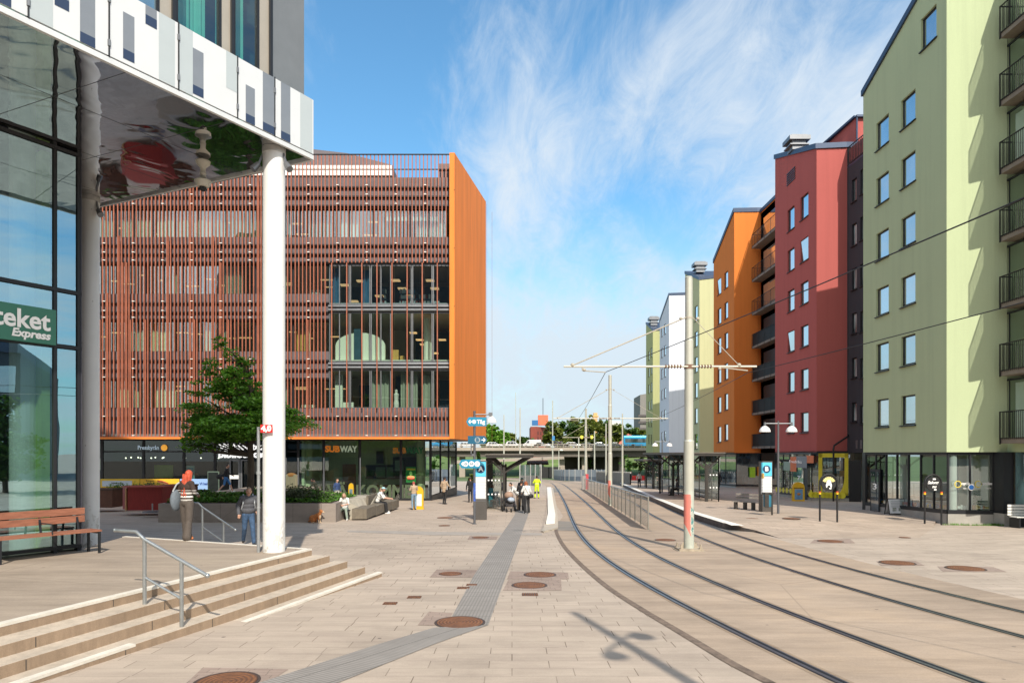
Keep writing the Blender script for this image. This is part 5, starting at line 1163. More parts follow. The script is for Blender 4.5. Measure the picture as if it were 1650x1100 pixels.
for (a,b_,c_,e_) in ((1319,1325,zz0,ZS-.05),(1361,1367,zz0,ZS-.05),(1319,1367,ZS-.32,ZS-.05),(1319,1367,zz0,zz0+.14)): m.add([WW(a,c_),WW(b_,c_),WW(b_,e_),WW(a,e_),WW(a,c_,-.05),WW(b_,c_,-.05),WW(b_,e_,-.05),WW(a,e_,-.05)], [(0,1,2,3),(0,3,7,4),(1,5,6,2),(3,2,6,7),(0,4,5,1)])
q = [WW(1350,zz0+.14,.055)]+[WW(1350+11*math.sin(t*PI/2/8),zz0+.14+1.25*(1-math.cos(t*PI/2/8)) ,.055) for t in range(9)]+[WW(1361.3,zz0+.14,.055)]; m.add(q, [tuple(range(len(q)))])
m.build('yellow_window_frame', [YF], rh, world=True)
for i in range(9): m = MB(); q = WW(1308+i*6.2, zz0-.02, .07); m.cyl(q,(q[0]+n_.x*.01,q[1]+n_.y*.01,q[2]), .2, n=14); m.build('scallop', YF2, rh, world=True)
for i in range(10): m = MB(); t = i/9; q = P_a.lerp(P_b,t); m.cyl((q.x-.04,q.y,gz(q.y)+.75),(q.x-.05,q.y,gz(q.y)+.75), .2, n=14); m.build('scallop', YF2, rh, world=True)
m = MB(); m.add([WW(1326,zz0+.15,-.9),WW(1362,zz0+.15,-.9),WW(1362,ZS-.3,-.9),WW(1326,ZS-.3,-.9)], [(0,1,2,3)]); m.build('display_back', mat('display_brown', (.17,.10,.06), .7, var=.5, scale=1), rh, world=True)
m = MB(); m.add([WW(1327,zz0+1.4,-.8),WW(1352,zz0+1.4,-.8),WW(1352,zz0+1.75,-.8),WW(1327,zz0+1.75,-.8)], [(0,1,2,3)]); m.add([WW(1350,zz0+1.2,-.7),WW(1361,zz0+1.2,-.7),WW(1361,zz0+1.6,-.7),WW(1350,zz0+1.6,-.7)], [(0,1,2,3)], 1); m.build('display_goods', [mat('goods_blue', (.04,.15,.22), .6), mat('goods_amber', (.5,.25,.06), .6)], rh, world=True)
q0_, q1_ = WW(1368.5,0,.12), WW(1388,0,.12); m = MB(); m.add([(q0_[0],q0_[1],-1.1),(q1_[0],q1_[1],-1.1),(q1_[0],q1_[1],ZS-.5),(q0_[0],q0_[1],ZS-.5)], [(0,1,2,3)]); m.build('gateway_dark_panel', BLK, rh, world=True)  # flat black panel stands in for the darkness of the opening
# doorway 7 on the left bay and its signs
d2 = (P_b-P_a).normalized(); n2 = Vector((d2.y,-d2.x))
def WL(px, z, o=.05): q = RL(px, P_a, d2)+n2*o; return Vector((q.x,q.y,z))
m = MB(); za = gz(48); 
m.add([WL(1279,za-.1,.08),WL(1303,za-.1,.08),WL(1303,1.55,.08),WL(1279,1.55,.08)], [(0,1,2,3)]); m.build('door', DARK, rh, world=True)
m = MB(); m.add([WL(1280.5,za+.05,.11),WL(1297,za+.05,.11),WL(1297,1.4,.11),WL(1280.5,1.4,.11)], [(0,1,2,3)]); m.build('door_glass', pane_mat('door_pane', (.06,.12,.14), .3), rh, world=True)
ang2 = math.atan2(d2.y,d2.x)
text('door_number', '7', .42, TW, rh, WL(1290,.62,.14), rz=ang2, sx=2.6)
SGN = MB()
for (a,b_,c_,e_,mi) in ((1266,1277,1.1,1.75,0),(1277,1287,1.05,2.1,1),(1287,1304,1.35,2.15,2),(1303,1315,1.7,2.2,1)): SGN.add([WL(a,c_,.16),WL(b_,c_,.16),WL(b_,e_,.16),WL(a,e_,.16)], [(0,1,2,3)], mi)
SGN.build('fascia_sign', [mat('fascia_green', (.30,.42,.33), .6), mat('fascia_orange', (.75,.20,.06), .6), mat('fascia_grey', (.25,.28,.3), .6)], rh, world=True)
text('sign_letters', 'Fredriks', .30, TW, rh, WL(1286,1.75,.2), rz=ang2, sx=2.6, bold=.0)
# ---------------------------------------------------------------- further houses by one recipe
def tower(label, col, cpx, farpx, rpx, Y, tops, cols_, rows, rows_y, balc=None, ventpx=None, tilt=(), name='apartment_house', pn=None):
    C_ = Vector(((cpx-CX)/F*Y, Y)); F_ = RL(farpx, C_, (.008,1)); R_ = Vector(((rpx-CX)/F*(Y-.5), Y-.5))
    h = thing('apartment_house', label, 'building', (C_.x,C_.y,gz(Y)), group='coloured apartment houses along the track'); pm_ = plaster(name, col)
    w_ = colwins(F_, C_, [(a,b,[(y0+(y1-y0)*k/(rows-1), y0+(y1-y0)*k/(rows-1)+hh) for k in range(rows)]) for (a,b,y0,y1,hh) in cols_], rows)
    zf, zn = gzt(F_.y,tops[0]), gzt(Y,tops[1]); w_ = [q for q in w_ if q[3] < zf+(zn-zf)*q[1]/((C_-F_).length)-.3]
    wall(h, pm_, F_, C_, ZS, zf, zn, w_, tilt=tilt, pane=pn); wall(h, pm_, C_, R_, ZS, zn, gzt(Y,tops[2]), [])
    X2 = C_.x+14; zr = gzt(Y,tops[2]); backs(h, [(R_.x,R_.y),(X2,R_.y),(X2,F_.y),(F_.x,F_.y)], ZS, [zr,zr,zf,zf], pm_)
    roofslab(h, [(F_.x,F_.y,zf),(C_.x,C_.y,zn),(R_.x,R_.y,zr),(X2,R_.y,zr),(X2,F_.y,zf)], .45)
    m = MB(); m.prism([(C_.x,C_.y),(X2,C_.y-.5),(X2,F_.y),(F_.x,F_.y)], ZS-.03, ZS+.1); m.build('soffit', DARK, h, world=True)
    if ventpx: vent(h, (ventpx[0]-CX)/F*(Y+4), Y+4, gzt(Y+4,ventpx[1]), ventpx[2], ventpx[3])
    return h, C_, F_, R_, pm_, X2
oh, oC, oF, oR, oM, oX = tower('orange apartment house with a sunlit gable between the dark red and pale green ones', (.70,.215,.045), 1183, 1150, 1221, 74, (424,342,344),
    [(1156,1162,449,687,25),(1167,1173,438,683,26)], 6, None, name='orange_plaster', tilt=(0,))
# balcony wall of the orange house
bx, by = oR.x, 73.4; by2 = bx*F/(1252-CX)
m = MB(); m.add([(bx+.3,by,ZS),(bx+.3,by2-4,ZS),(bx+.3,by2-4,gzt(74,346)),(bx+.3,by,gzt(74,346))], [(0,1,2,3)]); m.prism([(bx+.3,by),(bx+.3,by2-4),(bx+12,by2-4),(bx+12,by)], ZS, gzt(74,346)-.1); m.build('wall', oM, oh, world=True)
m = MB(); m.box(bx+.2,bx+12,by2-4,by,gzt(74,346),gzt(74,346)+.35); m.build('roof', NAVY, oh, world=True)
for k in range(7):
    z = gzt(73,722)+k*3.02*(1.19)
    z = gzt(73,720-k*53.6)
    m = MB(); m.box(bx-.75,bx+.3,by2-4,by-.3,z-.15,z+.08); b_o = m.build('balcony', CONCB, oh, world=True)
    m = MB(); railing(m, bx-.75, by-.3, by2-3.9, z+.1, 1.25, sp=.22, ret=bx+.3); r_ = m.build('balcony_railing', BLK, None); r_.data.transform(pmat(oh).inverted()); r_.parent = b_o
    if k < 4: m = MB(); m.box(bx-.7,bx-.68,by2-3.9,by-.3,z+.1,z+1.35); q = m.build('railing_panel', BLK, None); q.data.transform(pmat(oh).inverted()); q.parent = b_o
    m = MB(); m.box(bx+.22,bx+.28,by2-3,by-1,z+.15,z+2.9); m.build('balcony_window', DARK if k < 4 else WPAN, oh, world=True)
yh, yC, yF_, yR, yM, yX = tower('pale green apartment house behind the tall tram pole', (.52,.53,.31), 1127, 1104, 1156, 98, (441,451,449), [(1119,1124,493,740,24)], 7, None, ventpx=(1127,440,2.2,2.0), name='sage_plaster')
wh, wC, wF_, wR_, wM, wX = tower('white apartment house with a pitched gable behind the tall tram pole', (.66,.70,.78), 1078, 1063, 1106, 126, (519,476,476), [(1065.5,1068,527,696,15),(1070,1073,522,694,16)], 6, None, name='white_plaster')
fh, fC, fF_, fR_, fM, fX = tower('olive green apartment house with a grey roof vent, farthest of the row', (.44,.45,.22), 1052, 1041, 1064, 152, (522,533,533), [(1044.5,1046.5,566,700,14),(1048.5,1050.5,560,700,15)], 6, None, ventpx=(1053,525,2.6,2.6), name='olive_plaster')
for h, C_, F_, R_, X2, ml in ((oh,oC,oF,oR,oX,3.2),(yh,yC,yF_,yR,yX,3),(wh,wC,wF_,wR_,wX,4),(fh,fC,fF_,fR_,fX,4)):
    gl = pane_mat('far_shop_pane', (.015,.02,.022), .06)
    shop(h, [(F_.x+.3,F_.y),(C_.x+.3,C_.y+.3),(X2,C_.y+.3)], ZS-.02, mulls=ml, gl=gl, room=False)
m = MB(); m.box(oC.x+3.0,oC.x+4.4,oC.y+.1,oC.y+.14,-.4,2.3); m.build('shop_sign', DARK, oh, world=True)
m = MB(); q = Vector((oC.x+2.0,oC.y+.2)); m.obox((q.x,q.y-.1,.3), .55,.3,1.1, 0, 0); m.obox((q.x+.8,q.y-.1,.4), .5,.3,1.0, 0, 1); m.build('high_vis_clothes', [mat('hivis_a', (.4,.75,.05), .7), mat('hivis_b', (.75,.3,.05), .7)], oh, world=True)
# far grey block beyond the row, and dark blocks off to the right that stand in the window reflections
fb = Vector(((1041-CX)/F*300, 300)); t = thing('far_apartment_block', 'distant grey apartment block with balconies beyond the olive green house', 'building', (fb.x-1,300,-5))
m = MB(); x0, x1 = (1031.5-CX)/F*300-(fb.x-1), 12; zt1 = gzt(300,627)+5; m.prism([(x0,0),(x1,0),(x1,20),(x0+.8,20)], 0, [zt1-2.4,zt1,zt1,zt1-2.4]); m.build('wall', mat('far_block_grey', (.20,.19,.18), .8), t)
m = MB()
for k in range(8): m.box(x0-.9,x0+3.5,-.6,.2,3+k*2.9,4.0+k*2.9)
m.build('balcony', mat('far_balcony', (.09,.08,.08), .8), t)
# ================================================================ tram poles, arms and wires
GALV = mat('pole_paint', (.50,.50,.43), .5, .25, var=.08, scale=1.5); STEEL = mat('galvanised_rail', (.42,.45,.46), .35, .8, var=.15, scale=6)
PGR, nt, b = nmat('pole_graffiti'); v = coords(nt); b.inputs['Roughness'].default_value = .55
s_ = nt.nodes.new('ShaderNodeSeparateXYZ'); lk(nt, v, s_.inputs[0])
base_ = ramp(nt, noise(nt, v, 3, 5, .7), [(.3, (.40,.43,.37)), (.7, (.52,.54,.47))])
red_ = math_(nt, 'MULTIPLY', math_(nt, 'MULTIPLY', math_(nt, 'LESS_THAN', s_.outputs[2], 1.62), math_(nt, 'GREATER_THAN', math_(nt, 'ADD', s_.outputs[2], math_(nt, 'MULTIPLY', s_.outputs[0], 2.2)), .45)), math_(nt, 'LESS_THAN', math_(nt, 'ADD', s_.outputs[0], math_(nt, 'MULTIPLY', noise(nt, v, 6, 3), .12)), .075))
c_ = mixc(nt, base_, (.72,.16,.12), math_(nt, 'MULTIPLY', red_, .85))
tl = math_(nt, 'MULTIPLY', math_(nt, 'MULTIPLY', math_(nt, 'GREATER_THAN', noise(nt, coords(nt, (1,1,.7)), 12, 2), .56), math_(nt, 'GREATER_THAN', s_.outputs[0], .03)), math_(nt, 'MULTIPLY', math_(nt, 'LESS_THAN', s_.outputs[2], 1.25), math_(nt, 'GREATER_THAN', s_.outputs[2], .45)))
lk(nt, mixc(nt, c_, (.05,.22,.22), math_(nt, 'MULTIPLY', tl, .9)), b.inputs['Base Color'])
def tram_pole(label, base, h, r, arm=None, steps=True, plate=True, graf=False):
    t = thing('tram_pole', label, 'pole', base, group='poles along the tram track')
    m = MB(); m.cyl((0,0,0),(0,0,1.72), r, r, 24, mi=1 if graf else 0); m.cyl((0,0,1.72),(0,0,h*.40), r, r, 24); m.cyl((0,0,h*.40),(0,0,h*.405), r*1.0, r*.86, 24); m.cyl((0,0,h*.405),(0,0,h*.77), r*.86, r*.86, 24); m.cyl((0,0,h*.77),(0,0,h*.775), r*.86, r*.74, 24); m.cyl((0,0,h*.775),(0,0,h), r*.74, r*.74, 24)
    m.cyl((0,0,h),(0,0,h+.04), r*.8, r*.6, 24); m.build('pole', [GALV, PGR], t, smooth='auto')
    if plate:
        m = MB(); m.box(-r*2.4,r*2.4,-r*2.2,r*2.2,0,.07); m.box(-r*2.7,r*2.7,-r*2.5,r*2.5,-.03,.02)
        for a in (-1,1):
            for c in (-1,1): m.cyl((a*r*1.9,c*r*1.7,.07),(a*r*1.9,c*r*1.7,.20), .028, n=8); m.cyl((a*r*1.9,c*r*1.7,.07),(a*r*1.9,c*r*1.7,.11), .05, n=6)
            m.add([(a*r,.0,.07),(a*r*2.0,0,.07),(a*r,0,.26)], [(0,1,2)])
        m.build('base_plate', mat('plate_tan', (.40,.34,.26), .7, .2, var=.25, scale=6), t)
    if arm:
        xl, xr, za, zst = arm
        m = MB(); m.cyl((xl,-.1,za),(xr,-.1,za), .030, n=10)
        for s, n_ in ((-1,6),(1,5)):
            for k in range(n_): m.ball((s*(r+.12+k*.085),-.1,za), (.028,.06,.06), 8, 6, mi=1)
        m.cyl((-r-.02,0,za),(r+.02,0,za), r*.98, n=6, mi=1) if False else None
        m.lathe((0,0,za-.06), [(r*.92,0),(r*.95,.0),(r*.95,.12),(r*.92,.12)], 20, mi=1)
        m.build('cross_arm', [mat('arm_cream', (.60,.57,.47), .5, .1, var=.06), mat('insulator_brown', (.20,.11,.07), .4, var=.1)], t)
        m = MB()
        for x, r_ in ((xl+.25,.019),(xr-.5,.010)): s = -1 if x < 0 else 1; m.cyl((s*r*.7,-.05,zst),(x,-.1,za+.03), r_, n=6); m.ball((s*(r+.1),-.05,zst-.03), .05, 8, 6); m.ball((x,-.1,za+.04), .06, 8, 6)
        m.lathe((0,0,zst-.03), [(r*.72,0),(r*.80,.0),(r*.80,.06),(r*.72,.06)], 16); m.build('stay_rod', mat('stay_cream', (.48,.44,.36), .5, .2, var=.1), t)
        return t
    return t
A0 = GP(1110,886); 
tA_ = tram_pole('tall grey tram pole with red and green graffiti between the two tracks, nearest', A0, (886-448)/F*A0.y, .145, ((908-1110)/F*A0.y,(1217-1110)/F*A0.y, (886-591)/F*A0.y, (886-512)/F*A0.y), graf=True)
m = MB(); zA = (886-591)/F*A0.y; xa = (938-1110)/F*A0.y
m.cyl((xa,-.1,zA),(xa,-.1,zA-.12), .02, n=6); m.cyl((xa,-.1,zA-.12),((975-1110)/F*A0.y,-.12,zA-.17), .015, n=6); m.ball((xa+.05,-.1,zA-.1), .05, 8, 6)
m.cyl(((1156-1110)/F*A0.y,-.1,zA-.02),((1203-1110)/F*A0.y,-.1,zA-.12), .018, n=6); m.ball(((1158-1110)/F*A0.y,-.1,zA-.06), .05, 8, 6); m.build('registration_arm', MATS['stay_cream'], tA_)
B0 = GP(983,814)
tB_ = tram_pole('slimmer tram pole rising through the railing with red graffiti at its foot', B0, (814-605)/F*B0.y, .14, ((892-983)/F*B0.y,(1076-983)/F*B0.y,(814-674)/F*B0.y,(814-627)/F*B0.y), plate=False, graf=True)
m = MB(); zB = (814-674)/F*B0.y; m.cyl((-2.7,-.1,zB-.1),(-2.0,-.1,zB-.15), .016, n=6); m.cyl((2.3,-.1,zB-.16),(3.2,-.1,zB-.05), .016, n=6); m.build('registration_arm', MATS['stay_cream'], tB_)
C0 = Vector(((944-CX)/F*82, 82, gz(82)))
tram_pole('tram pole just beyond the far end of the railing with yellow signal arms', C0, (786-658)/F*82, .16, ((906-944)/F*82,(958-944)/F*82,(786-704)/F*82,(786-684)/F*82), plate=False)
for i, (px, yb, yt, wpx, Y, lab) in enumerate([(1003,784,666,3,89,'thin pole right of the railing in front of the blue bus'),(976.5,778,682,2.6,112,'thin grey pole just left of the graffitied railing pole'),
    (958,768,694,2.4,150,'thin pole beyond the railing carrying a round yellow signal, right one'),(932.5,768,705,2.4,150,'thin pole beyond the railing carrying a round yellow signal, left one'),
    (890.5,762,645,2.2,165,'tall thin pole with a blue plate beside the curving track'),(838,750,657,2.6,120,'pale pole rising behind the left tram shelter, right of two'),
    (812,760,668,2.2,120,'pale pole rising behind the left tram shelter, left of two'),(831,760,632,1.2,230,'very thin tall mast beyond the road bridge'),(900.5,764,725,1.8,160,'short lamp pole under the bridge left of the yellow signals')]):
    t = thing('thin_pole', lab, 'pole', ((px-CX)/F*Y,Y,gz(Y)-.3), group='slim poles around the far tracks'); h = CAMZ+(HY-yt)/F*Y-gz(Y)+.3; r = wpx/2/F*Y
    m = MB(); m.cyl((0,0,0),(0,0,h*.55), r, r, 10); m.cyl((0,0,h*.55),(0,0,h), r*.85, r*.7, 10); m.build('pole', GALV, t)
    if px in (958,932.5):
        s = -1 if px == 958 else 1; m = MB(); z = CAMZ+(HY-704)/F*Y-gz(Y)+.3; m.cyl((s*.65-s*0,-.1,z),(s*.65,-.3,z), .36, n=18) ; m.build('signal_disc', mat('signal_yellow', (.85,.72,.05), .5, var=0, emit=.2), t)
    if px == 890.5: m = MB(); z = CAMZ+(HY-706)/F*Y-gz(Y)+.3; m.box(-.1,.5,-.2,-.12,z-.5,z+.6); m.build('plate', mat('plate_blue', (.04,.22,.50), .5, var=0), t)
    if px == 900.5: m = MB(); m.ball((.6,0,h), (.45,.3,.2), 10, 6); m.build('lamp_head', WHT, t)
WIRE = mat('wire_dark', (.03,.03,.03), .5, .3, var=0)
pA1 = Vector(((975-CX)/F*A0.y, A0.y-.1, CAMZ+(HY-600)/F*A0.y)); pA2 = Vector(((1203-CX)/F*A0.y, A0.y-.1, CAMZ+(HY-601)/F*A0.y))
pB1 = Vector(((933-CX)/F*B0.y, B0.y, CAMZ+(HY-673)/F*B0.y)); pB2 = Vector(((1063-CX)/F*B0.y, B0.y, CAMZ+(HY-671)/F*B0.y))
def wire(name, lab, pts, r=.011, grp='overhead wires'):
    m = MB(); P = []
    for a, b_ in zip(pts, pts[1:]):
        for i in range(8): t = i/8; p = a.lerp(b_, t); p.z -= .06*4*t*(1-t)*((b_-a).length/25); P.append(p)
    P.append(pts[-1]); m.tube(P, r, 5); return tag(m.build(name, WIRE), lab, 'wire', grp)
wire('contact_wire', 'dark overhead wire over the left track, the upper one crossing the green house', [Vector((9.5,-1,4.9)), YP(1650,319,6.9), pA1, pB1, Vector((5.6,82,4.1)), Vector((3,130,3.2))], .010)
wire('contact_wire', 'dark overhead wire over the right track, the lower one crossing the green house', [Vector((14,2,4.9)), YP(1650,487,11.2), pA2, pB2, Vector((10.5,82,4.1)), Vector((7,130,3.2))], .010)
# mast behind the viewpoint whose shadow falls on the paving
t = thing('lamp_mast', 'tall tram mast with two lamps behind the viewpoint, seen by its shadow on the paving', 'street lamp', (4.05,-.55,gz(0)))
m = MB(); m.cyl((0,0,0),(0,0,9.9), .125,.07, 16); m.build('pole', GALV, t)
m = MB(); m.cyl((-.26,-.46,8.35),(.26,.46,8.35), .035, n=8); m.build('lamp_arm', GALV, t)
for s in (-1,1): m = MB(); m.lathe((s*.27,s*.48,8.1), [(.16,0),(.14,.10),(.07,.17),(.04,.22)], 16); m.build('lamp_head', WHT, t)
# ================================================================ railing between the tracks
fy = [26.3,28.5,30.5,32.4,34.4,36.4,38.4,40.4,42.4,44.6,46.9,49.5,52.5,56,60,65,71,77.5]
fx = lambda Y: 3.70+.0590*Y+.00*Y
def track_rail(ya, lab, closed=True):
    t = thing('track_railing', lab, 'railing', (fx(ya[0]),ya[0],gz(ya[0])), group='railings between the tracks')
    m = MB(); b_ = MB(); tp = MB()
    for i, Y in enumerate(ya):
        m = MB(); m.box(fx(Y)-.025,fx(Y)+.025,Y-.025,Y+.025,gz(Y),gz(Y)+1.27); m.build('post', mat('rail_post', (.26,.25,.22), .5, .4, var=.1), t, world=True)
    P = [Vector((fx(Y),Y,gz(Y)+1.27)) for Y in ya]; tp.tube(P, .03, 8)
    for a, c in zip(ya, ya[1:]):
        for k in range(19):
            z = .12+k*.062; b_.beam((fx(a),a+.02,gz(a)+z),(fx(c),c-.02,gz(c)+z), .012,.026)
    b_.build('slat_panel', mat('rail_slat', (.40,.38,.32), .5, .35, var=.1), t, world=True); tp.build('handrail', STEEL, t, world=True)
track_rail(fy[:10], 'grey slatted railing between the tracks, nearer run ending at the graffitied pole'); track_rail(fy[9:], 'grey slatted railing between the tracks, farther run behind the graffitied pole')
t = thing('signal_box', 'grey and red cabinet at the far end of the track railing', 'cabinet', ((942-CX)/F*79,79,gz(79)))
m = MB(); m.box(-.3,.1,-.3,.3,0,1.55); m.build('cabinet', mat('cab_grey', (.28,.27,.26), .6), t); m = MB(); m.box(.1,.42,-.25,.25,0,1.75); m.build('red_post', mat('cab_red', (.50,.06,.07), .6, var=.2), t)
# ================================================================ tram shelters
SHD = mat('shelter_frame', (.055,.05,.045), .5, .4, var=.15); SHR = mat('shelter_roof', (.14,.125,.105), .7, var=.2); SGL = glass('shelter_glass', (.80,.84,.80), .06, .8)
DOT = mat('dot_white', (.8,.8,.8), .6, var=0)
def shelter(lab, x, y, up, n, sp, wl, wr, h, back, side=1):
    """posts in a row along y; roof spans x-wl..x+wr; glass on the back side"""
    t = thing('tram_shelter', lab, 'tram shelter', (x,y,gz(y)+up), group='dark tram shelters on the two platforms'); L = (n-1)*sp; sl = -SL
    zz = lambda yy: sl*yy
    for i in range(n):
        m = MB(); m.box(-.07,.07,i*sp-.07,i*sp+.07,zz(i*sp)-.05,h-.62); m.build('post', SHD, t)
    m = MB()
    for i in range(n):
        Y_ = i*sp
        for ex in (-wl*.92, wr*.92): m.beam((0,Y_,h-.95),(ex,Y_,h-.05), .09,.10)
        m.beam((-wl,Y_,h),(wr,Y_,h), .09,.12)
    for k in range(5): xx = -wl+(wl+wr)*k/4; m.beam((xx,-.5,h+.02),(xx,L+.5,h+.02), .06,.10)
    m.beam((-wl,-.5,h+.0),(wr,-.5,h+.0), .10,.16); m.beam((-wl,L+.5,h+.0),(wr,L+.5,h+.0), .08,.14); m.build('roof_frame', SHD, t)
    m = MB(); m.box(-wl-.05,wr+.05,-.6,L+.6,h+.075,h+.14); m.build('roof', SHR, t)
    g_ = MB(); fr = MB(); dt = MB(); np_ = int(L/1.5)
    for k in range(np_):
        a = k*1.5+.06; b_ = a+1.38; z0 = zz(a)+.15
        g_.quad((back,a,z0),(back,b_,z0),(back,b_,h-.5),(back,a,h-.5))
        fr.box(back-.03,back+.03,a-.09,a-.02,zz(a),h-.1); fr.box(back-.02,back+.02,a,b_,h-.52,h-.46); fr.box(back-.02,back+.02,a,b_,z0-.03,z0+.03)
        for zq in (.75,1.55):
            for j in range(4): dt.cyl((back-.012*side,a+.3+j*.28,zq+z0),(back-.018*side,a+.3+j*.28,zq+z0), .045, n=10)
    ex = .85 if back < 0 else -.85
    for a in (0, L):
        q0, q1 = sorted((back, back+ex)); g_.quad((q0,a,.15),(q1,a,.15),(q1,a,h-.5),(q0,a,h-.5)); fr.box(q1-.03 if ex > 0 else q0-.03,q1+.03 if ex > 0 else q0+.03,a-.03,a+.03,0,h-.3); fr.box(back-.03,back+.03,a-.03,a+.03,zz(a),h-.1)
        for zq in (.9,1.7):
            for j in range(4): dt.cyl((q0+.12+j*.2,a-.012,zq),(q0+.12+j*.2,a-.018,zq), .05, n=10)
    g_.build('glass_panel', SGL, t); fr.build('panel_frame', SHD, t); dt.build('warning_dots', DOT, t)
    m = MB(); bx = back+(.35 if back < 0 else -.35); m.box(bx-.18,bx+.18,1.2,L-1.2,.42,.47)
    for k in range(3): m.box(bx-.05,bx+.05,1.6+k*(L-3.2)/2,1.7+k*(L-3.2)/2,zz(3)-.1,.42)
    m.build('bench', SHD, t)
    return t
shelter('dark tram shelter with V-shaped struts on the left platform', (812-CX)/F*39, 39.0, 0, 4, 4.0, 1.0, 1.65, 3.06, -1.0)
shelter('dark tram shelter with V-shaped struts on the right platform', (1139-CX)/F*43.5, 43.5, .26, 4, 4.6, 1.3, .95, 3.0, .75, side=-1)
shelter('farther small shelter beyond the right tram shelter', (1062-CX)/F*68, 70.5, .28, 2, 4.0, 1.2, 1.2, 2.9, .7, side=-1)
# ================================================================ timetable pillars
SKY_ = mat('stop_blue', (.10,.55,.78), .5, var=0, emit=.05); NAV = mat('stop_navy', (.012,.06,.14), .5, var=0); PLW = mat('sheet_white', (.72,.74,.75), .5, var=.03)
def stop_pillar(lab, pos, h, wd, letter):
    t = thing('stop_pillar', lab, 'timetable pillar', pos, group='timetable pillars at the tram stop')
    m = MB(); m.box(-wd/2,wd/2,-.13,.13,0,h); m.build('casing', mat('pillar_grey', (.10,.092,.085), .5, .3, var=.1), t, bevel=.01)
    m = MB(); m.box(-wd/2+.03,wd/2-.04,-.142,-.13,h-.72,h-.05); m.build('header', SKY_, t)
    m = MB(); m.cyl((-.0,-.142,h-.38),(0,-.150,h-.38), .19, n=28); m.build('letter_disc', NAV, t)
    text('letter', letter, .30, TW, t, (0,-.156,h-.38), world=False, bold=.012)
    m = MB(); m.box(-wd/2+.03,wd/2-.04,-.140,-.13,.98,h-.74); m.build('timetable', PLW, t)
    m = MB()
    for k in range(7): z = h-1.0-k*.14; m.box(-wd/2+.035,wd/2-.045,-.143,-.14,z,z+.012)
    m.build('timetable_line', mat('line_grey', (.25,.27,.29), .6, var=0), t); return t
p1 = GP(775,837); stop_pillar('timetable pillar lettered A behind the signpost on the left platform', p1, (837-742)/F*p1.y, .54, 'A')
p2 = PPL(1233.5,827,.14); stop_pillar('timetable pillar lettered B beside the right bench', p2, (827-743)/F*p2.y, .60, 'B')
m = MB(); z2_ = 1.75; m.box(-.26,-.12,-.16,-.15,1.75,2.0); o = m.build('sticker', mat('sticker_mix', (.55,.35,.1), .6, var=.5, scale=20)); o.parent = [q for q in bpy.data.objects if q.name.startswith('stop_pillar')][-1]
# ================================================================ signpost with a lamp
TEAL = mat('sign_teal', (.015,.24,.40), .45, var=0); TEALD = mat('sign_teal_dark', (.012,.11,.20), .45, var=0); PST = mat('post_grey', (.13,.135,.15), .5, .4, var=.1)
sp_ = GP(764.5,844); t = thing('signpost', 'grey signpost with three blue arrow signs and a lamp in front of the timetable pillar', 'signpost', sp_)
S = lambda px: (px-764.5)/F*sp_.y; Zp = lambda py: (844-py)/F*sp_.y
m = MB(); m.cyl((0,0,0),(0,0,Zp(664)), .052, n=14); m.lathe((0,0,0), [(.10,0),(.10,.02),(.055,.03)], 16); m.cyl((0,0,Zp(664)),(0,0,Zp(662)), .058, n=12); m.build('pole', PST, t)
m = MB(); m.cyl((0,0,Zp(667.5)),(S(790),0,Zp(667.5)), .028, n=8); m.box(S(787.5),S(793.5),-.08,.08,Zp(670),Zp(664.5)); m.build('lamp_arm', METG, t)
m = MB(); m.lathe((S(792),0,Zp(680.5)), [(.215,0),(.21,.05),(.18,.13),(.12,.2),(.07,.24),(.05,.3)], 24); m.build('lamp_shade', mat('lamp_white', (.80,.80,.78), .35, var=.02), t, smooth='auto')
def arrow(x0, x1, y0, y1, left, m_, yo=-.065):
    z0, z1 = Zp(y1), Zp(y0); a, b_ = S(x0), S(x1); k = (z1-z0)*.38; zm = (z0+z1)/2
    P = [(a,zm),(a+k*.6,z0+.02),(a+k,z0),(b_,z0),(b_,z1),(a+k,z1),(a+k*.6,z1-.02)] if left else [(a,z0),(b_-k,z0),(b_-k*.6,z0+.02),(b_,zm),(b_-k*.6,z1-.02),(b_-k,z1),(a,z1)]
    mm_ = MB(); mm_.ext(P, (0,yo,0), (1,0,0), (0,0,1), (0,.03,0)); o_ = mm_.build('arrow_sign', m_, t)
    ar = MB(); s = -1 if left else 1; cx_ = a+.17 if left else b_-.15; ar.beam((cx_-s*.09,yo-.008,zm),(cx_+s*.07,yo-.008,zm), .008,.035)
    for q in (-1,1): ar.beam((cx_+s*.075,yo-.008,zm),(cx_-s*.01,yo-.008,zm+q*.08), .008,.032)
    w_ = ar.build('arrow_mark', TW, o_); return zm, o_
def disc(px, zm, lett, col_, o_, size=.14, r=.115, yo=-.065, lc=None):
    d_ = MB(); d_.cyl((S(px),yo-.003,zm),(S(px),yo-.008,zm), r, n=24); d_.build('sign_disc', col_, o_)
    if lett: text('sign_letter', lett, size, lc or TEALD, o_, (S(px),yo-.014,zm), world=False, bold=.006)
zm, o_ = arrow(751.5,784,672,686.5,True,TEAL); disc(764,zm,'',TW,o_,r=.085); disc(764,zm,'',TEAL,o_,r=.025,yo=-.075); text('sign_letter', 'Tåg', .235, TW, o_, (S(775),-.075,zm-.01), world=False, bold=.008)
zm, o_ = arrow(754,785,702,715,False,TEALD); disc(769.5,zm,'',mat('disc_grey', (.30,.36,.40), .5, var=0),o_,r=.12); text('sign_letter', 'B', .21, TEALD, o_, (S(769.5),-.08,zm), world=False, bold=.008)
zm, o_ = arrow(740,774,740,754,True,TEAL)
for px, L_t in ((750.5,'G'),(760,'H'),(769,'J')): disc(px,zm,L_t,TW,o_,r=.115,size=.15)
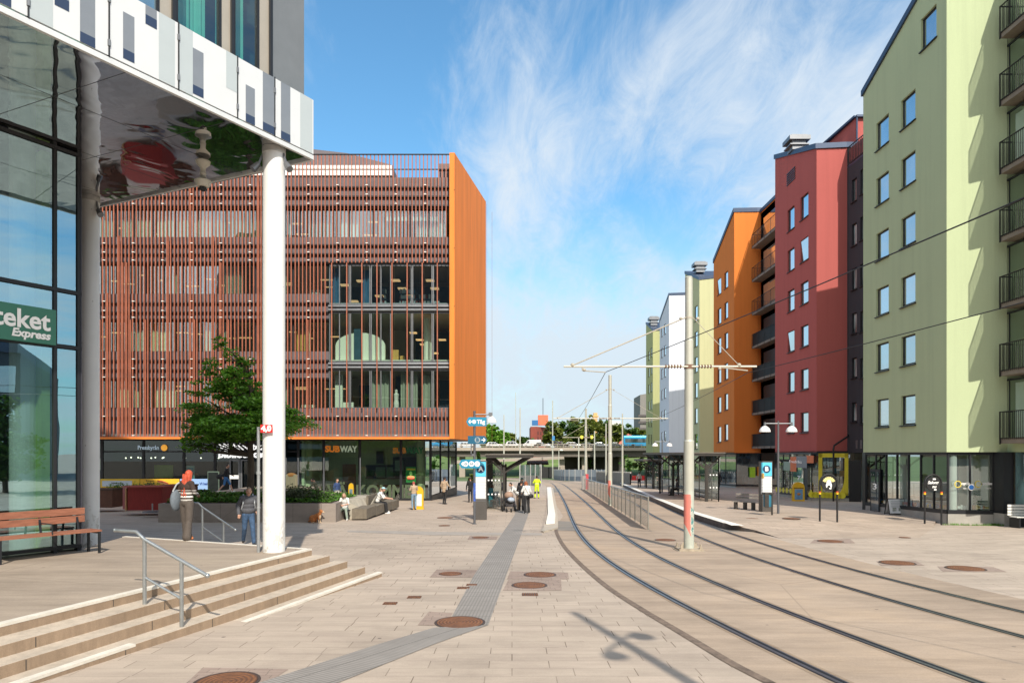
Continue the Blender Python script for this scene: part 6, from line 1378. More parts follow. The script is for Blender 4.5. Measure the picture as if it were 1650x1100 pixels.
m = MB(); m.cyl((0,0,.98),(0,0,1.75), .056, n=14); m.build('sticker_wrap', mat('sticker_blue', (.05,.12,.45), .5, var=.6, scale=6), t)
m = MB(); m.box(-.16,-.12,-.05,.05,Zp(733),Zp(708)); m.box(-.16,.0,-.05,.0,Zp(734),Zp(731)); m.build('bracket', METG, t)
# ================================================================ street lamps on the right
def street_lamp(lab, base, h, sw, r=.05, rz=0):
    t = thing('street_lamp', lab, 'street lamp', base, rz=rz, group='double street lamps with white bell heads')
    m = MB(); m.cyl((0,0,0),(0,0,h*.55), r*1.15,r, 12); m.cyl((0,0,h*.55),(0,0,h), r,r*.8, 12); m.lathe((0,0,0), [(r*1.8,0),(r*1.8,.03),(r*1.2,.04)], 14); m.build('pole', PST, t)
    m = MB(); m.cyl((-sw,0,h-.12),(sw,0,h-.12), .026, n=8); m.build('lamp_arm', METG, t)
    for s in (-1,1):
        m = MB(); m.lathe((s*sw,0,h-.52), [(.26,0),(.25,.08),(.20,.18),(.12,.25),(.07,.28)], 24); o_ = m.build('lamp_shade', MATS['lamp_white'], t, smooth='auto')
        m = MB(); m.cyl((s*sw,0,h-.24),(s*sw,0,h-.06), .06,.05, 12); m.build('lamp_neck', METG, o_)
    return t
q = GP(1254,831); q.z += .10; q = PPL(1254,831.5,.10); street_lamp('double street lamp with two white bell heads before the dark red house', q, (831.5-678)/F*q.y, 21.5/F*q.y)
q = PPL(1067,793,.28); street_lamp('smaller looking double street lamp before the white and olive houses', q, (793-709)/F*q.y, 11.5/F*q.y, .06)
# ================================================================ bench, bin and signs on the right platform
WSL = mat('grey_wood', (.24,.215,.19), .8, var=.25, scale=5)
q = PPL(1205,823,.18); t = thing('park_bench', 'grey slatted bench left of the timetable pillar B', 'bench', q, rz=.0)
sx = lambda px: (px-1205)/F*q.y
m = MB()
for k in range(3): m.beam((sx(1188),-.0+k*.16+.5,.46-0*k),(sx(1224),k*.16-.35,.44), .13,.04)
m.build('seat', WSL, t); m = MB()
for k in range(2): m.beam((sx(1196),.98,.66+k*.16),(sx(1228),.2,.64+k*.16), .03,.11)
m.build('backrest', WSL, t)
for px, yy in ((1192,.5),(1203,.1),(1213,-.2)): m = MB(); m.box(sx(px)-.05,sx(px)+.05,yy-.05,yy+.30,0,.43); m.build('leg', SHD, t)
q = PPL(1244,834,.10); t = thing('litter_bin', 'blue and grey litter bin on a post beside the timetable pillar B', 'litter bin', q)
m = MB(); m.box(-.035,.035,-.03,.03,0,(834-794)/F*q.y); m.build('post', SHD, t)
m = MB(); s_ = q.y/F; m.lathe((-7.5*s_,.0,18*s_), [(5.6*s_,0),(6*s_,.02),(6.2*s_,20*s_)], 16); m.build('bin', mat('bin_blue', (.03,.16,.24), .5, var=.15), t)
m = MB(); m.box(-14*s_,0,-.2,.2,38*s_,41*s_); m.box(-14.5*s_,-8*s_,-.24,-.19,17*s_,38*s_); m.build('bin_hood', SHD, t, bevel=.01)
q = GP(787,818); t = thing('litter_bin', 'teal litter bin between the timetable pillar A and the left shelter', 'litter bin', (q.x,q.y,q.z))
m = MB(); m.box(-.18,-.03,-.12,.12,.08,1.15); m.box(.02,.28,-.12,.12,.08,1.2); m.build('bin', mat('bin_teal', (.03,.20,.27), .5, var=.15), t, bevel=.02); m = MB(); m.box(-.02,.02,-.05,.05,0,1.3); m.box(-.18,.28,-.1,.1,0,.08); m.build('post', SHD, t)
def arch_sign(lab, px1, px2, yb, yt, ydisc, kind):
    q = GP((px1+px2)/2, yb); s = q.y/F; wd = (px2-px1)*s; h = (yb-yt)*s; t = thing('arch_sign', lab, 'sign', q, group='arched shop signs with round boards')
    r = wd/2; P = [(-r,0,0)]+[(-r,0,h-r)]+[(-r*math.cos(a*PI/12),0,h-r+r*math.sin(a*PI/12)) for a in range(1,12)]+[(r,0,h-r),(r,0,0)]
    m = MB(); m.tube(P, .038, 10); m.build('hoop', BLK, t, smooth='auto')
    zc = (yb-ydisc)*s; rd = r*.86; m = MB(); m.cyl((0,-.03,zc),(0,.03,zc), rd, n=36); m.build('round_board', BLK, t)
    for sgn in (-1,1):
        m = MB(); zb = zc-rd*1.3; m.cyl((sgn*r,0,zb-.06),(sgn*r,0,zb), .046, n=10, mi=0); m.cyl((sgn*r,0,zb),(sgn*r,0,zb+.06), .046, n=10, mi=1); m.build('reflector_band', [mat('band_yellow', (.9,.6,.03), .4, var=0), mat('band_red', (.8,.12,.03), .4, var=0)], t)
    if kind:
        text('board_letters', 'Salong', .17, TW, t, (-.03,-.036,zc+.05), world=False, shear=.3, bold=.004); text('board_letters', 'nu', .17, TW, t, (.02,-.036,zc-.12), world=False, shear=.3, bold=.004)
        m = MB(); m.box(-.03,.09,-.036,-.03,zc+rd*.55,zc+rd*.75); m.box(.02,.12,-.036,-.03,zc-rd*.9,zc-rd*.72); m.build('board_mark', TW, t)
    else:
        m = MB(); rr_ = random.Random(4)
        for k in range(9): a = PI*.12+k*PI*.76/8; p0 = Vector((math.cos(a)*rd*.42,-.036,zc+.02+math.sin(a)*rd*.3)); p1 = Vector((math.cos(a)*rd*.86,-.036,zc+.02+math.sin(a)*rd*.86)); m.ball((p0+p1)/2, (.075,.006,.035), 8, 5, R=Matrix.Rotation(-a,3,'Y'))
        m.build('board_leaves', mat('board_gold', (.72,.62,.25), .5, var=.2), t)
        m = MB(); m.ball((0,-.036,zc+.02), (.10,.008,.12), 10, 6); m.ball((-.09,-.036,zc-.10), (.035,.008,.09), 8, 6); m.ball((.09,-.036,zc-.10), (.035,.008,.09), 8, 6); m.ball((.06,-.036,zc-.22), (.05,.008,.035), 8, 6); m.build('board_figure', TW, t)
arch_sign('arched black sign whose round board has gold leaves around a white shape', 1321,1349,846,764,778,0)
arch_sign('arched black sign whose round board carries white handwriting, before the corner window', 1490,1517,845.5,764.5,779,1)
def a_board(lab, px, yb, w_px, h_px, body, sheet, extra=None):
    q = GP(px,yb); s = q.y/F; w_, h = w_px*s/2, h_px*s; t = thing('pavement_sign', lab, 'pavement sign', q)
    m = MB()
    for sg in (-1,1):
        m.beam((-w_,sg*.02,h),(-w_*1.0,sg*.28,0), .03,.03); m.beam((w_,sg*.02,h),(w_,sg*.28,0), .03,.03); m.beam((-w_,sg*.02,h),(w_,sg*.02,h), .03,.03); m.beam((-w_,sg*.22,.22),(w_,sg*.22,.22), .03,.03)
    m.build('frame', body, t); m = MB(); m.add([(-w_,-.225,.24),(w_,-.225,.24),(w_,-.03,h-.02),(-w_,-.03,h-.02)], [(0,1,2,3)]); m.add([(-w_,.225,.24),(w_,.225,.24),(w_,.03,h-.02),(-w_,.03,h-.02)], [(3,2,1,0)]); m.build('board', sheet, t)
    return t, w_, h
t, w_, h = a_board('white pavement sign in a black A-frame outside the green house shop', 1443,834,27,31, BLK, PLW)
m = MB()
for k in range(5): z = h*.85-k*.07; yy = -.03-(h-z)/h*.26-.012; m.box(-w_*.7,w_*.7,yy,yy+.004,z,z+.018)
for sx_ in (-.17,.12): z = h*.42; yy = -.03-(h-z)/h*.26-.016; m.box(sx_-.08,sx_+.1,yy,yy+.004,z-.1,z+.12,mi=1)
m.build('printed_lines', [mat('print_grey', (.3,.35,.38), .6, var=0), mat('print_mix', (.35,.38,.35), .6, var=.7, scale=12)], t)
t, w_, h = a_board('dark pavement sign leaning at the shop window behind the white one', 1468,823,24,17, BLK, mat('board_slate', (.20,.27,.33), .5, var=.1))
YB = mat('board_yellow', (.72,.42,.015), .45, var=.03)
def yellow_sign(lab, px, yb, w_px, h_px, inner):
    q = GP(px,yb); s = q.y/F; w_, h = w_px*s/2, h_px*s; t = thing('yellow_sign', lab, 'pavement sign', (q.x,q.y,q.z+(.15 if px > 1000 else 0)), group='yellow newsagent pavement signs')
    P = [(-w_,0),(w_,0),(w_,h*.75)]+[(w_*math.cos(a*PI/10),h*.75+h*.25*math.sin(a*PI/10)) for a in range(1,10)]+[(-w_,h*.75)]
    m = MB(); m.ext(P, (0,-.10,0), (1,0,0), (0,0,1), (0,.2,0)); m.box(-w_*1.08,w_*1.08,-.18,.18,0,.06); m.build('body', YB, t)
    m = MB(); m.box(-w_*.68,w_*.68,-.112,-.10,h*.15,h*.66); m.build('poster', inner, t); return t, w_, h
t, w_, h = yellow_sign('yellow arched newsagent sign with a blue poster before the dark red house', 1286,813,19,33, mat('poster_bluegrey', (.14,.28,.45), .5, var=.3, scale=4))
m = MB(); m.ball((0,-.12,h*.42), (.13,.02,.09), 10, 6); m.build('poster_print', mat('poster_orange', (.6,.25,.08), .6, var=.3), t); m = MB(); m.box(-w_*.8,w_*.8,-.115,-.10,h*.70,h*.73); m.build('slot', BLK, t)
yellow_sign('yellow arched newsagent sign with a pale poster beside the man in a beige jacket', 674,820,17,37, mat('poster_light', (.62,.70,.75), .5, var=.15, scale=3))
t, w_, h = yellow_sign('small yellow arched sign behind the concrete seat wall', 566,806,8,28, mat('poster_steel', (.15,.22,.25), .5, var=.2))
t = thing('mail_stand', 'yellow and white ticket stand beside the white column near the planter', 'ticket stand', YP(470,800,41))
s = 41/F; m = MB(); m.box(-8*s,8*s,-.2,.2,14*s,36*s); m.build('body', mat('stand_cream', (.75,.68,.40), .5, var=.1), t, bevel=.03); m = MB(); m.box(-3*s,3*s,-.1,.1,-.8,14*s); m.build('post', METG, t); m = MB(); m.ball((0,-.05,35*s), (8*s,.2,.14), 12, 6); m.build('cap', mat('stand_orange', (.75,.35,.08), .5, var=.1), t)
# slatted white bench at the right picture edge
q = Vector((19.98,27.5,gz(27.5))); t = thing('slatted_bench', 'white slatted bench against the shop at the right edge of the picture', 'bench', q)
m = MB()
for k in range(4): m.beam((0,-.45+k*.115,.44),(2.4,-.45+k*.115,.44), .09,.03)
m.build('seat', WHT, t); m = MB()
for k in range(4): m.beam((0,.03,.52+k*.115),(2.4,.03,.52+k*.115), .03,.09)
m.build('backrest', WHT, t)
for k in range(3): m = MB(); m.box(.1+k*1.0,.16+k*1.0,-.48,.06,-.02,.42); m.build('leg', DARK, t)
# ================================================================ terrace furniture: handrails and the long bench
def handrail(lab, p_up, p_lo, z_up, z_lo, top_ext, h=.93):
    t = thing('handrail', lab, 'handrail', (p_up.x,p_up.y,z_up), group='galvanised handrails on the steps'); d = Vector((p_lo.x-p_up.x,p_lo.y-p_up.y,0)); L = d.length; d.normalize(); dz = z_lo-z_up
    P = lambda u, z: (d.x*u,d.y*u,z)
    m = MB(); m.cyl(P(0,-.03),P(0,h), .028, n=12); m.cyl(P(L,dz-.03),P(L,dz+h), .028, n=12); m.build('post', STEEL, t, smooth='auto')
    m = MB(); sl_ = dz/L; m.tube([P(-top_ext-.14,h+.12),P(-.14,h+.11),P(-.04,h+.03),P(0,h),P(L,dz+h),P(L+.42,dz+h+sl_*.42)], .026, 12); m.ball(P(L+.43,dz+h+sl_*.43), .034, 10, 8); m.ball(P(-top_ext-.14,h+.12), .03, 10, 8); m.build('rail', STEEL, t, smooth='auto')
    m = MB(); m.cyl(P(0,h*.42),P(L,dz+h*.42), .019, n=10); m.build('lower_rail', STEEL, t, smooth='auto')
u = ZP(233,973,ZT-RI); l = ZP(292.6,1009,ZT-3*RI); handrail('galvanised handrail standing on the near steps', u, l, ZT-RI, ZT-3*RI, .38)
u = GP(326,872); u2 = YP(326,871,19.3); l2 = YP(360,895,19.0); handrail('galvanised handrail behind the terrace beside the woman with red braids', u2, l2, u2.z, l2.z, .3, .95)
SWD = mat('bench_wood', (.30,.12,.07), .7, var=.3, scale=4, stretch=(1,1,6))
bP = ZP(160,886,ZT); bd = dA.normalized(); bn = Vector((-bd.y,bd.x,0)); bn = bn if bn.x > 0 else -bn
be = RL(165,(Gp+bn*.75).xy,bd.xy); be = Vector((be.x,be.y,0))
for k, lab in enumerate(('brown slatted bench with backrest against the glass hall, nearer the white column','brown slatted bench with backrest at the left picture edge')):
    o_ = be+bd*(k*1.95+.0); ang_ = math.atan2(bd.y,bd.x); t = thing('wooden_bench', lab, 'bench', (o_.x,o_.y,ZT), rz=ang_, group='brown benches along the glass hall')
    sg = 1 if (Matrix.Rotation(ang_,3,'Z') @ Vector((0,1,0))).dot(bn) > 0 else -1
    W_ = 1.88
    m = MB()
    for j in range(4): y = sg*(.02-j*.115); m.box(.02,W_,min(y,y-sg*.1),max(y,y-sg*.1),.44,.475)
    m.build('seat', SWD, t)
    m = MB()
    for j in range(2): z = .62+j*.155; m.box(.10,W_,sg*-.50-.015,sg*-.50+.015,z,z+.135)
    m.build('backrest', SWD, t)
    for xx in (.06, W_-.08):
        for yy in (0,-.42): m = MB(); m.box(xx-.02,xx+.02,sg*yy-.02,sg*yy+.02,0,.44); m.build('leg', DARK, t)
    m = MB()
    for xx in (.25, W_*.5, W_-.1): m.beam((xx,sg*-.42,.40),(xx,sg*-.53,.90), .04,.015)
    for xx in (.06, W_-.08): m.box(xx-.02,xx+.02,min(0,sg*-.42),max(0,sg*-.42),.40,.435)
    for xx in (W_*.5, ): m.tube([(xx,sg*.02,.46),(xx,sg*.0,.66),(xx,sg*-.45,.66)], .012, 6)
    m.build('bracket', DARK, t)
# ================================================================ planter, seat wall, timber bench
CST = conc_mat('cast_stone', (.33,.285,.25), (.37,.32,.275)); CSL = conc_mat('cast_stone_light', (.47,.43,.35), (.50,.45,.37))
Yp = 30.0; xl = (255-CX)/F*Yp; xr = (541-CX)/F*Yp; zt = CAMZ+(HY-811)/F*Yp
t = thing('planter', 'long grey stone planter full of greenery under the tree', 'planter', (xr,Yp,gz(Yp)))
m = MB(); m.prism([(xl,Yp),(xr,Yp),(xr-.35,Yp+6.0),(xl,Yp+6.5)], gz(Yp+6)-.2, zt); m.build('stone_wall', CST, t, world=True)
m = MB()
for px in (355,472,518): x = (px-CX)/F*Yp; m.box(x-.006,x+.006,Yp-.003,Yp+.01,gz(Yp),zt)
m.build('stone_joint', JD, t, world=True)
m = MB(); m.prism([(xl+.2,Yp+.22),(xr-.25,Yp+.22),(xr-.6,Yp+5.8),(xl+.2,Yp+6.2)], zt-.02, zt+.03); m.build('soil', mat('soil_brown', (.05,.035,.025), .95), t, world=True)
# concrete seat wall right of the planter
Ys = 36.2; 
t = thing('seat_wall', 'sloping pale concrete wall behind the seated people', 'wall', (xr,Ys,gz(Ys)))
x0 = (500-CX)/F*Ys; x1 = (607-CX)/F*Ys; zt2 = CAMZ+(HY-797.5)/F*Ys
m = MB(); m.add([(x0,Ys,zt2),(x1,Ys,zt2),(x1,Ys+.4,zt2),(x0,Ys+.4,zt2),(x0,Ys+.4,-1.2),(x1,Ys+.4,-1.2), (xr-.1,Yp+2.2,gz(Yp)-.05),(xr+.55,Yp+2.3,gz(Yp)-.05),(x1,Ys-1.4,gz(Ys)-.05),(x1,Ys-.35,zt2-.1)], [(0,1,2,3),(3,2,5,4)])
m.add([(x0+.2,Ys,zt2-.01),(x1,Ys,zt2-.01),(x1,Ys-2.2,gz(Ys)+.35),(xr+.75,Yp+2.4,gz(Yp)+.35),(xr-.02,Yp+2.0,zt-.02)], [(0,4,3,2,1)])
m.add([(xr+.75,Yp+2.4,gz(Yp)+.35),(x1,Ys-2.2,gz(Ys)+.35),(x1,Ys-2.2,gz(Ys)-.2),(xr+.75,Yp+2.4,gz(Yp)-.2)], [(0,1,2,3)])
m.add([(xr-.02,Yp+2.0,zt-.02),(xr+.75,Yp+2.4,gz(Yp)+.35),(xr+.75,Yp+2.4,gz(Yp)-.2),(xr-.02,Yp+2.0,gz(Yp)-.2)], [(3,2,1,0)])
m.add([(x1,Ys,zt2-.01),(x1,Ys-2.2,gz(Ys)+.35),(x1,Ys-2.2,gz(Ys)-.2),(x1,Ys+.4,-1.2),(x1,Ys+.4,zt2)], [(0,1,2,3,4)][:1])
m.build('concrete', CSL, t, world=True)
TWD = mat('weathered_wood', (.17,.145,.11), .85, var=.25, scale=5)
t = thing('timber_bench', 'long weathered timber block bench running away from us beside the seat wall', 'bench', ((574-CX)/F*31,31,gz(31)))
bx0, bx1 = (567-CX)/F*31.2, (581-CX)/F*31.2
m = MB(); y = 31.2
while y < 39: m.box(bx0,bx1+.28,y,y+2.2,gz(y)+.06,gz(31)+.52-(y-31)*.0227); y += 2.24
m.build('seat', TWD, t, world=True)
m = MB(); m.prism([(bx0+.02,34.2),(bx0+.12,34.2),(bx0+.12,38.4),(bx0+.02,38.4)], gz(35)+.45, gz(35)+1.02); m.build('backrest', TWD, t, world=True); m = MB()
for k in range(5): m.box(bx0+.12,bx0+.128,34.25,38.35,gz(35)+.53+k*.09,gz(35)+.54+k*.09)
m.build('backrest_gap', JD, t, world=True)
# red wooden booth, brown timber boxes, parasol base
RDW = mat('booth_red', (.26,.022,.018), .6, var=.2, scale=3, stretch=(6,6,1)); BRW = mat('timber_brown', (.115,.045,.025), .7, var=.25, scale=3)
q = YP(206,822,34); z0_ = q.z
t = thing('wooden_booth', 'dark red wooden counter booth on the shaded plaza', 'booth', (q.x,34,z0_)); s = 34/F
m = MB(); m.prism([((181-206)*s,.9),((206-206)*s,0),((257-206)*s,.25),((253-206)*s,1.7),((187-206)*s,1.8)], 0, 36*s); m.build('body', RDW, t)
m = MB(); m.prism([((180-206)*s,.85),((206-206)*s,-.06),((259-206)*s,.2),((255-206)*s,1.75),((186-206)*s,1.85)], 36*s, 38*s); m.build('counter_top', mat('counter_red', (.30,.05,.035), .6, var=.15), t)
m = MB(); m.box(-4*s,-2.6*s,-.03,.1,0,36*s); m.build('timber_strip', mat('pine', (.55,.32,.15), .7), t)
q = YP(245,818,33); t = thing('parasol_base', 'round grey parasol base with a steel stub beside the red booth', 'parasol base', (q.x,33,z0_)); m = MB(); m.lathe((0,0,0), [(.42,0),(.42,.05),(.08,.07)], 20); m.build('base', METG, t); m = MB(); m.cyl((.02,0,.05),(.02,0,.42), .03, n=8); m.build('stub', STEEL, t)
for (a, b_, y0_, y1_, Y, lab) in ((120,181,790,815,37,'low brown timber planter box left of the red booth'),(257,300,787,818,37,'brown timber planter box right of the red booth')):
    t = thing('timber_box', lab, 'planter box', ((a-CX)/F*Y,Y,z0_-.1), group='brown timber planter boxes'); s = Y/F; m = MB(); m.box(0,(b_-a)*s,0,1.4,0,(y1_-y0_)*s+.1); m.build('box', BRW, t, bevel=.02); m = MB(); m.box(-.03,(b_-a)*s+.03,-.03,1.43,(y1_-y0_)*s+.1,(y1_-y0_)*s+.18); m.build('rim', mat('rim_dark', (.06,.03,.02), .6), t)
# shaded upper plaza level beyond the terrace
m = MB(); m.prism([(-9.1,23.0),(-9.0,30.0),(xl,30.0),(-34,30.2),(-34,17.5),(-10,17.6)], [gz(23),gz(30),gz(30),gz(30),gz(17.5),gz(17.6)], [gz(23)+.003,gz(30)+.003,-.50,-.50,gz(17.5)+.005,gz(17.6)+.004]) if False else None
t = thing('sandwich_board', 'pale framed notice board by the library doors', 'notice board', YP(344,792,45.5)); s = 45.5/F
m = MB(); m.box(-9*s,9*s,-.05,.05,-.3,33*s); m.build('frame', mat('frame_pale_green', (.45,.60,.42), .5), t); m = MB(); m.box(-8*s,8*s,-.06,-.05,1*s,31.5*s); m.build('board', mat('board_dark', (.05,.06,.05), .5, var=.4, scale=3), t)
struct((lambda m_: m_.build('entrance_terrace', CST))(MB().box(LX(322,42),LX(455,42),40.5,50.5,-1.3,-.10)))
# ================================================================ trees and planting
def leafmat(name, dark, light, sss=.0):
    m, nt, b = nmat(name); v = coords(nt); n = noise(nt, v, 1.1, 5, .7); oi = nt.nodes.new('ShaderNodeNewGeometry')
    c = ramp(nt, n, [(.32, dark), (.68, light)]); c2 = ramp(nt, oi.outputs['Random Per Island'], [(0, g3(.5)), (1, g3(1.5))])
    c = mixc(nt, c, c2, 1, 'MULTIPLY'); lk(nt, c, b.inputs['Base Color']); b.inputs['Roughness'].default_value = .55; b.inputs['Specular IOR Level'].default_value = .3
    out = nt.nodes['Material Output']; t = nt.nodes.new('ShaderNodeBsdfTranslucent'); lk(nt, mixc(nt, c, (1.2,1.35,.5), 1, 'MULTIPLY'), t.inputs[0]); mx = nt.nodes.new('ShaderNodeMixShader'); mx.inputs[0].default_value = .28
    lk(nt, b.outputs[0], mx.inputs[1]); lk(nt, t.outputs[0], mx.inputs[2]); lk(nt, mx.outputs[0], out.inputs[0]); return m
LF1 = leafmat('leaf_bright', (.13,.28,.045), (.27,.47,.08)); LF2 = leafmat('leaf_olive', (.10,.13,.03), (.24,.27,.07)); LF3 = leafmat('leaf_deep', (.04,.085,.02), (.10,.18,.04)); LFG = leafmat('leaf_ground', (.05,.13,.02), (.14,.30,.05))
BARK = mat('bark', (.10,.075,.055), .9, var=.35, scale=5, stretch=(1,1,.3))
def leaf(mb, c, s, rr):
    d = Vector((rr.uniform(-1,1),rr.uniform(-1,1),rr.uniform(-.7,.5))).normalized(); w_ = d.cross(Vector((rr.uniform(-.4,.4),rr.uniform(-.4,.4),1))).normalized()*s*.38; d = d*s
    mb.add([c-d*.5, c-d*.05+w_, c+d*.5, c-d*.05-w_], [(0,1,2,3)])
def tree(label, base, h, clumps, m_, seed, trunk_r=.12, nleaf=4000, ls=.16, name='leafy_tree', group=None, cat='tree', limbs=10):
    rr = random.Random(seed); t = thing(name, label, cat, base, group=group); m = MB(); tw = MB()
    tw.tube([(0,0,-.2),(.03,.02,h*.25),(-.03,.0,h*.5),(.02,.0,h*.75),(0,0,h*.93)], [trunk_r*1.2,trunk_r,trunk_r*.75,trunk_r*.4,.02], 10)
    tot = sum(c[3]*c[4]*c[5] for c in clumps)
    for (x,y,z,rx,ry,rz) in clumps:
        n = int(nleaf*rx*ry*rz/tot)
        if rr.random() < (.4 if len(clumps) > 40 else .9) and limbs: z0 = max(h*.30 if len(clumps) > 40 else h*.15, z-abs(x)*.5-.3); tw.tube([(0,0,min(z0,h*.8)),(x*.5,y*.5,(z+z0)/2-.05),(x,y,z)], [trunk_r*.4,trunk_r*.25,.012], 6)
        sub = [(Vector((rr.gauss(0,.42),rr.gauss(0,.42),rr.gauss(0,.42))), rr.uniform(.16,.34)) for _ in range(max(3,int(5+n/60)))]
        for _ in range(n):
            sc, sr = rr.choice(sub); p = sc+Vector((rr.gauss(0,sr),rr.gauss(0,sr),rr.gauss(0,sr*.7)))
            if p.length > 1.15: p = p.normalized()*rr.uniform(.8,1.15)
            leaf(m, Vector((x+p.x*rx,y+p.y*ry,z+p.z*rz)), ls*rr.uniform(.6,1.3), rr)
    tw.build('trunk', BARK, t); m.build('crown', m_, t); return t
# the young elm in the planter: layered boughs, pointed top
TY = 32.5; s = TY/F; tb_ = Vector(((403-CX)*s, TY, zt)); rr = random.Random(11); cl = []
prof = [(556,364,10,1.0),(568,366,20,1),(582,366,30,1),(598,366,42,1),(614,368,52,1),(630,374,64,1),(648,384,74,1),(666,392,86,1),(682,396,92,1),(694,392,82,1),(704,338,40,1),(718,322,26,1)]
for (py, cxp, hw, k) in prof:
    z = CAMZ+(HY-py)*s-zt; n = max(2, int(hw/7))
    for i in range(n):
        a = rr.uniform(0,2*PI); r_ = hw*s*rr.uniform(.35,.95) if n > 1 else 0; rad = max(.4, hw*s*.38)
        cl.append(((cxp-403)*s+math.cos(a)*r_, math.sin(a)*r_*.9, z+rr.uniform(-.15,.15)-r_*.10, rad, rad, .36))
    if n > 2:
        for sg in (-1,1): cl.append(((cxp-403)*s+sg*hw*s*.85, rr.uniform(-.4,.4), z-.1, .5,.45,.2))
tree('young broad-leaved tree in the stone planter, partly behind the white column', tb_, (790-556)*s, cl, LF1, 5, .15, 30000, .17, name='plaza_tree')
# ground cover in the planter
m = MB(); rr = random.Random(8)
for i in range(15000):
    x = rr.uniform(xl+.2,xr-.35); y = rr.uniform(Yp+.25, Yp+5.6); hgt = .16+.32*max(0,math.sin(x*1.7+1)*math.sin(y*1.3+x*.6))+.1*rr.random(); fade = min(1,(xr-.1-x)/1.2)
    leaf(m, Vector((x,y,zt+rr.uniform(0,hgt)*max(.25,fade))), rr.uniform(.08,.17), rr)
struct(m.build('planter_greenery', LFG), 'stuff')
m = MB()
for i in range(3500): leaf(m, Vector((rr.gauss((478-CX)*s+.2,.75),rr.uniform(Yp+.5,Yp+2.6),zt+.12+abs(rr.gauss(0,.22)))), rr.uniform(.07,.14), rr)
tag(struct(m.build('rosemary_shrub', leafmat('leaf_grey', (.04,.055,.03), (.11,.13,.07))), 'thing'), 'grey green shrub at the right end of the planter', 'shrub')
m = MB()
for i in range(800): leaf(m, Vector((rr.uniform(-22.5,-19.5),38.2+rr.uniform(-.4,.4),.42+abs(rr.gauss(0,.12)))), .1, rr)
tag(m.build('box_plant', LFG), 'low plants growing in the timber box behind the red booth', 'plants')
# grass tufts at the plinth of the green house
m = MB()
for i in range(420):
    u_ = rr.random(); x = 18.0+u_*2.6; y = 28.62-u_*.5-rr.uniform(0,.12); z = gz(y)
    if rr.random() < .3: x = 20.05+rr.gauss(0,.12); 
    hh = rr.uniform(.03,.13); m.add([(x-.01,y,z),(x+.012,y,z),(x+rr.uniform(-.05,.05),y+rr.uniform(-.04,.04),z+hh)], [(0,1,2)])
struct(m.build('grass_tufts', LFG), 'stuff')
# trees beyond the bridge
def blobs(w_, h, n, seed, z0=.25):
    r_ = random.Random(seed); out = []
    for i in range(n):
        z = h*(z0+(.92-z0)*r_.random()); k = math.sin(PI*min(1,max(0.1,(z/h-z0+.25))/(1.25-z0)))**.7; out.append((r_.uniform(-1,1)*w_/2*k, r_.uniform(-1,1)*w_/3*k, z, w_*r_.uniform(.14,.24), w_*.2, h*r_.uniform(.10,.16)))
    return out
far = [(792,708,682,16,250,LF1,'round green tree behind the bridge beside the orange wall'),(806,714,693,16,255,LF1,'second bright green tree behind the bridge from the orange wall'),(823,716,700,14,262,LF2,'low dull green tree behind the bridge left of the brick block'),(785,716,686,10,262,LF2,'green tree half hidden by the orange end wall'),
 (848,718,704,16,270,LF3,'dark low tree behind the white van on the bridge'),(900,718,671,22,240,LF2,'tall olive tree behind the bridge just right of the brick block'),(914,718,676,24,246,LF3,'dark olive tree behind the bridge between two tram poles'),(930,720,674,22,250,LF2,'broad olive tree behind the silver cars on the bridge'),
 (952,720,672,26,244,LF2,'largest olive tree behind the bridge near the tram pole'),(970,720,677,22,252,LF3,'dark tree behind the bridge behind the slim railing pole'),(990,720,682,24,248,LF2,'olive tree behind the bridge left of the bus'),(1010,720,688,22,256,LF3,'dark tree rising behind the blue bus'),(1030,720,692,20,262,LF2,'lower tree behind the bus beside the olive green house')]
for i, (px, yb, yt, wpx, Y, m_, lab) in enumerate(far):
    s_ = Y/F; h = (yb-yt)*s_+6; b0 = Vector(((px-CX)*s_, Y, CAMZ+(HY-yb)*s_-6)); tree(lab, b0, h, blobs(wpx*s_*1.9, h, 26, 20+i, .12), m_, 40+i, .25, 3200, 1.35, name='distant_tree', group='trees beyond the road bridge', limbs=0)
for i, (px, yb, yt, wpx, Y, m_, lab) in enumerate([(1012,760,727,24,165,LF1,'bushy tree under the bridge edge left of the red barriers'),(1032,760,730,22,160,LF2,'bushy tree under the bridge edge against the olive green house'),(772,765,728,10,120,LF3,'dark bush between the library glass and the signpost'),
     (760,790,765,9,70,LF2,'yellowing bush beside the library behind the signpost'),(948,756,738,14,200,LF1,'small bright bush under the bridge behind the tram poles'),(975,756,738,10,205,LF3,'small dark bush under the bridge beyond the railing')]):
    s_ = Y/F; h = (yb-yt)*s_; tree(lab, Vector(((px-CX)*s_,Y,CAMZ+(HY-yb)*s_)), h, blobs(wpx*s_, h, 10, 60+i, .1), m_, 80+i, .1, 1300, .45, name='bush', group='bushes near the bridge', limbs=0)
# banks and slopes under the bridge
m = MB(); m.add([(-70,196,-4.6),(80,196,-4.6),(80,238,.6),(-70,238,.6),(-70,300,.9),(80,300,.9)], [(0,1,2,3),(3,2,5,4)]); struct(m.build('grass_bank', mat('bank_green', (.13,.19,.05), .95, var=.5, scale=.15)))
m = MB(); P = [YP(848,750,196),YP(884,750,197),YP(880,737,222),YP(850,737,222)]; m.add([(p.x,p.y-2,p.z+.3) for p in P], [(0,1,2,3)]); struct(m.build('planting_bed', mat('bed_rust', (.28,.10,.04), .95, var=.4, scale=.6)), 'stuff')
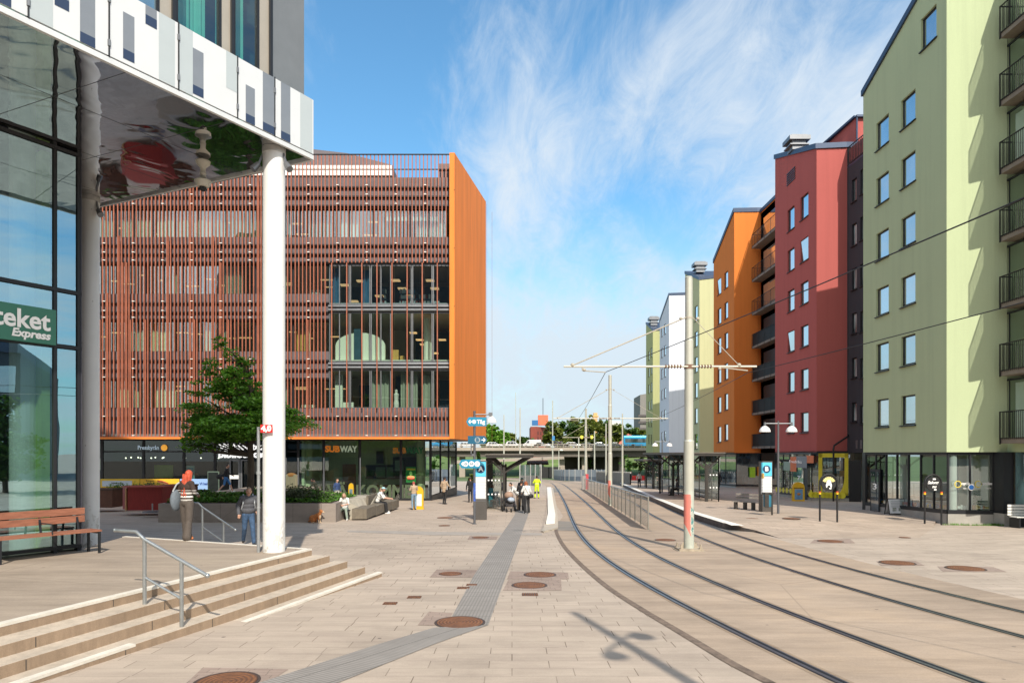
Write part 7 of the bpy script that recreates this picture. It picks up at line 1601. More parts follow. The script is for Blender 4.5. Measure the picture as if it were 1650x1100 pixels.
# ================================================================ road bridge, its traffic, far buildings
BRY = 190.0; zd = CAMZ+(HY-720)/F*BRY; BCN = mat('bridge_concrete', (.36,.31,.26), .85, var=.12, scale=.3); BDK = mat('bridge_under_shade', (.12,.105,.09), .9, var=.2, scale=.2)  # second concrete is a darkened copy carrying the shade below the deck
t = thing('road_bridge', 'long concrete road bridge with traffic crossing in the distance', 'bridge', (0,BRY,gz(BRY)))
m = MB(); m.box(-90,80,BRY,BRY+14,zd-1.0,zd-.06); m.build('deck', BCN, t, world=True)
m = MB(); m.box(-90,80,BRY+1.2,BRY+13,zd-2.7,zd-1.0); m.build('girder', BDK, t, world=True)
m = MB(); 
for k in range(95): x = -90+k*1.8; m.box(x-.05,x+.05,BRY+.1,BRY+.25,zd-.1,zd+.85)
m.box(-90,80,BRY+.08,BRY+.14,zd+.78,zd+.88); m.box(-90,80,BRY+.08,BRY+.14,zd+.3,zd+.42); m.build('parapet', mat('parapet_beige', (.48,.42,.34), .6, .2, var=.1), t, world=True)
for px in (700,745,905,942,980,1002): x = (px-CX)/F*(BRY+5); m = MB(); m.box(x-.8,x+.8,BRY+4,BRY+6,-6,zd-2.6); m.build('pier', BCN, t, world=True)
t = thing('lower_ramp', 'low concrete ramp bridge under the main bridge right of the left shelter', 'bridge', (0,150,-1)); m = MB(); P0 = YP(700,733,160); P1 = YP(905,730,175)
m.beam((P0.x,160,-1.0+1.1),(P1.x,178,1.2), 3,.7); m.build('deck', BCN, t, world=True)
m = MB(); m.box((868-CX)/F*170,(902-CX)/F*170,168,171,-6,CAMZ+(HY-752)/F*170); struct(m.build('underpass_dark_box', BLK))  # black box put in for the dark of the underpass opening
m = MB(); m.box((905-CX)/F*205,(1005-CX)/F*205,203,204,-5,2.2); struct(m.build('underpass_shade_sheet', BDK))  # dark sheet put in as the shade under the bridge
# noise barriers / walls by the track
GW_ = mat('barrier_grey', (.33,.31,.27), .7, var=.1); BW_ = mat('barrier_blue', (.12,.15,.19), .6, var=.15); GB_ = pane_mat('barrier_glass', (.04,.05,.06), .15)
def barrier(lab, pts, h, base_h, m1, m2, grp='noise barriers along the track', sp=2.0):
    t = thing('noise_barrier', lab, 'barrier', (pts[0][0],pts[0][1],gz(pts[0][1])), group=grp); P = [Vector((a,b_,0)) for a, b_ in pts]; P = catmull(P, 6) if len(P) > 2 else P
    a_ = MB(); b2_ = MB(); c_ = MB()
    for p, q in zip(P, P[1:]):
        z = gz(p.y); z2 = gz(q.y); a_.add([(p.x,p.y,z-.3),(q.x,q.y,z2-.3),(q.x,q.y,z2+base_h),(p.x,p.y,z+base_h)], [(0,1,2,3)]); b2_.add([(p.x,p.y,z+base_h),(q.x,q.y,z2+base_h),(q.x,q.y,z2+h),(p.x,p.y,z+h)], [(0,1,2,3)])
    for p in resample(P, sp): z = gz(p.y); c_ = MB(); c_.box(p.x-.06,p.x+.06,p.y-.06,p.y+.06,z,z+h+.05); c_.build('post', mat('barrier_post', (.42,.42,.40), .5, .3), t, world=True)
    a_.build('base', m1, t, world=True); b2_.build('screen', m2, t, world=True); return t
X = lambda px, Y: (px-CX)/F*Y
barrier('grey and glass noise barrier behind the hi-vis worker', [(X(838,100),100),(X(856,96),96),(X(872,92),92)], 2.9, 1.4, GW_, GB_)
barrier('blue grey curved barrier beyond the tracks under the bridge', [(X(893,150),150),(X(908,135),135),(X(940,128),128),(X(975,120),120)], 2.2, .9, BW_, mat('barrier_pale', (.28,.32,.35), .6, var=.1))
barrier('dark picket barrier right of the slim pole on the right platform', [(X(955,128),128),(X(990,105),105),(X(1016,88),88)], 1.9, .5, BLK, mat('picket_dark', (.06,.06,.06), .6), sp=1.0)
barrier('dark glass fence leading back from the thin pole', [(X(1016,88),88),(X(1007,100),100),(X(1001,118),118)], 1.7, .3, BLK, GB_, sp=2.5)
# red plastic road barriers
RP = mat('plastic_red', (.62,.03,.03), .5, var=.05)
for k, lab in enumerate(('red plastic road barrier, leftmost of the row under the trees','red plastic road barrier, second from the left of the row','red plastic road barrier in the middle of the row','red plastic road barrier, second from the right of the row','red plastic road barrier, rightmost of the row by the olive house')):
    Y = 122; x = X(1006+k*7.6,Y); t = thing('road_barrier', lab, 'road barrier', (x,Y,gz(Y)+.3), group='red road barriers'); m = MB(); m.prism([(-.4,-.2),(.4,-.2),(.4,.2),(-.4,.2)], 0, [.35+.0,.35,.35,.35]); m.box(-.36,.36,-.09,.09,.35,.85); m.build('body', RP, t, bevel=.03)
# vehicles
TYR = mat('tyre', (.015,.015,.015), .8, var=0); CGL = pane_mat('car_glass', (.02,.025,.03), .2); HUB = mat('hub', (.35,.35,.36), .3, .8, var=0)
def paint(name, c): return mat(name, c, .25, .3, var=0, spec=.7)
def car(lab, px, col, kind, Y=BRY+3.5, d=1):
    L = {'hatch':4.1,'estate':4.7,'suv':4.6,'van':5.2,'saloon':4.7}[kind]; h = {'hatch':1.45,'estate':1.5,'suv':1.7,'van':2.15,'saloon':1.42}[kind]
    t = thing('parked_car' if False else ('delivery_van' if kind == 'van' else 'car'), lab, 'van' if kind == 'van' else 'car', (X(px,Y),Y,zd-.06), rz=0 if d > 0 else PI, group='vehicles crossing the bridge')
    b0, sh = .32, h*.55; k = L/2
    prof = {'hatch':[(-k,b0),(k,b0),(k,.62),(k*.93,.80),(k*.42,sh+.06),(k*.12,h-.04),(-k*.62,h),(-k*.88,sh+.12),(-k,.75)],
     'estate':[(-k,b0),(k,b0),(k,.6),(k*.93,.78),(k*.45,sh+.05),(k*.16,h-.05),(-k*.78,h),(-k*.95,sh+.1),(-k,.75)],
     'suv':[(-k,b0+.08),(k,b0+.08),(k,.72),(k*.93,.95),(k*.48,sh+.1),(k*.22,h-.05),(-k*.75,h),(-k*.93,sh+.15),(-k,.85)],
     'saloon':[(-k,b0),(k,b0),(k,.6),(k*.92,.76),(k*.42,sh+.04),(k*.12,h-.03),(-k*.42,h),(-k*.74,sh+.10),(-k*.97,sh+.04),(-k,.7)],
     'van':[(-k,b0),(k,b0),(k,.75),(k*.92,1.0),(k*.72,1.22),(k*.45,h-.1),(k*.35,h),(-k*.97,h),(-k,h-.1)]}[kind]
    m = MB(); m.ext(prof, (0,-.88,0), (1,0,0), (0,0,1), (0,1.76,0)); m.build('body', col, t, bevel=.06)
    m = MB(); gz0 = sh+.03; gz1 = h-.12
    wins_ = [(k*.36,k*.04),(k*.0,-k*.36),(-k*.40,-k*.72)] if kind != 'van' else [(k*.62,k*.3)]
    if kind == 'van': gz0, gz1 = 1.2, h-.3
    for (a, b_) in wins_:
        f_ = k*.16 if a > 0 else 0; r_ = -k*.1 if b_ < -k*.5 else 0
        for yy in (-.885,.885): m.add([(a,yy,gz0),(b_,yy,gz0),(b_-r_,yy,gz1),(a-f_,yy,gz1)], [(0,1,2,3) if yy > 0 else (3,2,1,0)])
    m.build('window', CGL, t)
    for xx in (k*.62,-k*.62):
        for yy in (-.9,.9): m = MB(); m.cyl((xx,yy*.8,.33),(xx,yy*1.0,.33), .33, n=18); w_ = m.build('wheel', TYR, t); m = MB(); m.cyl((xx,yy*.98,.33),(xx,yy*1.01,.33), .19, n=14); m.build('rim', HUB, w_)
    for yy in (-.6,.6): m = MB(); m.box(k-.03,k+.02,yy-.18,yy+.18,.58,.72); m.build('headlight', HUB, t)
    return t
Wp = paint('car_white', (.72,.73,.74)); Sp = paint('car_silver', (.42,.44,.46)); Dp = paint('car_dark', (.035,.04,.05)); Gp_ = paint('car_grey', (.16,.17,.18)); Bp = paint('car_blue', (.04,.09,.2))
for a in ((706,Wp,'hatch','white hatchback on the bridge, first from the left'),(722,Dp,'saloon','dark saloon on the bridge near the orange wall'),(752,Wp,'saloon','white saloon on the bridge behind the signpost'),(797,Wp,'estate','white estate car on the bridge just right of the signpost'),(827,Wp,'suv','white SUV on the bridge above the left shelter'),(857,Wp,'van','white van on the bridge above the shelter roof'),
    (873,Sp,'saloon','silver saloon on the bridge close behind the white van'),(903,Dp,'suv','black SUV on the bridge left of the silver cars'),(924,Sp,'estate','silver estate on the bridge between two tram poles'),(948,Dp,'saloon','dark saloon on the bridge behind the yellow signals'),(968,Wp,'hatch','pale hatchback on the bridge beside the slim pole'),(992,Gp_,'saloon','grey saloon on the bridge just ahead of the bus')):
    car(a[3], a[0], a[1], a[2], d=-1 if a[2] in ('van',) else 1)
t = thing('city_bus', 'bright blue city bus on the bridge beside the olive green house', 'bus', (X(1038,BRY+4),BRY+4,zd-.06)); BBL = paint('bus_blue', (.03,.33,.62))
m = MB(); m.box(-6,6,-1.2,1.2,.35,3.15); m.build('body', BBL, t, bevel=.12); m = MB(); m.box(-5.6,5.7,-1.23,-1.2,1.35,2.45); m.build('window', CGL, t)
m = MB(); m.box(-5.9,5.9,-1.1,1.1,3.15,3.4); m.build('roof_unit', BBL, t)
for xx in (-3.4,3.6): m = MB(); m.cyl((xx,-1.22,.5),(xx,-.9,.5), .48, n=18); m.build('wheel', TYR, t)
# skyline
BR = mat('far_brick', (.30,.07,.05), .85, var=.2, scale=.08); BRL = mat('far_pale_brick', (.58,.17,.12), .8, var=.1)
Y = 420; t = thing('brick_block', 'distant red brick block with an orange cube sign on its roof', 'building', (X(870,Y),Y,-5)); s = Y/F
m = MB(); m.prism([(X(855,Y)-X(870,Y),0),(X(864,Y)-X(870,Y),-2),(X(884,Y)-X(870,Y),14),(X(884,Y)-X(870,Y),30),(X(855,Y)-X(870,Y),30)], 0, (HY-687)*s+7.3); m.build('wall', BR, t)
m = MB(); m.box(X(867.5,Y)-X(870,Y),X(883.5,Y)-X(870,Y),2,8,(HY-684)*s+7.3,(HY-668)*s+7.3); m.build('orange_sign', mat('far_orange', (.85,.16,.08), .6, var=.08, scale=.5), t); m = MB(); m.box(X(857.5,Y)-X(870,Y),X(867,Y)-X(870,Y),1,5,(HY-684.5)*s+7.3,(HY-676.5)*s+7.3); m.build('blue_sign', mat('far_blue', (.02,.13,.35), .6, var=0), t)
m = MB()
for i in range(3):
    for j in range(3): m.box(X(865+i*5,Y)-X(870,Y),X(867.5+i*5,Y)-X(870,Y),-.1+i*4,-.1+i*4+.2,12+j*3.4,14+j*3.4)
m.cyl((X(875.5,Y)-X(870,Y),5,(HY-668)*s+7.3),(X(875.5,Y)-X(870,Y),5,(HY-640)*s+7.3), .18, n=6); m.build('window', DARK, t)
Y = 480; s = Y/F; t = thing('brick_warehouse', 'distant red brick building with a pale upper part above the trees', 'building', (X(1000,Y),Y,-5)); x = lambda px: X(px,Y)-X(1000,Y)
m = MB(); m.box(x(975),x(1045),0,20,0,(HY-693)*s+7.3); m.build('wall', BRL, t); m = MB(); m.box(x(982),x(1001),2,14,0,(HY-677)*s+7.3); m.build('upper_storey', mat('far_white', (.62,.62,.60), .8), t)
t = thing('ochre_tower', 'distant ochre brick chimney tower above the olive trees', 'tower', (X(968,Y),Y+30,-5)); m = MB(); m.box(-1.4,1.4,0,3,0,(HY-664)*s*1.05+7.3); m.box(-2.2,2.2,-.5,3.5,(HY-666)*s*1.05+5,(HY-666)*s*1.05+6.2); m.build('shaft', mat('far_ochre', (.62,.38,.16), .8), t)
# blocks behind the viewpoint that fill the reflections in the glass
t = thing('office_block', 'dark office block across the square behind the viewpoint', 'building', (10,-62,0)); m = MB(); m.box(-75,100,-20,0,-1,19); m.build('wall', mat('office_dark', (.10,.12,.14), .6, var=.2, scale=.2), t)
m = MB()
for i in range(41):
    for j in range(5): m.box(-73+i*4.2,-8.5+i*4.2,.0,.1,1.5+j*3.1,3.3+j*3.1)
m.build('window', WPAN, t)

# buildings off to the right of the view, seen only in the glass hall
def refl(px, dist):
    p = RL(px, gp.xy, gd.xy); d = Vector((p.x,p.y)).normalized(); n = Vector((nA.x,nA.y)); r = d-2*d.dot(n)*n; return Vector((p.x,p.y))+r*dist
e_ = refl(33, 62); t = thing('side_block', 'dark glazed block to the right of the view, mirrored in the glass hall', 'building', (e_.x,e_.y,0)); m = MB(); m.box(0,25,-34,0,-1,11.6); m.build('wall', mat('side_block_dark', (.035,.05,.07), .5, var=.2, scale=.3), t)
m = MB()
for i in range(12):
    for j in range(3): m.box(-.06,0,-32.5+i*2.75,-30.6+i*2.75,1.2+j*3.4,3.6+j*3.4)
m.build('window', WPAN, t)
m = MB(); m.box(-.3,25,-3.0,-.2,11.6,12.6); m.build('roof_unit', NAVY, t)
e_ = refl(8, 38); tree('round tree to the right of the view, mirrored in the glass hall', (e_.x,e_.y,-.2), 6.5, blobs(5.5, 6.0, 24, 71, .2), LF3, 72, .15, 6000, .3, name='square_tree', limbs=6)
# ================================================================ people and the dog
import numpy as np
def cmat(name, c, rough=.85, var=.15): return mat(name, c, rough, var=var, scale=14)
SK1 = mat('skin_light', (.52,.30,.21), .6, var=.05); SK2 = mat('skin_brown', (.20,.105,.065), .6, var=.05); SK3 = mat('skin_tan', (.40,.21,.14), .6, var=.05)
EYE = mat('eye_dark', (.02,.015,.012), .3, var=0); LIP = mat('lip', (.34,.12,.10), .5, var=0)
def cap_sd(P, a, b, ra, rb):
    a = np.array(a); b = np.array(b); ab = b-a; L2 = max(1e-9, float(ab@ab)); t = np.clip(((P-a)@ab)/L2, 0, 1)
    return np.linalg.norm(P-(a+t[:,None]*ab), axis=1)-(ra+(rb-ra)*t)
def ell_sd(P, c, r):
    q = (P-np.array(c))/np.array(r); k = np.linalg.norm(q, axis=1); return (k-1)*min(r)
class Body:
    def __init__(s): s.p = []
    def cap(s, a, b, ra, rb, m): s.p.append(('c', tuple(a), tuple(b), ra, rb, m))
    def ell(s, c, r, m): s.p.append(('e', tuple(c), tuple(r), m))
    def mesh(s, name, mats, parent, vox):
        mb = MB()
        for q in s.p:
            if q[0] == 'c':
                a, b = Vector(q[1]), Vector(q[2]); d = b-a; n = max(2, int(d.length/.03))
                if d.length > 1e-4: mb.tube([a+d*(i/n) for i in range(n+1)], [q[3]+(q[4]-q[3])*i/n for i in range(n+1)], 12)
                mb.ball(a, q[3], 12, 8); mb.ball(b, q[4], 12, 8)
            else: mb.ball(q[1], q[2], 16, 12)
        o = mb.build(name, mats, None); md = o.modifiers.new('r', 'REMESH'); md.mode = 'VOXEL'; md.voxel_size = vox
        sm = o.modifiers.new('s', 'SMOOTH'); sm.factor = .5; sm.iterations = 2
        dg = bpy.context.evaluated_depsgraph_get(); me = bpy.data.meshes.new_from_object(o.evaluated_get(dg)); old = o.data; o.modifiers.clear(); o.data = me; bpy.data.meshes.remove(old)
        n = len(me.polygons); C = np.empty(n*3); me.polygons.foreach_get('center', C); C = C.reshape(-1,3); best = np.full(n, 1e9); mi = np.zeros(n, dtype=np.int32)
        for q in s.p:
            d = cap_sd(C, q[1], q[2], q[3], q[4]) if q[0] == 'c' else ell_sd(C, q[1], q[2]); k = d < best; best[k] = d[k]; mi[k] = q[-1]
        me.materials.clear()
        for m_ in mats: me.materials.append(m_)
        me.polygons.foreach_set('material_index', mi); me.polygons.foreach_set('use_smooth', [True]*n); me.update(); o.name = name; me.name = name
        o.parent = parent; return o
V = Vector
def hand(B, w, d, side, k=1.0, curl=.5, fine=True):
    """palm and five fingers at wrist w pointing along d"""
    d = V(d).normalized(); lat = d.cross(V((0,0,1)));
    if lat.length < .3: lat = V((0,1,0))
    lat.normalize(); dn = lat.cross(d).normalized(); dn = -dn if dn.z > 0 else dn
    pc = V(w)+d*.045*k; B.cap(V(w), pc+d*.02*k, .026*k, .034*k, 2)
    for i, (o, L) in enumerate(((-.030,.070),(-.010,.080),(.010,.075),(.029,.060))):
        a = pc+lat*o*k+d*.035*k; b = a+(d*.9+dn*curl*.6)*L*.5*k; c = b+(d*.4+dn*curl*1.4).normalized()*L*.5*k; B.cap(a, b, .0105*k, .010*k, 2); B.cap(b, c, .010*k, .0085*k, 2)
    t0 = V(w)+d*.02*k+lat*side*.03*k; t1 = t0+(d*.6+lat*side*.7+dn*.3)*.035*k; B.cap(t0, t1, .013*k, .011*k, 2); B.cap(t1, t1+(d*.9+dn*.4)*.028*k, .011*k, .009*k, 2)
def person(label, loc, rz, top, bottom, skin, shoe, hair=None, H=1.75, lean=0, side=0, arms=None, legs=None, head=(0,0,0), pelvis=.94, sit=False, wide=1.0, coat=0, sleeve=True, shorts=False, flare=0, vox=.013, hair_len=0, hat=None, sex='m', cuff=None, bulk=1.0):
    """local frame: faces +Y, x to its right"""
    t = thing('person', label, 'person', loc, rz=rz, group=None); k = H/1.75; B = Body(); S = lambda *a: V(a)*k
    pz = pelvis; ch = V((side*.6, lean*.55, pz+.30)); nk = V((side, lean, pz+.53)); hc = nk+V((head[0]*.08+side*.1, .035+head[1]*.08+lean*.1, .155+head[2]*.05)); 
    pl_ = V((0,0,pz)); sw = .175 if sex == 'm' else .155; hw = .085
    up = (nk-pl_).normalized()
    K = lambda p: V(p)*k
    # mats: 0 top, 1 bottom, 2 skin, 3 shoe, 4 eye, 5 lip
    for o, r, rr_ in ((.10,(.155*bulk,.112*bulk,.13),0),(.24,(.148*bulk,.105*bulk,.14),0),(.37,(.168*bulk,.112*bulk,.14),0)): c = pl_+up*o+V((side*o*.3,0,0)); B.ell(K(c), K(r), 0)
    B.ell(K(pl_+V((0,-.01,-.02))), K((.150*wide,.115,.115)), 1 if not coat else 0)
    if coat: B.ell(K(pl_+V((0,0,-coat*.5))), K((.165,.125,coat*.75)), 0)
    sh = [nk+V((s*sw,-.005,-.075)) for s in (-1,1)]
    B.cap(K(sh[0]), K(sh[1]), .066*k*bulk, .066*k*bulk, 0); B.cap(K(nk+V((0,-.005,-.05))), K(nk+V((0,.01,.07))), .056*k, .05*k, 2); B.cap(K(nk+V((-.05,0,-.045))), K(nk+V((.05,0,-.045))), .062*k, .062*k, 0)
    # head
    B.ell(K(hc), K((.076,.093,.112)), 2); B.ell(K(hc+V((0,.030,-.062))), K((.052,.055,.048)), 2); B.cap(K(hc+V((0,.088,.004))), K(hc+V((0,.108,-.026))), .010*k, .016*k, 2)
    for s in (-1,1): B.ell(K(hc+V((s*.078,-.004,-.012))), K((.012,.020,.032)), 2); B.ell(K(hc+V((s*.030,.085,.012))), K((.013,.009,.008)), 4)
    B.ell(K(hc+V((0,.086,-.052))), K((.024,.010,.007)), 5)
    arms = arms or [((-.26,-.02,-.33),(-.27,.05,-.58)),((.26,-.02,-.33),(.27,.05,-.58))]
    for i, (e, w) in enumerate(arms):
        s = (-1,1)[i]; e = nk+V(e)+V((0,0,0)); w = nk+V(w)
        B.cap(K(sh[i]), K(e), .056*k*bulk, .047*k*bulk, 0); mid = e.lerp(w, .35)
        if sleeve: B.cap(K(e), K(w), .047*k*bulk, .036*k*bulk, 0)
        else: B.cap(K(sh[i].lerp(e,.75)), K(e), .043*k, .040*k, 2); B.cap(K(e), K(w), .040*k, .028*k, 2)
        hand(B, K(w), w-e, -s, k*1.0)
    legs = legs or [((-.10,.02,.50),(-.10,-.02,.09)),((.10,.02,.50),(.10,-.02,.09))]
    for i, (kn, an) in enumerate(legs):
        s = (-1,1)[i]; hp = pl_+V((s*hw,0,-.04)); kn = V(kn); an = V(an)
        B.cap(K(hp), K(kn), .088*k*wide, .064*k*wide*(1+flare*.15), 1)
        if shorts: B.cap(K(hp.lerp(kn,.8)), K(kn), .055*k, .052*k, 2); B.cap(K(kn), K(kn.lerp(an,.4)), .052*k, .054*k, 2); B.cap(K(kn.lerp(an,.4)), K(an), .054*k, .036*k, 2)
        else: B.cap(K(kn), K(kn.lerp(an,.45)), .062*k*wide, .062*k*wide*(1+flare*.2), 1); B.cap(K(kn.lerp(an,.45)), K(an+V((0,0,-.0))), .060*k*wide*(1+flare*.2), (.048+.045*flare)*k*wide, 1)
        toe = an+V((s*.02,.15,-.045)); B.cap(K(an+V((0,-.03,-.045))), K(toe), .040*k, .034*k, 3)
    body = B.mesh('body', [top,bottom,skin,shoe,EYE,LIP], t, vox)
    if hair:
        m = MB(); c = hc+V((0,-.012,.022)); m.ball(K(c), K((.084,.095,.104)), 18, 12)
        mm_ = MB()      # keep the skull cap only: drop faces in front of the face
        vs, fs = m.v, [f for f in m.f if not (sum((m.v[i].y-K(c).y for i in f))/4 > .045*k and sum((m.v[i].z-K(c).z for i in f))/4 < .045*k) and sum((m.v[i].z-K(c).z for i in f))/4 > -.085*k]
        mm_.add(vs, fs)
        if hair_len:
            for j in range(9): a = PI+PI*(j/8); p0 = K(c+V((.075*math.cos(a),.080*math.sin(a)-.005,0))); mm_.tube([p0, p0+K((0,-.012,-hair_len*.5)), p0+K((0,.004,-hair_len))], [.026*k,.028*k,.012*k], 8)
        mm_.build('hair', hair, t, smooth=True)
    if hat:
        m = MB(); m.lathe(K(hc+V((0,-.005,.03))), [(.094*k,0),(.092*k,.04*k),(.07*k,.085*k),(0,.10*k)], 18)
        if hat[1]: m.ball(K(hc+V((0,.11*hat[1],.045))), K((.07,.09,.012)), 14, 6)
        m.build('hat', hat[0], t, smooth=True)
    return t, K, hc, nk
BLK_C = cmat('cloth_black', (.018,.018,.02)); WH_C = cmat('cloth_white', (.68,.68,.66), var=.05); JEAN = cmat('cloth_denim', (.045,.09,.17), var=.35); GRYC = cmat('cloth_grey', (.085,.088,.10)); BEIG = cmat('cloth_beige', (.42,.31,.21)); TAU = cmat('cloth_taupe', (.095,.078,.066)); NAVC = cmat('cloth_navy', (.03,.06,.16)); OLVC = cmat('cloth_olive', (.13,.14,.09)); SHW = cmat('shoe_white', (.75,.74,.72), var=.03); SHB = cmat('shoe_black', (.02,.02,.02)); LJ = cmat('cloth_light_denim', (.18,.28,.38)); SAG = cmat('cloth_sage', (.26,.32,.27))
HRD = mat('hair_red', (.55,.09,.04), .6, var=.3, scale=30); HDK = mat('hair_dark', (.02,.014,.01), .6, var=.2); HBR = mat('hair_brown', (.10,.045,.02), .6, var=.2); HAU = mat('hair_auburn', (.26,.07,.02), .6, var=.2); HFA = mat('hair_fair', (.30,.20,.12), .6, var=.2)
# striped sweater
STR, nt, b = nmat('cloth_striped'); v = coords(nt); s3 = nt.nodes.new('ShaderNodeSeparateXYZ'); lk(nt, v, s3.inputs[0]); b.inputs['Roughness'].default_value = .9
st_ = math_(nt, 'MULTIPLY', math_(nt, 'GREATER_THAN', math_(nt, 'FRACT', math_(nt, 'MULTIPLY', s3.outputs[2], 12.5)), .5), math_(nt, 'LESS_THAN', s3.outputs[2], 1.17))
lk(nt, mixc(nt, (.05,.032,.026), (.72,.70,.66), st_), b.inputs['Base Color'])
HV, nt, b = nmat('cloth_hivis'); v = coords(nt); s3 = nt.nodes.new('ShaderNodeSeparateXYZ'); lk(nt, v, s3.inputs[0]); b.inputs['Roughness'].default_value = .8
st_ = math_(nt, 'LESS_THAN', math_(nt, 'FRACT', math_(nt, 'MULTIPLY', s3.outputs[2], 2.6)), .13)
lk(nt, mixc(nt, (.62,.80,.02), (.55,.56,.52), st_), b.inputs['Base Color']); b.inputs['Emission Color'].default_value = (.62,.8,.02,1); b.inputs['Emission Strength'].default_value = .0
HVT, nt, b = nmat('cloth_hivis_trousers'); v = coords(nt); s3 = nt.nodes.new('ShaderNodeSeparateXYZ'); lk(nt, v, s3.inputs[0])
kb = math_(nt, 'MULTIPLY', math_(nt, 'GREATER_THAN', s3.outputs[2], .36), math_(nt, 'LESS_THAN', s3.outputs[2], .56)); lk(nt, mixc(nt, (.60,.78,.02), (.03,.035,.03), kb), b.inputs['Base Color'])
# 1 woman with red braids on the terrace
p = ZP(301,869.5,ZT)
t, K, hc, nk = person('person with long red braids in a striped sweater seen from behind on the terrace edge', p, -.35, STR, TAU, SK2, cmat('shoe_orange', (.65,.22,.08)), HRD, H=1.66, sex='f', wide=1.25, flare=.8, vox=.0095, head=(0,.5,-.4), bulk=1.12,
    arms=[((-.25,.0,-.28),(-.13,.17,-.34)),((.26,-.02,-.28),(.16,.17,-.35))], legs=[((-.11,.05,.49),(-.08,.10,.09)),((.10,-.03,.50),(.12,-.12,.09))])
m = MB(); rr = random.Random(3)
for j in range(26):
    a = PI+PI*rr.random(); p0 = K(hc+V((.078*math.cos(a),.085*math.sin(a)-.01,.03*rr.random()))); L_ = rr.uniform(.40,.62); x_ = .10*math.cos(a)
    P = [p0+K((x_*.3+.01*math.sin(q*3+j), -.03-.055*min(1,q*1.2)+.012*math.sin(q*5+j), -L_*q)) for q in [i/9 for i in range(10)]]; m.tube(P, [.013*K((1,0,0)).x*(1.15 if i % 2 else .85) for i in range(10)], 6)
m.build('braids', HRD, t, smooth=True)
g_ = thing('tote_bag', 'slate grey shoulder bag hanging at the left side of the person with red braids', 'bag', (p.x,p.y,p.z), rz=-.35); m = MB(); m.ball(K((-.27,-.07,.98)), K((.09,.17,.27)), 16, 12); m.build('bag', cmat('bag_slate', (.15,.18,.21)), g_, smooth=True)
m = MB(); m.tube([K((-.27,.06,1.20)),K((-.22,.08,1.36)),K((-.14,.0,1.455)),K((-.20,-.12,1.38)),K((-.27,-.17,1.2))], .018*1, 6); m.build('strap', cmat('strap_pale', (.45,.48,.5)), g_)
# 2 man with a backpack
p = GP(400,878); rz_ = PI+.5
t, K, hc, nk = person('person in a charcoal overshirt and jeans walking past the white column with a backpack', p, rz_, GRYC, JEAN, SK1, SHB, HFA, H=1.82, bulk=1.3, wide=1.1, vox=.0095, lean=.05, head=(0,.4,-.5),
    arms=[((-.29,-.03,-.28),(-.24,.16,-.44)),((.29,-.06,-.29),(.28,.07,-.52))], legs=[((-.10,.17,.52),(-.12,.24,.10)),((.10,-.03,.50),(.10,-.30,.13))])
g_ = thing('backpack', 'purple grey backpack on the back of the person in the charcoal overshirt', 'backpack', (p.x,p.y,p.z), rz=rz_); m = MB(); m.ball(K((.02,-.27,1.17)), K((.18,.13,.25)), 16, 12); m.ball(K((.03,-.36,1.08)), K((.13,.09,.14)), 14, 10); m.build('bag', cmat('bag_mauve', (.17,.16,.20)), g_, smooth=True)
m = MB()
for s in (-1,1): m.tube([K((s*.12,-.2,1.36)),K((s*.13,-.04,1.50)),K((s*.14,.10,1.42)),K((s*.16,.13,1.25)),K((s*.19,.02,1.08))], .019, 6)
m.build('strap', MATS['strap_pale'], g_)
g_ = thing('mobile_phone', 'dark phone in the hand of the person in the charcoal overshirt', 'phone', (p.x,p.y,p.z), rz=rz_); m = MB(); m.obox(K((-.235,.25,1.03)), .075,.012,.15, 0, rx=-.5); m.build('phone', BLK, g_)
# 3 walking man with a black bag on the entrance terrace
p = YP(364,792.5,42.3); p.z = -.10
t, K, hc, nk = person('person in black with blue shorts striding right before the library doors', p, -PI/2+.2, BLK_C, cmat('cloth_blue_shorts', (.05,.17,.40)), SK1, SHW, HDK, H=1.80, shorts=True, lean=.06, vox=.016,
    arms=[((-.24,.06,-.30),(-.22,.28,-.42)),((.24,-.10,-.28),(.22,-.16,-.5))], legs=[((-.09,.22,.52),(-.09,.36,.12)),((.09,-.08,.50),(.09,-.40,.16))])
g_ = thing('shoulder_bag', 'black duffel bag on the hip of the person in blue shorts', 'bag', (p.x,p.y,p.z), rz=-PI/2+.2); m = MB(); m.ball(K((.0,-.30,.98)), K((.16,.26,.17)), 14, 10); m.build('bag', BLK_C, g_, smooth=True)
# 4 man with bicycle, 5 boy
p = Vector(((512-CX)/F*43.5, 43.5, gz(43.5)))
person('person in an olive T-shirt bending over a bicycle', p, PI/2, OLVC, BLK_C, SK1, SHB, HDK, H=1.80, lean=.22, sleeve=False, vox=.016, arms=[((-.20,.18,-.28),(-.14,.38,-.42)),((.22,-.05,-.30),(.2,-.10,-.55))], head=(0,.6,-.8))
g_ = thing('bicycle', 'dark bicycle held by the person in the olive T-shirt behind the planter', 'bicycle', (p.x-1.15,p.y+.05,p.z)); 
for xx, nm in ((-.52,'wheel'),(.52,'wheel')):
    m = MB(); P = [V((xx+.33*math.cos(a),0,.34+.33*math.sin(a))) for a in [i*2*PI/24 for i in range(25)]]; m.tube(P, .018, 6, cap=False)
    for i in range(10): a = i*PI/5; m.cyl((xx,0,.34),(xx+.32*math.cos(a),0,.34+.32*math.sin(a)), .003, n=4)
    m.build('wheel', TYR, g_)
m = MB()
for a, b_ in (((-.52,0,.34),(-.1,0,.3)),((-.1,0,.3),(.36,0,.75)),((-.1,0,.3),(-.22,0,.85)),((-.22,0,.75),(.38,0,.80)),((-.52,0,.34),(-.2,0,.72)),((.52,0,.34),(.36,0,.95))): m.cyl(a, b_, .018, n=8)
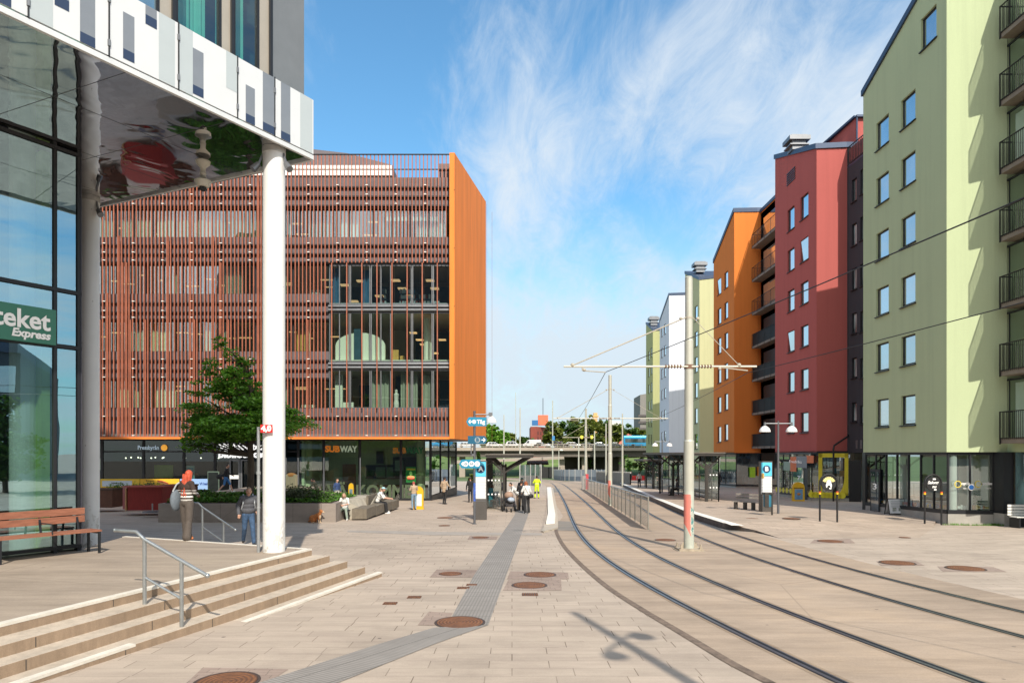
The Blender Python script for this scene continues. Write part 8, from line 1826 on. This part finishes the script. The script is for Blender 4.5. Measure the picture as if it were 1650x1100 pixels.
m.build('frame', METG, g_); m = MB(); m.tube([(.30,-.28,1.0),(.36,-.1,1.02),(.36,.1,1.02),(.30,.28,1.0)], .014, 8); m.build('handlebar', DARK, g_); m = MB(); m.ball((-.24,0,.89), (.13,.06,.035), 10, 6); m.build('saddle', BLK, g_)
p = Vector(((543-CX)/F*44.5, 44.5, gz(44.5)))
person('small person in a blue jacket and white trousers behind the seat wall', p, -2.2, NAVC, WH_C, SK1, SHW, HBR, H=1.72, vox=.018, bulk=1.05)
# seated people
SEAT = [((-.12,.42,.50),(-.12,.40,.09)),((.12,.42,.50),(.12,.40,.09))]
g_ = thing('folding_stool', 'low dark stool under the person in the white T-shirt beside the seat wall', 'stool', (-7.72, 31.6, gz(31.6))); m = MB(); m.box(-.2,.2,-.18,.18,.40,.45); m.build('seat', BLK, g_)
for s in (-1,1): m = MB(); m.beam((s*.16,-.16,0),(s*.16,.16,.40), .02,.03); m.beam((s*.16,.16,0),(s*.16,-.16,.40), .02,.03); m.build('leg', BLK, g_)
p = GP(554,836)
person('seated person in a white T-shirt and sage trousers beside the seat wall', Vector((-7.72,31.6,gz(31.6))), PI, WH_C, SAG, SK1, SHW, HFA, H=1.72, pelvis=.53, lean=.16, sleeve=False, sex='f', hair_len=.16, vox=.012, head=(0,.6,-1.2), legs=[((-.13,.42,.52),(-.20,.46,.09)),((.13,.42,.52),(.20,.46,.09))], arms=[((-.22,.10,-.30),(-.06,.32,-.34)),((.22,.10,-.30),(.06,.32,-.34))])
zb = gz(31)+.52
SG = lambda dz: [((-.11,.46,.52),(-.11,.50,.09)),((.11,.46,.52),(.11,.50,.09))]
p = Vector((-7.05,35.6,gz(35.6)))
person('seated person in a pale blue cap and white T-shirt on the timber bench', p, -PI/2, WH_C, BLK_C, SK1, SHW, HBR, H=1.78, pelvis=.60, lean=.24, sleeve=False, vox=.013, head=(0,.5,-.6), legs=SG(0), arms=[((-.20,.14,-.30),(-.10,.46,-.34)),((.20,.14,-.30),(.10,.46,-.34))], hat=(cmat('cap_pale_blue', (.38,.60,.66), var=.05), 1))
p = Vector((-7.25,36.6,gz(36.6)))
person('seated person in a pale shirt just behind the one in the blue cap', p, -PI/2, cmat('cloth_pale_blue', (.55,.62,.66), var=.05), BLK_C, SK1, SHW, HFA, H=1.74, pelvis=.60, lean=.18, sleeve=False, vox=.014, sex='f', hair_len=.18, head=(0,.5,-1), legs=SG(0), arms=[((-.20,.12,-.30),(-.10,.38,-.36)),((.20,.12,-.30),(.10,.38,-.36))])
# standing at the yellow sign, and the beige coat
p = GP(667.5,817)
person('person in a beige jacket and jeans standing at the yellow sign', GP(667,821), .5, BEIG, LJ, SK1, SHB, mat('hair_red_band', (.35,.06,.05), .6), H=1.66, vox=.015, bulk=1.1, head=(0,.4,-.8), arms=[((-.24,.04,-.28),(-.12,.20,-.22)),((.24,.04,-.28),(.12,.2,-.24))])
p = GP(716,812)
person('person in a beige coat and black trousers standing on the open plaza', p, -.5, BEIG, BLK_C, SK3, SHB, HDK, H=1.82, vox=.015, bulk=1.12, coat=.16, arms=[((-.25,-.02,-.30),(-.24,.10,-.50)),((.27,.06,-.28),(.24,.28,-.38))], legs=[((-.09,.08,.50),(-.09,.02,.09)),((.10,.0,.50),(.13,-.10,.09))])
p = GP(758,809)
person('person in dark clothes half hidden behind the signpost and pillar A', p, .2, BLK_C, BLK_C, SK3, SHB, HDK, H=1.80, vox=.018, bulk=1.1)
# people at the left shelter
p = GP(799,817)
person('person in teal trousers sitting inside the left tram shelter', (p.x-.3,p.y+2,gz(p.y+2)), -PI/2, cmat('cloth_brown', (.16,.10,.08)), cmat('cloth_teal', (.03,.14,.19)), SK3, SHW, HBR, H=1.70, pelvis=.56, vox=.018, legs=SG(0), sex='f', hair_len=.15)
p = GP(812,806)
person('person in a dark jacket standing inside the left tram shelter', (p.x,p.y-3,gz(p.y-3)), -PI/2, NAVC, BLK_C, SK3, SHB, HAU, H=1.76, vox=.018)
p = GP(832,822)
person('person in a white top leaning over the pushchair at the left shelter', (p.x+.1,p.y,p.z), PI/2+.3, WH_C, BEIG, SK1, SHB, HDK, H=1.68, lean=.34, pelvis=.90, vox=.014, sex='f', bulk=1.1, head=(0,.8,-1.2), arms=[((-.20,.10,-.30),(-.18,.30,-.45)),((.20,.10,-.30),(.18,.30,-.45))])
p = GP(849,827)
t, K, hc, nk = person('person in a white sweater and flared black trousers at the left shelter', p, .45, WH_C, BLK_C, SK1, SHW, HAU, H=1.74, sex='f', wide=1.0, flare=.7, hair_len=.14, vox=.013, bulk=1.18, head=(0,.5,-.8), lean=.05, arms=[((-.25,.04,-.30),(-.16,.24,-.38)),((.25,.0,-.32),(.22,.16,-.45))])
g_ = thing('handbag', 'round black bag on the hip of the person in the white sweater', 'bag', p, rz=.45); m = MB(); m.ball(K((.14,-.20,.93)), K((.15,.09,.12)), 14, 10); m.build('bag', BLK, g_, smooth=True); m = MB(); m.tube([K((.02,-.15,1.02)),K((-.1,-.13,1.25)),K((-.16,-.02,1.46))], .008, 5); m.build('strap', BLK, g_)
p = GP(840,825)
person('person in a black jacket with red collar between the shelter post and the white sweater', (p.x,p.y+.5,gz(p.y+.5)), -.2, BLK_C, BLK_C, SK3, SHW, HDK, H=1.72, vox=.015, flare=.4, bulk=1.05, lean=.04, arms=[((-.25,.04,-.30),(-.1,.24,-.34)),((.25,.04,-.30),(.1,.24,-.34))])
p = GP(841,816)
person('person in a teal beanie and grey jacket behind the group at the left shelter', p, PI, GRYC, cmat('cloth_khaki', (.26,.19,.12)), SK1, SHB, None, H=1.80, vox=.016, hat=(cmat('beanie_teal', (.04,.17,.16)), 0), bulk=1.1)
p = GP(865,802.5)
person('person in yellow high-visibility work clothes standing on the left platform', p, .3, HV, HVT, SK3, SHB, HDK, H=1.80, vox=.015, bulk=1.25, wide=1.15, arms=[((-.27,.06,-.26),(-.10,.20,-.22)),((.30,.0,-.26),(.24,.20,-.30))], legs=[((-.13,.02,.50),(-.15,.0,.09)),((.13,.02,.50),(.15,.0,.09))])
# pushchair
q = GP(820,824); g_ = thing('pushchair', 'dark pushchair with a pale blanket at the left shelter', 'pushchair', q, rz=.3)
for xx, yy, r in ((-.26,-.42,.10),(.0,-.42,.10),(.42,.25,.16),(-.30,.25,.16)): m = MB(); m.cyl((xx-.02,yy,r),(xx+.03,yy,r), r, n=16); m.build('wheel', TYR, g_)
m = MB()
for s in (-.2,.3): m.cyl((s-.05,-.42,.12),(s,.15,.70), .018, n=6); m.cyl((s,.25,.16),(s,-.1,.60), .018, n=6); m.cyl((s,.0,.55),(s,.45,1.05), .016, n=6)
m.cyl((-.2,.45,1.05),(.3,.45,1.05), .02, n=8); m.cyl((-.3,.25,.16),(.42,.25,.16), .014, n=6); m.build('frame', DARK, g_)
m = MB(); m.ball((.05,-.02,.62), (.26,.40,.20), 14, 10); m.build('seat', BLK_C, g_, smooth=True); m = MB(); m.ball((.05,.16,.88), (.25,.26,.22), 14, 10); m.build('hood', cmat('hood_tan', (.34,.22,.16)), g_, smooth=True)
m = MB(); m.ball((.05,-.22,.66), (.20,.28,.15), 14, 10); m.build('blanket', cmat('blanket_blue', (.40,.46,.55), var=.4), g_, smooth=True)
# right platform people
def PP(px, py, up): return PPL(px, py, up)
person('person in a white shirt and black trousers walking away along the right platform', PP(1030,785,.3), .1, WH_C, BLK_C, SK3, SHB, HDK, H=1.74, vox=.018, sex='f', wide=1.1, legs=[((-.09,.10,.50),(-.09,.05,.09)),((.09,.0,.50),(.09,-.15,.12))])
person('small dark figure far along the right platform before the red barriers', (X(1017,118),118,gz(118)+.3), 0, BLK_C, BLK_C, SK3, SHB, HDK, H=1.75, vox=.022)
person('person in a pale top and jeans standing at the farther small shelter', (X(1063,64),64,gz(64)+.28), PI/2, cmat('cloth_sand', (.45,.42,.36)), JEAN, SK1, SHW, HBR, H=1.78, vox=.018, arms=[((-.24,.04,-.28),(-.1,.24,-.24)),((.24,.0,-.3),(.22,.14,-.45))])
person('person in black standing inside the right tram shelter', (X(1096,57),57,gz(57)+.26), PI, BLK_C, BLK_C, SK2, SHB, HDK, H=1.78, vox=.018)
person('person sitting on the bench inside the right tram shelter', (X(1091,53),53,gz(53)+.26), PI/2, GRYC, BLK_C, SK2, SHB, HDK, H=1.72, pelvis=.56, vox=.018, legs=SG(0))
person('person in black walking behind the right tram shelter towards the shops', (X(1158,68),68,gz(68)+.26), -.6, BLK_C, BLK_C, SK3, SHB, HBR, H=1.80, vox=.018, bulk=1.1, legs=[((-.09,.14,.50),(-.09,.18,.10)),((.09,-.04,.50),(.09,-.22,.13))])
person('person in dark clothes far off in front of the white house', (X(1100,80),80,gz(80)+.28), PI, GRYC, JEAN, SK1, SHB, HDK, H=1.75, vox=.02)
# ---- the dog
q = GP(509,842); D = Body(); t = thing('dog', 'ginger dog with a white chest sitting on the paving by the planter', 'dog', (q.x,q.y,q.z), rz=-.15)
# faces +X; 0 ginger, 1 cream, 2 dark
D.ell((-.14,0,.19), (.17,.125,.16), 0); D.cap((-.10,0,.22),(.12,0,.34), .125,.105, 0); D.cap((.13,0,.32),(.20,0,.45), .09,.07, 0); D.ell((.17,0,.28), (.07,.085,.13), 1)
D.ell((.245,0,.50), (.085,.075,.07), 0); D.cap((.30,0,.485),(.375,0,.47), .038,.026, 1); D.ell((.395,0,.478), (.014,.016,.012), 2)
for s in (-1,1):
    D.cap((.205,s*.045,.545),(.19,s*.055,.60), .026,.010, 0); D.ell((.305,s*.038,.525), (.011,.011,.011), 2)
    D.cap((.14,s*.07,.30),(.155,s*.075,.15), .045,.030, 0); D.cap((.155,s*.075,.15),(.17,s*.075,.03), .028,.022, 1); D.cap((.17,s*.075,.02),(.215,s*.075,.018), .024,.020, 1)
    D.ell((-.12,s*.10,.14), (.11,.05,.11), 0); D.cap((-.04,s*.12,.09),(-.14,s*.125,.03), .035,.024, 0); D.cap((-.14,s*.125,.024),(-.02,s*.13,.02), .024,.021, 1)
D.cap((-.28,0,.10),(-.36,.06,.05), .035,.030, 0); D.cap((-.36,.06,.05),(-.34,.16,.04), .030,.016, 1)
D.mesh('body', [mat('fur_ginger', (.42,.15,.045), .9, var=.3, scale=20), mat('fur_cream', (.62,.47,.32), .9, var=.1, scale=20), EYE], t, .009)
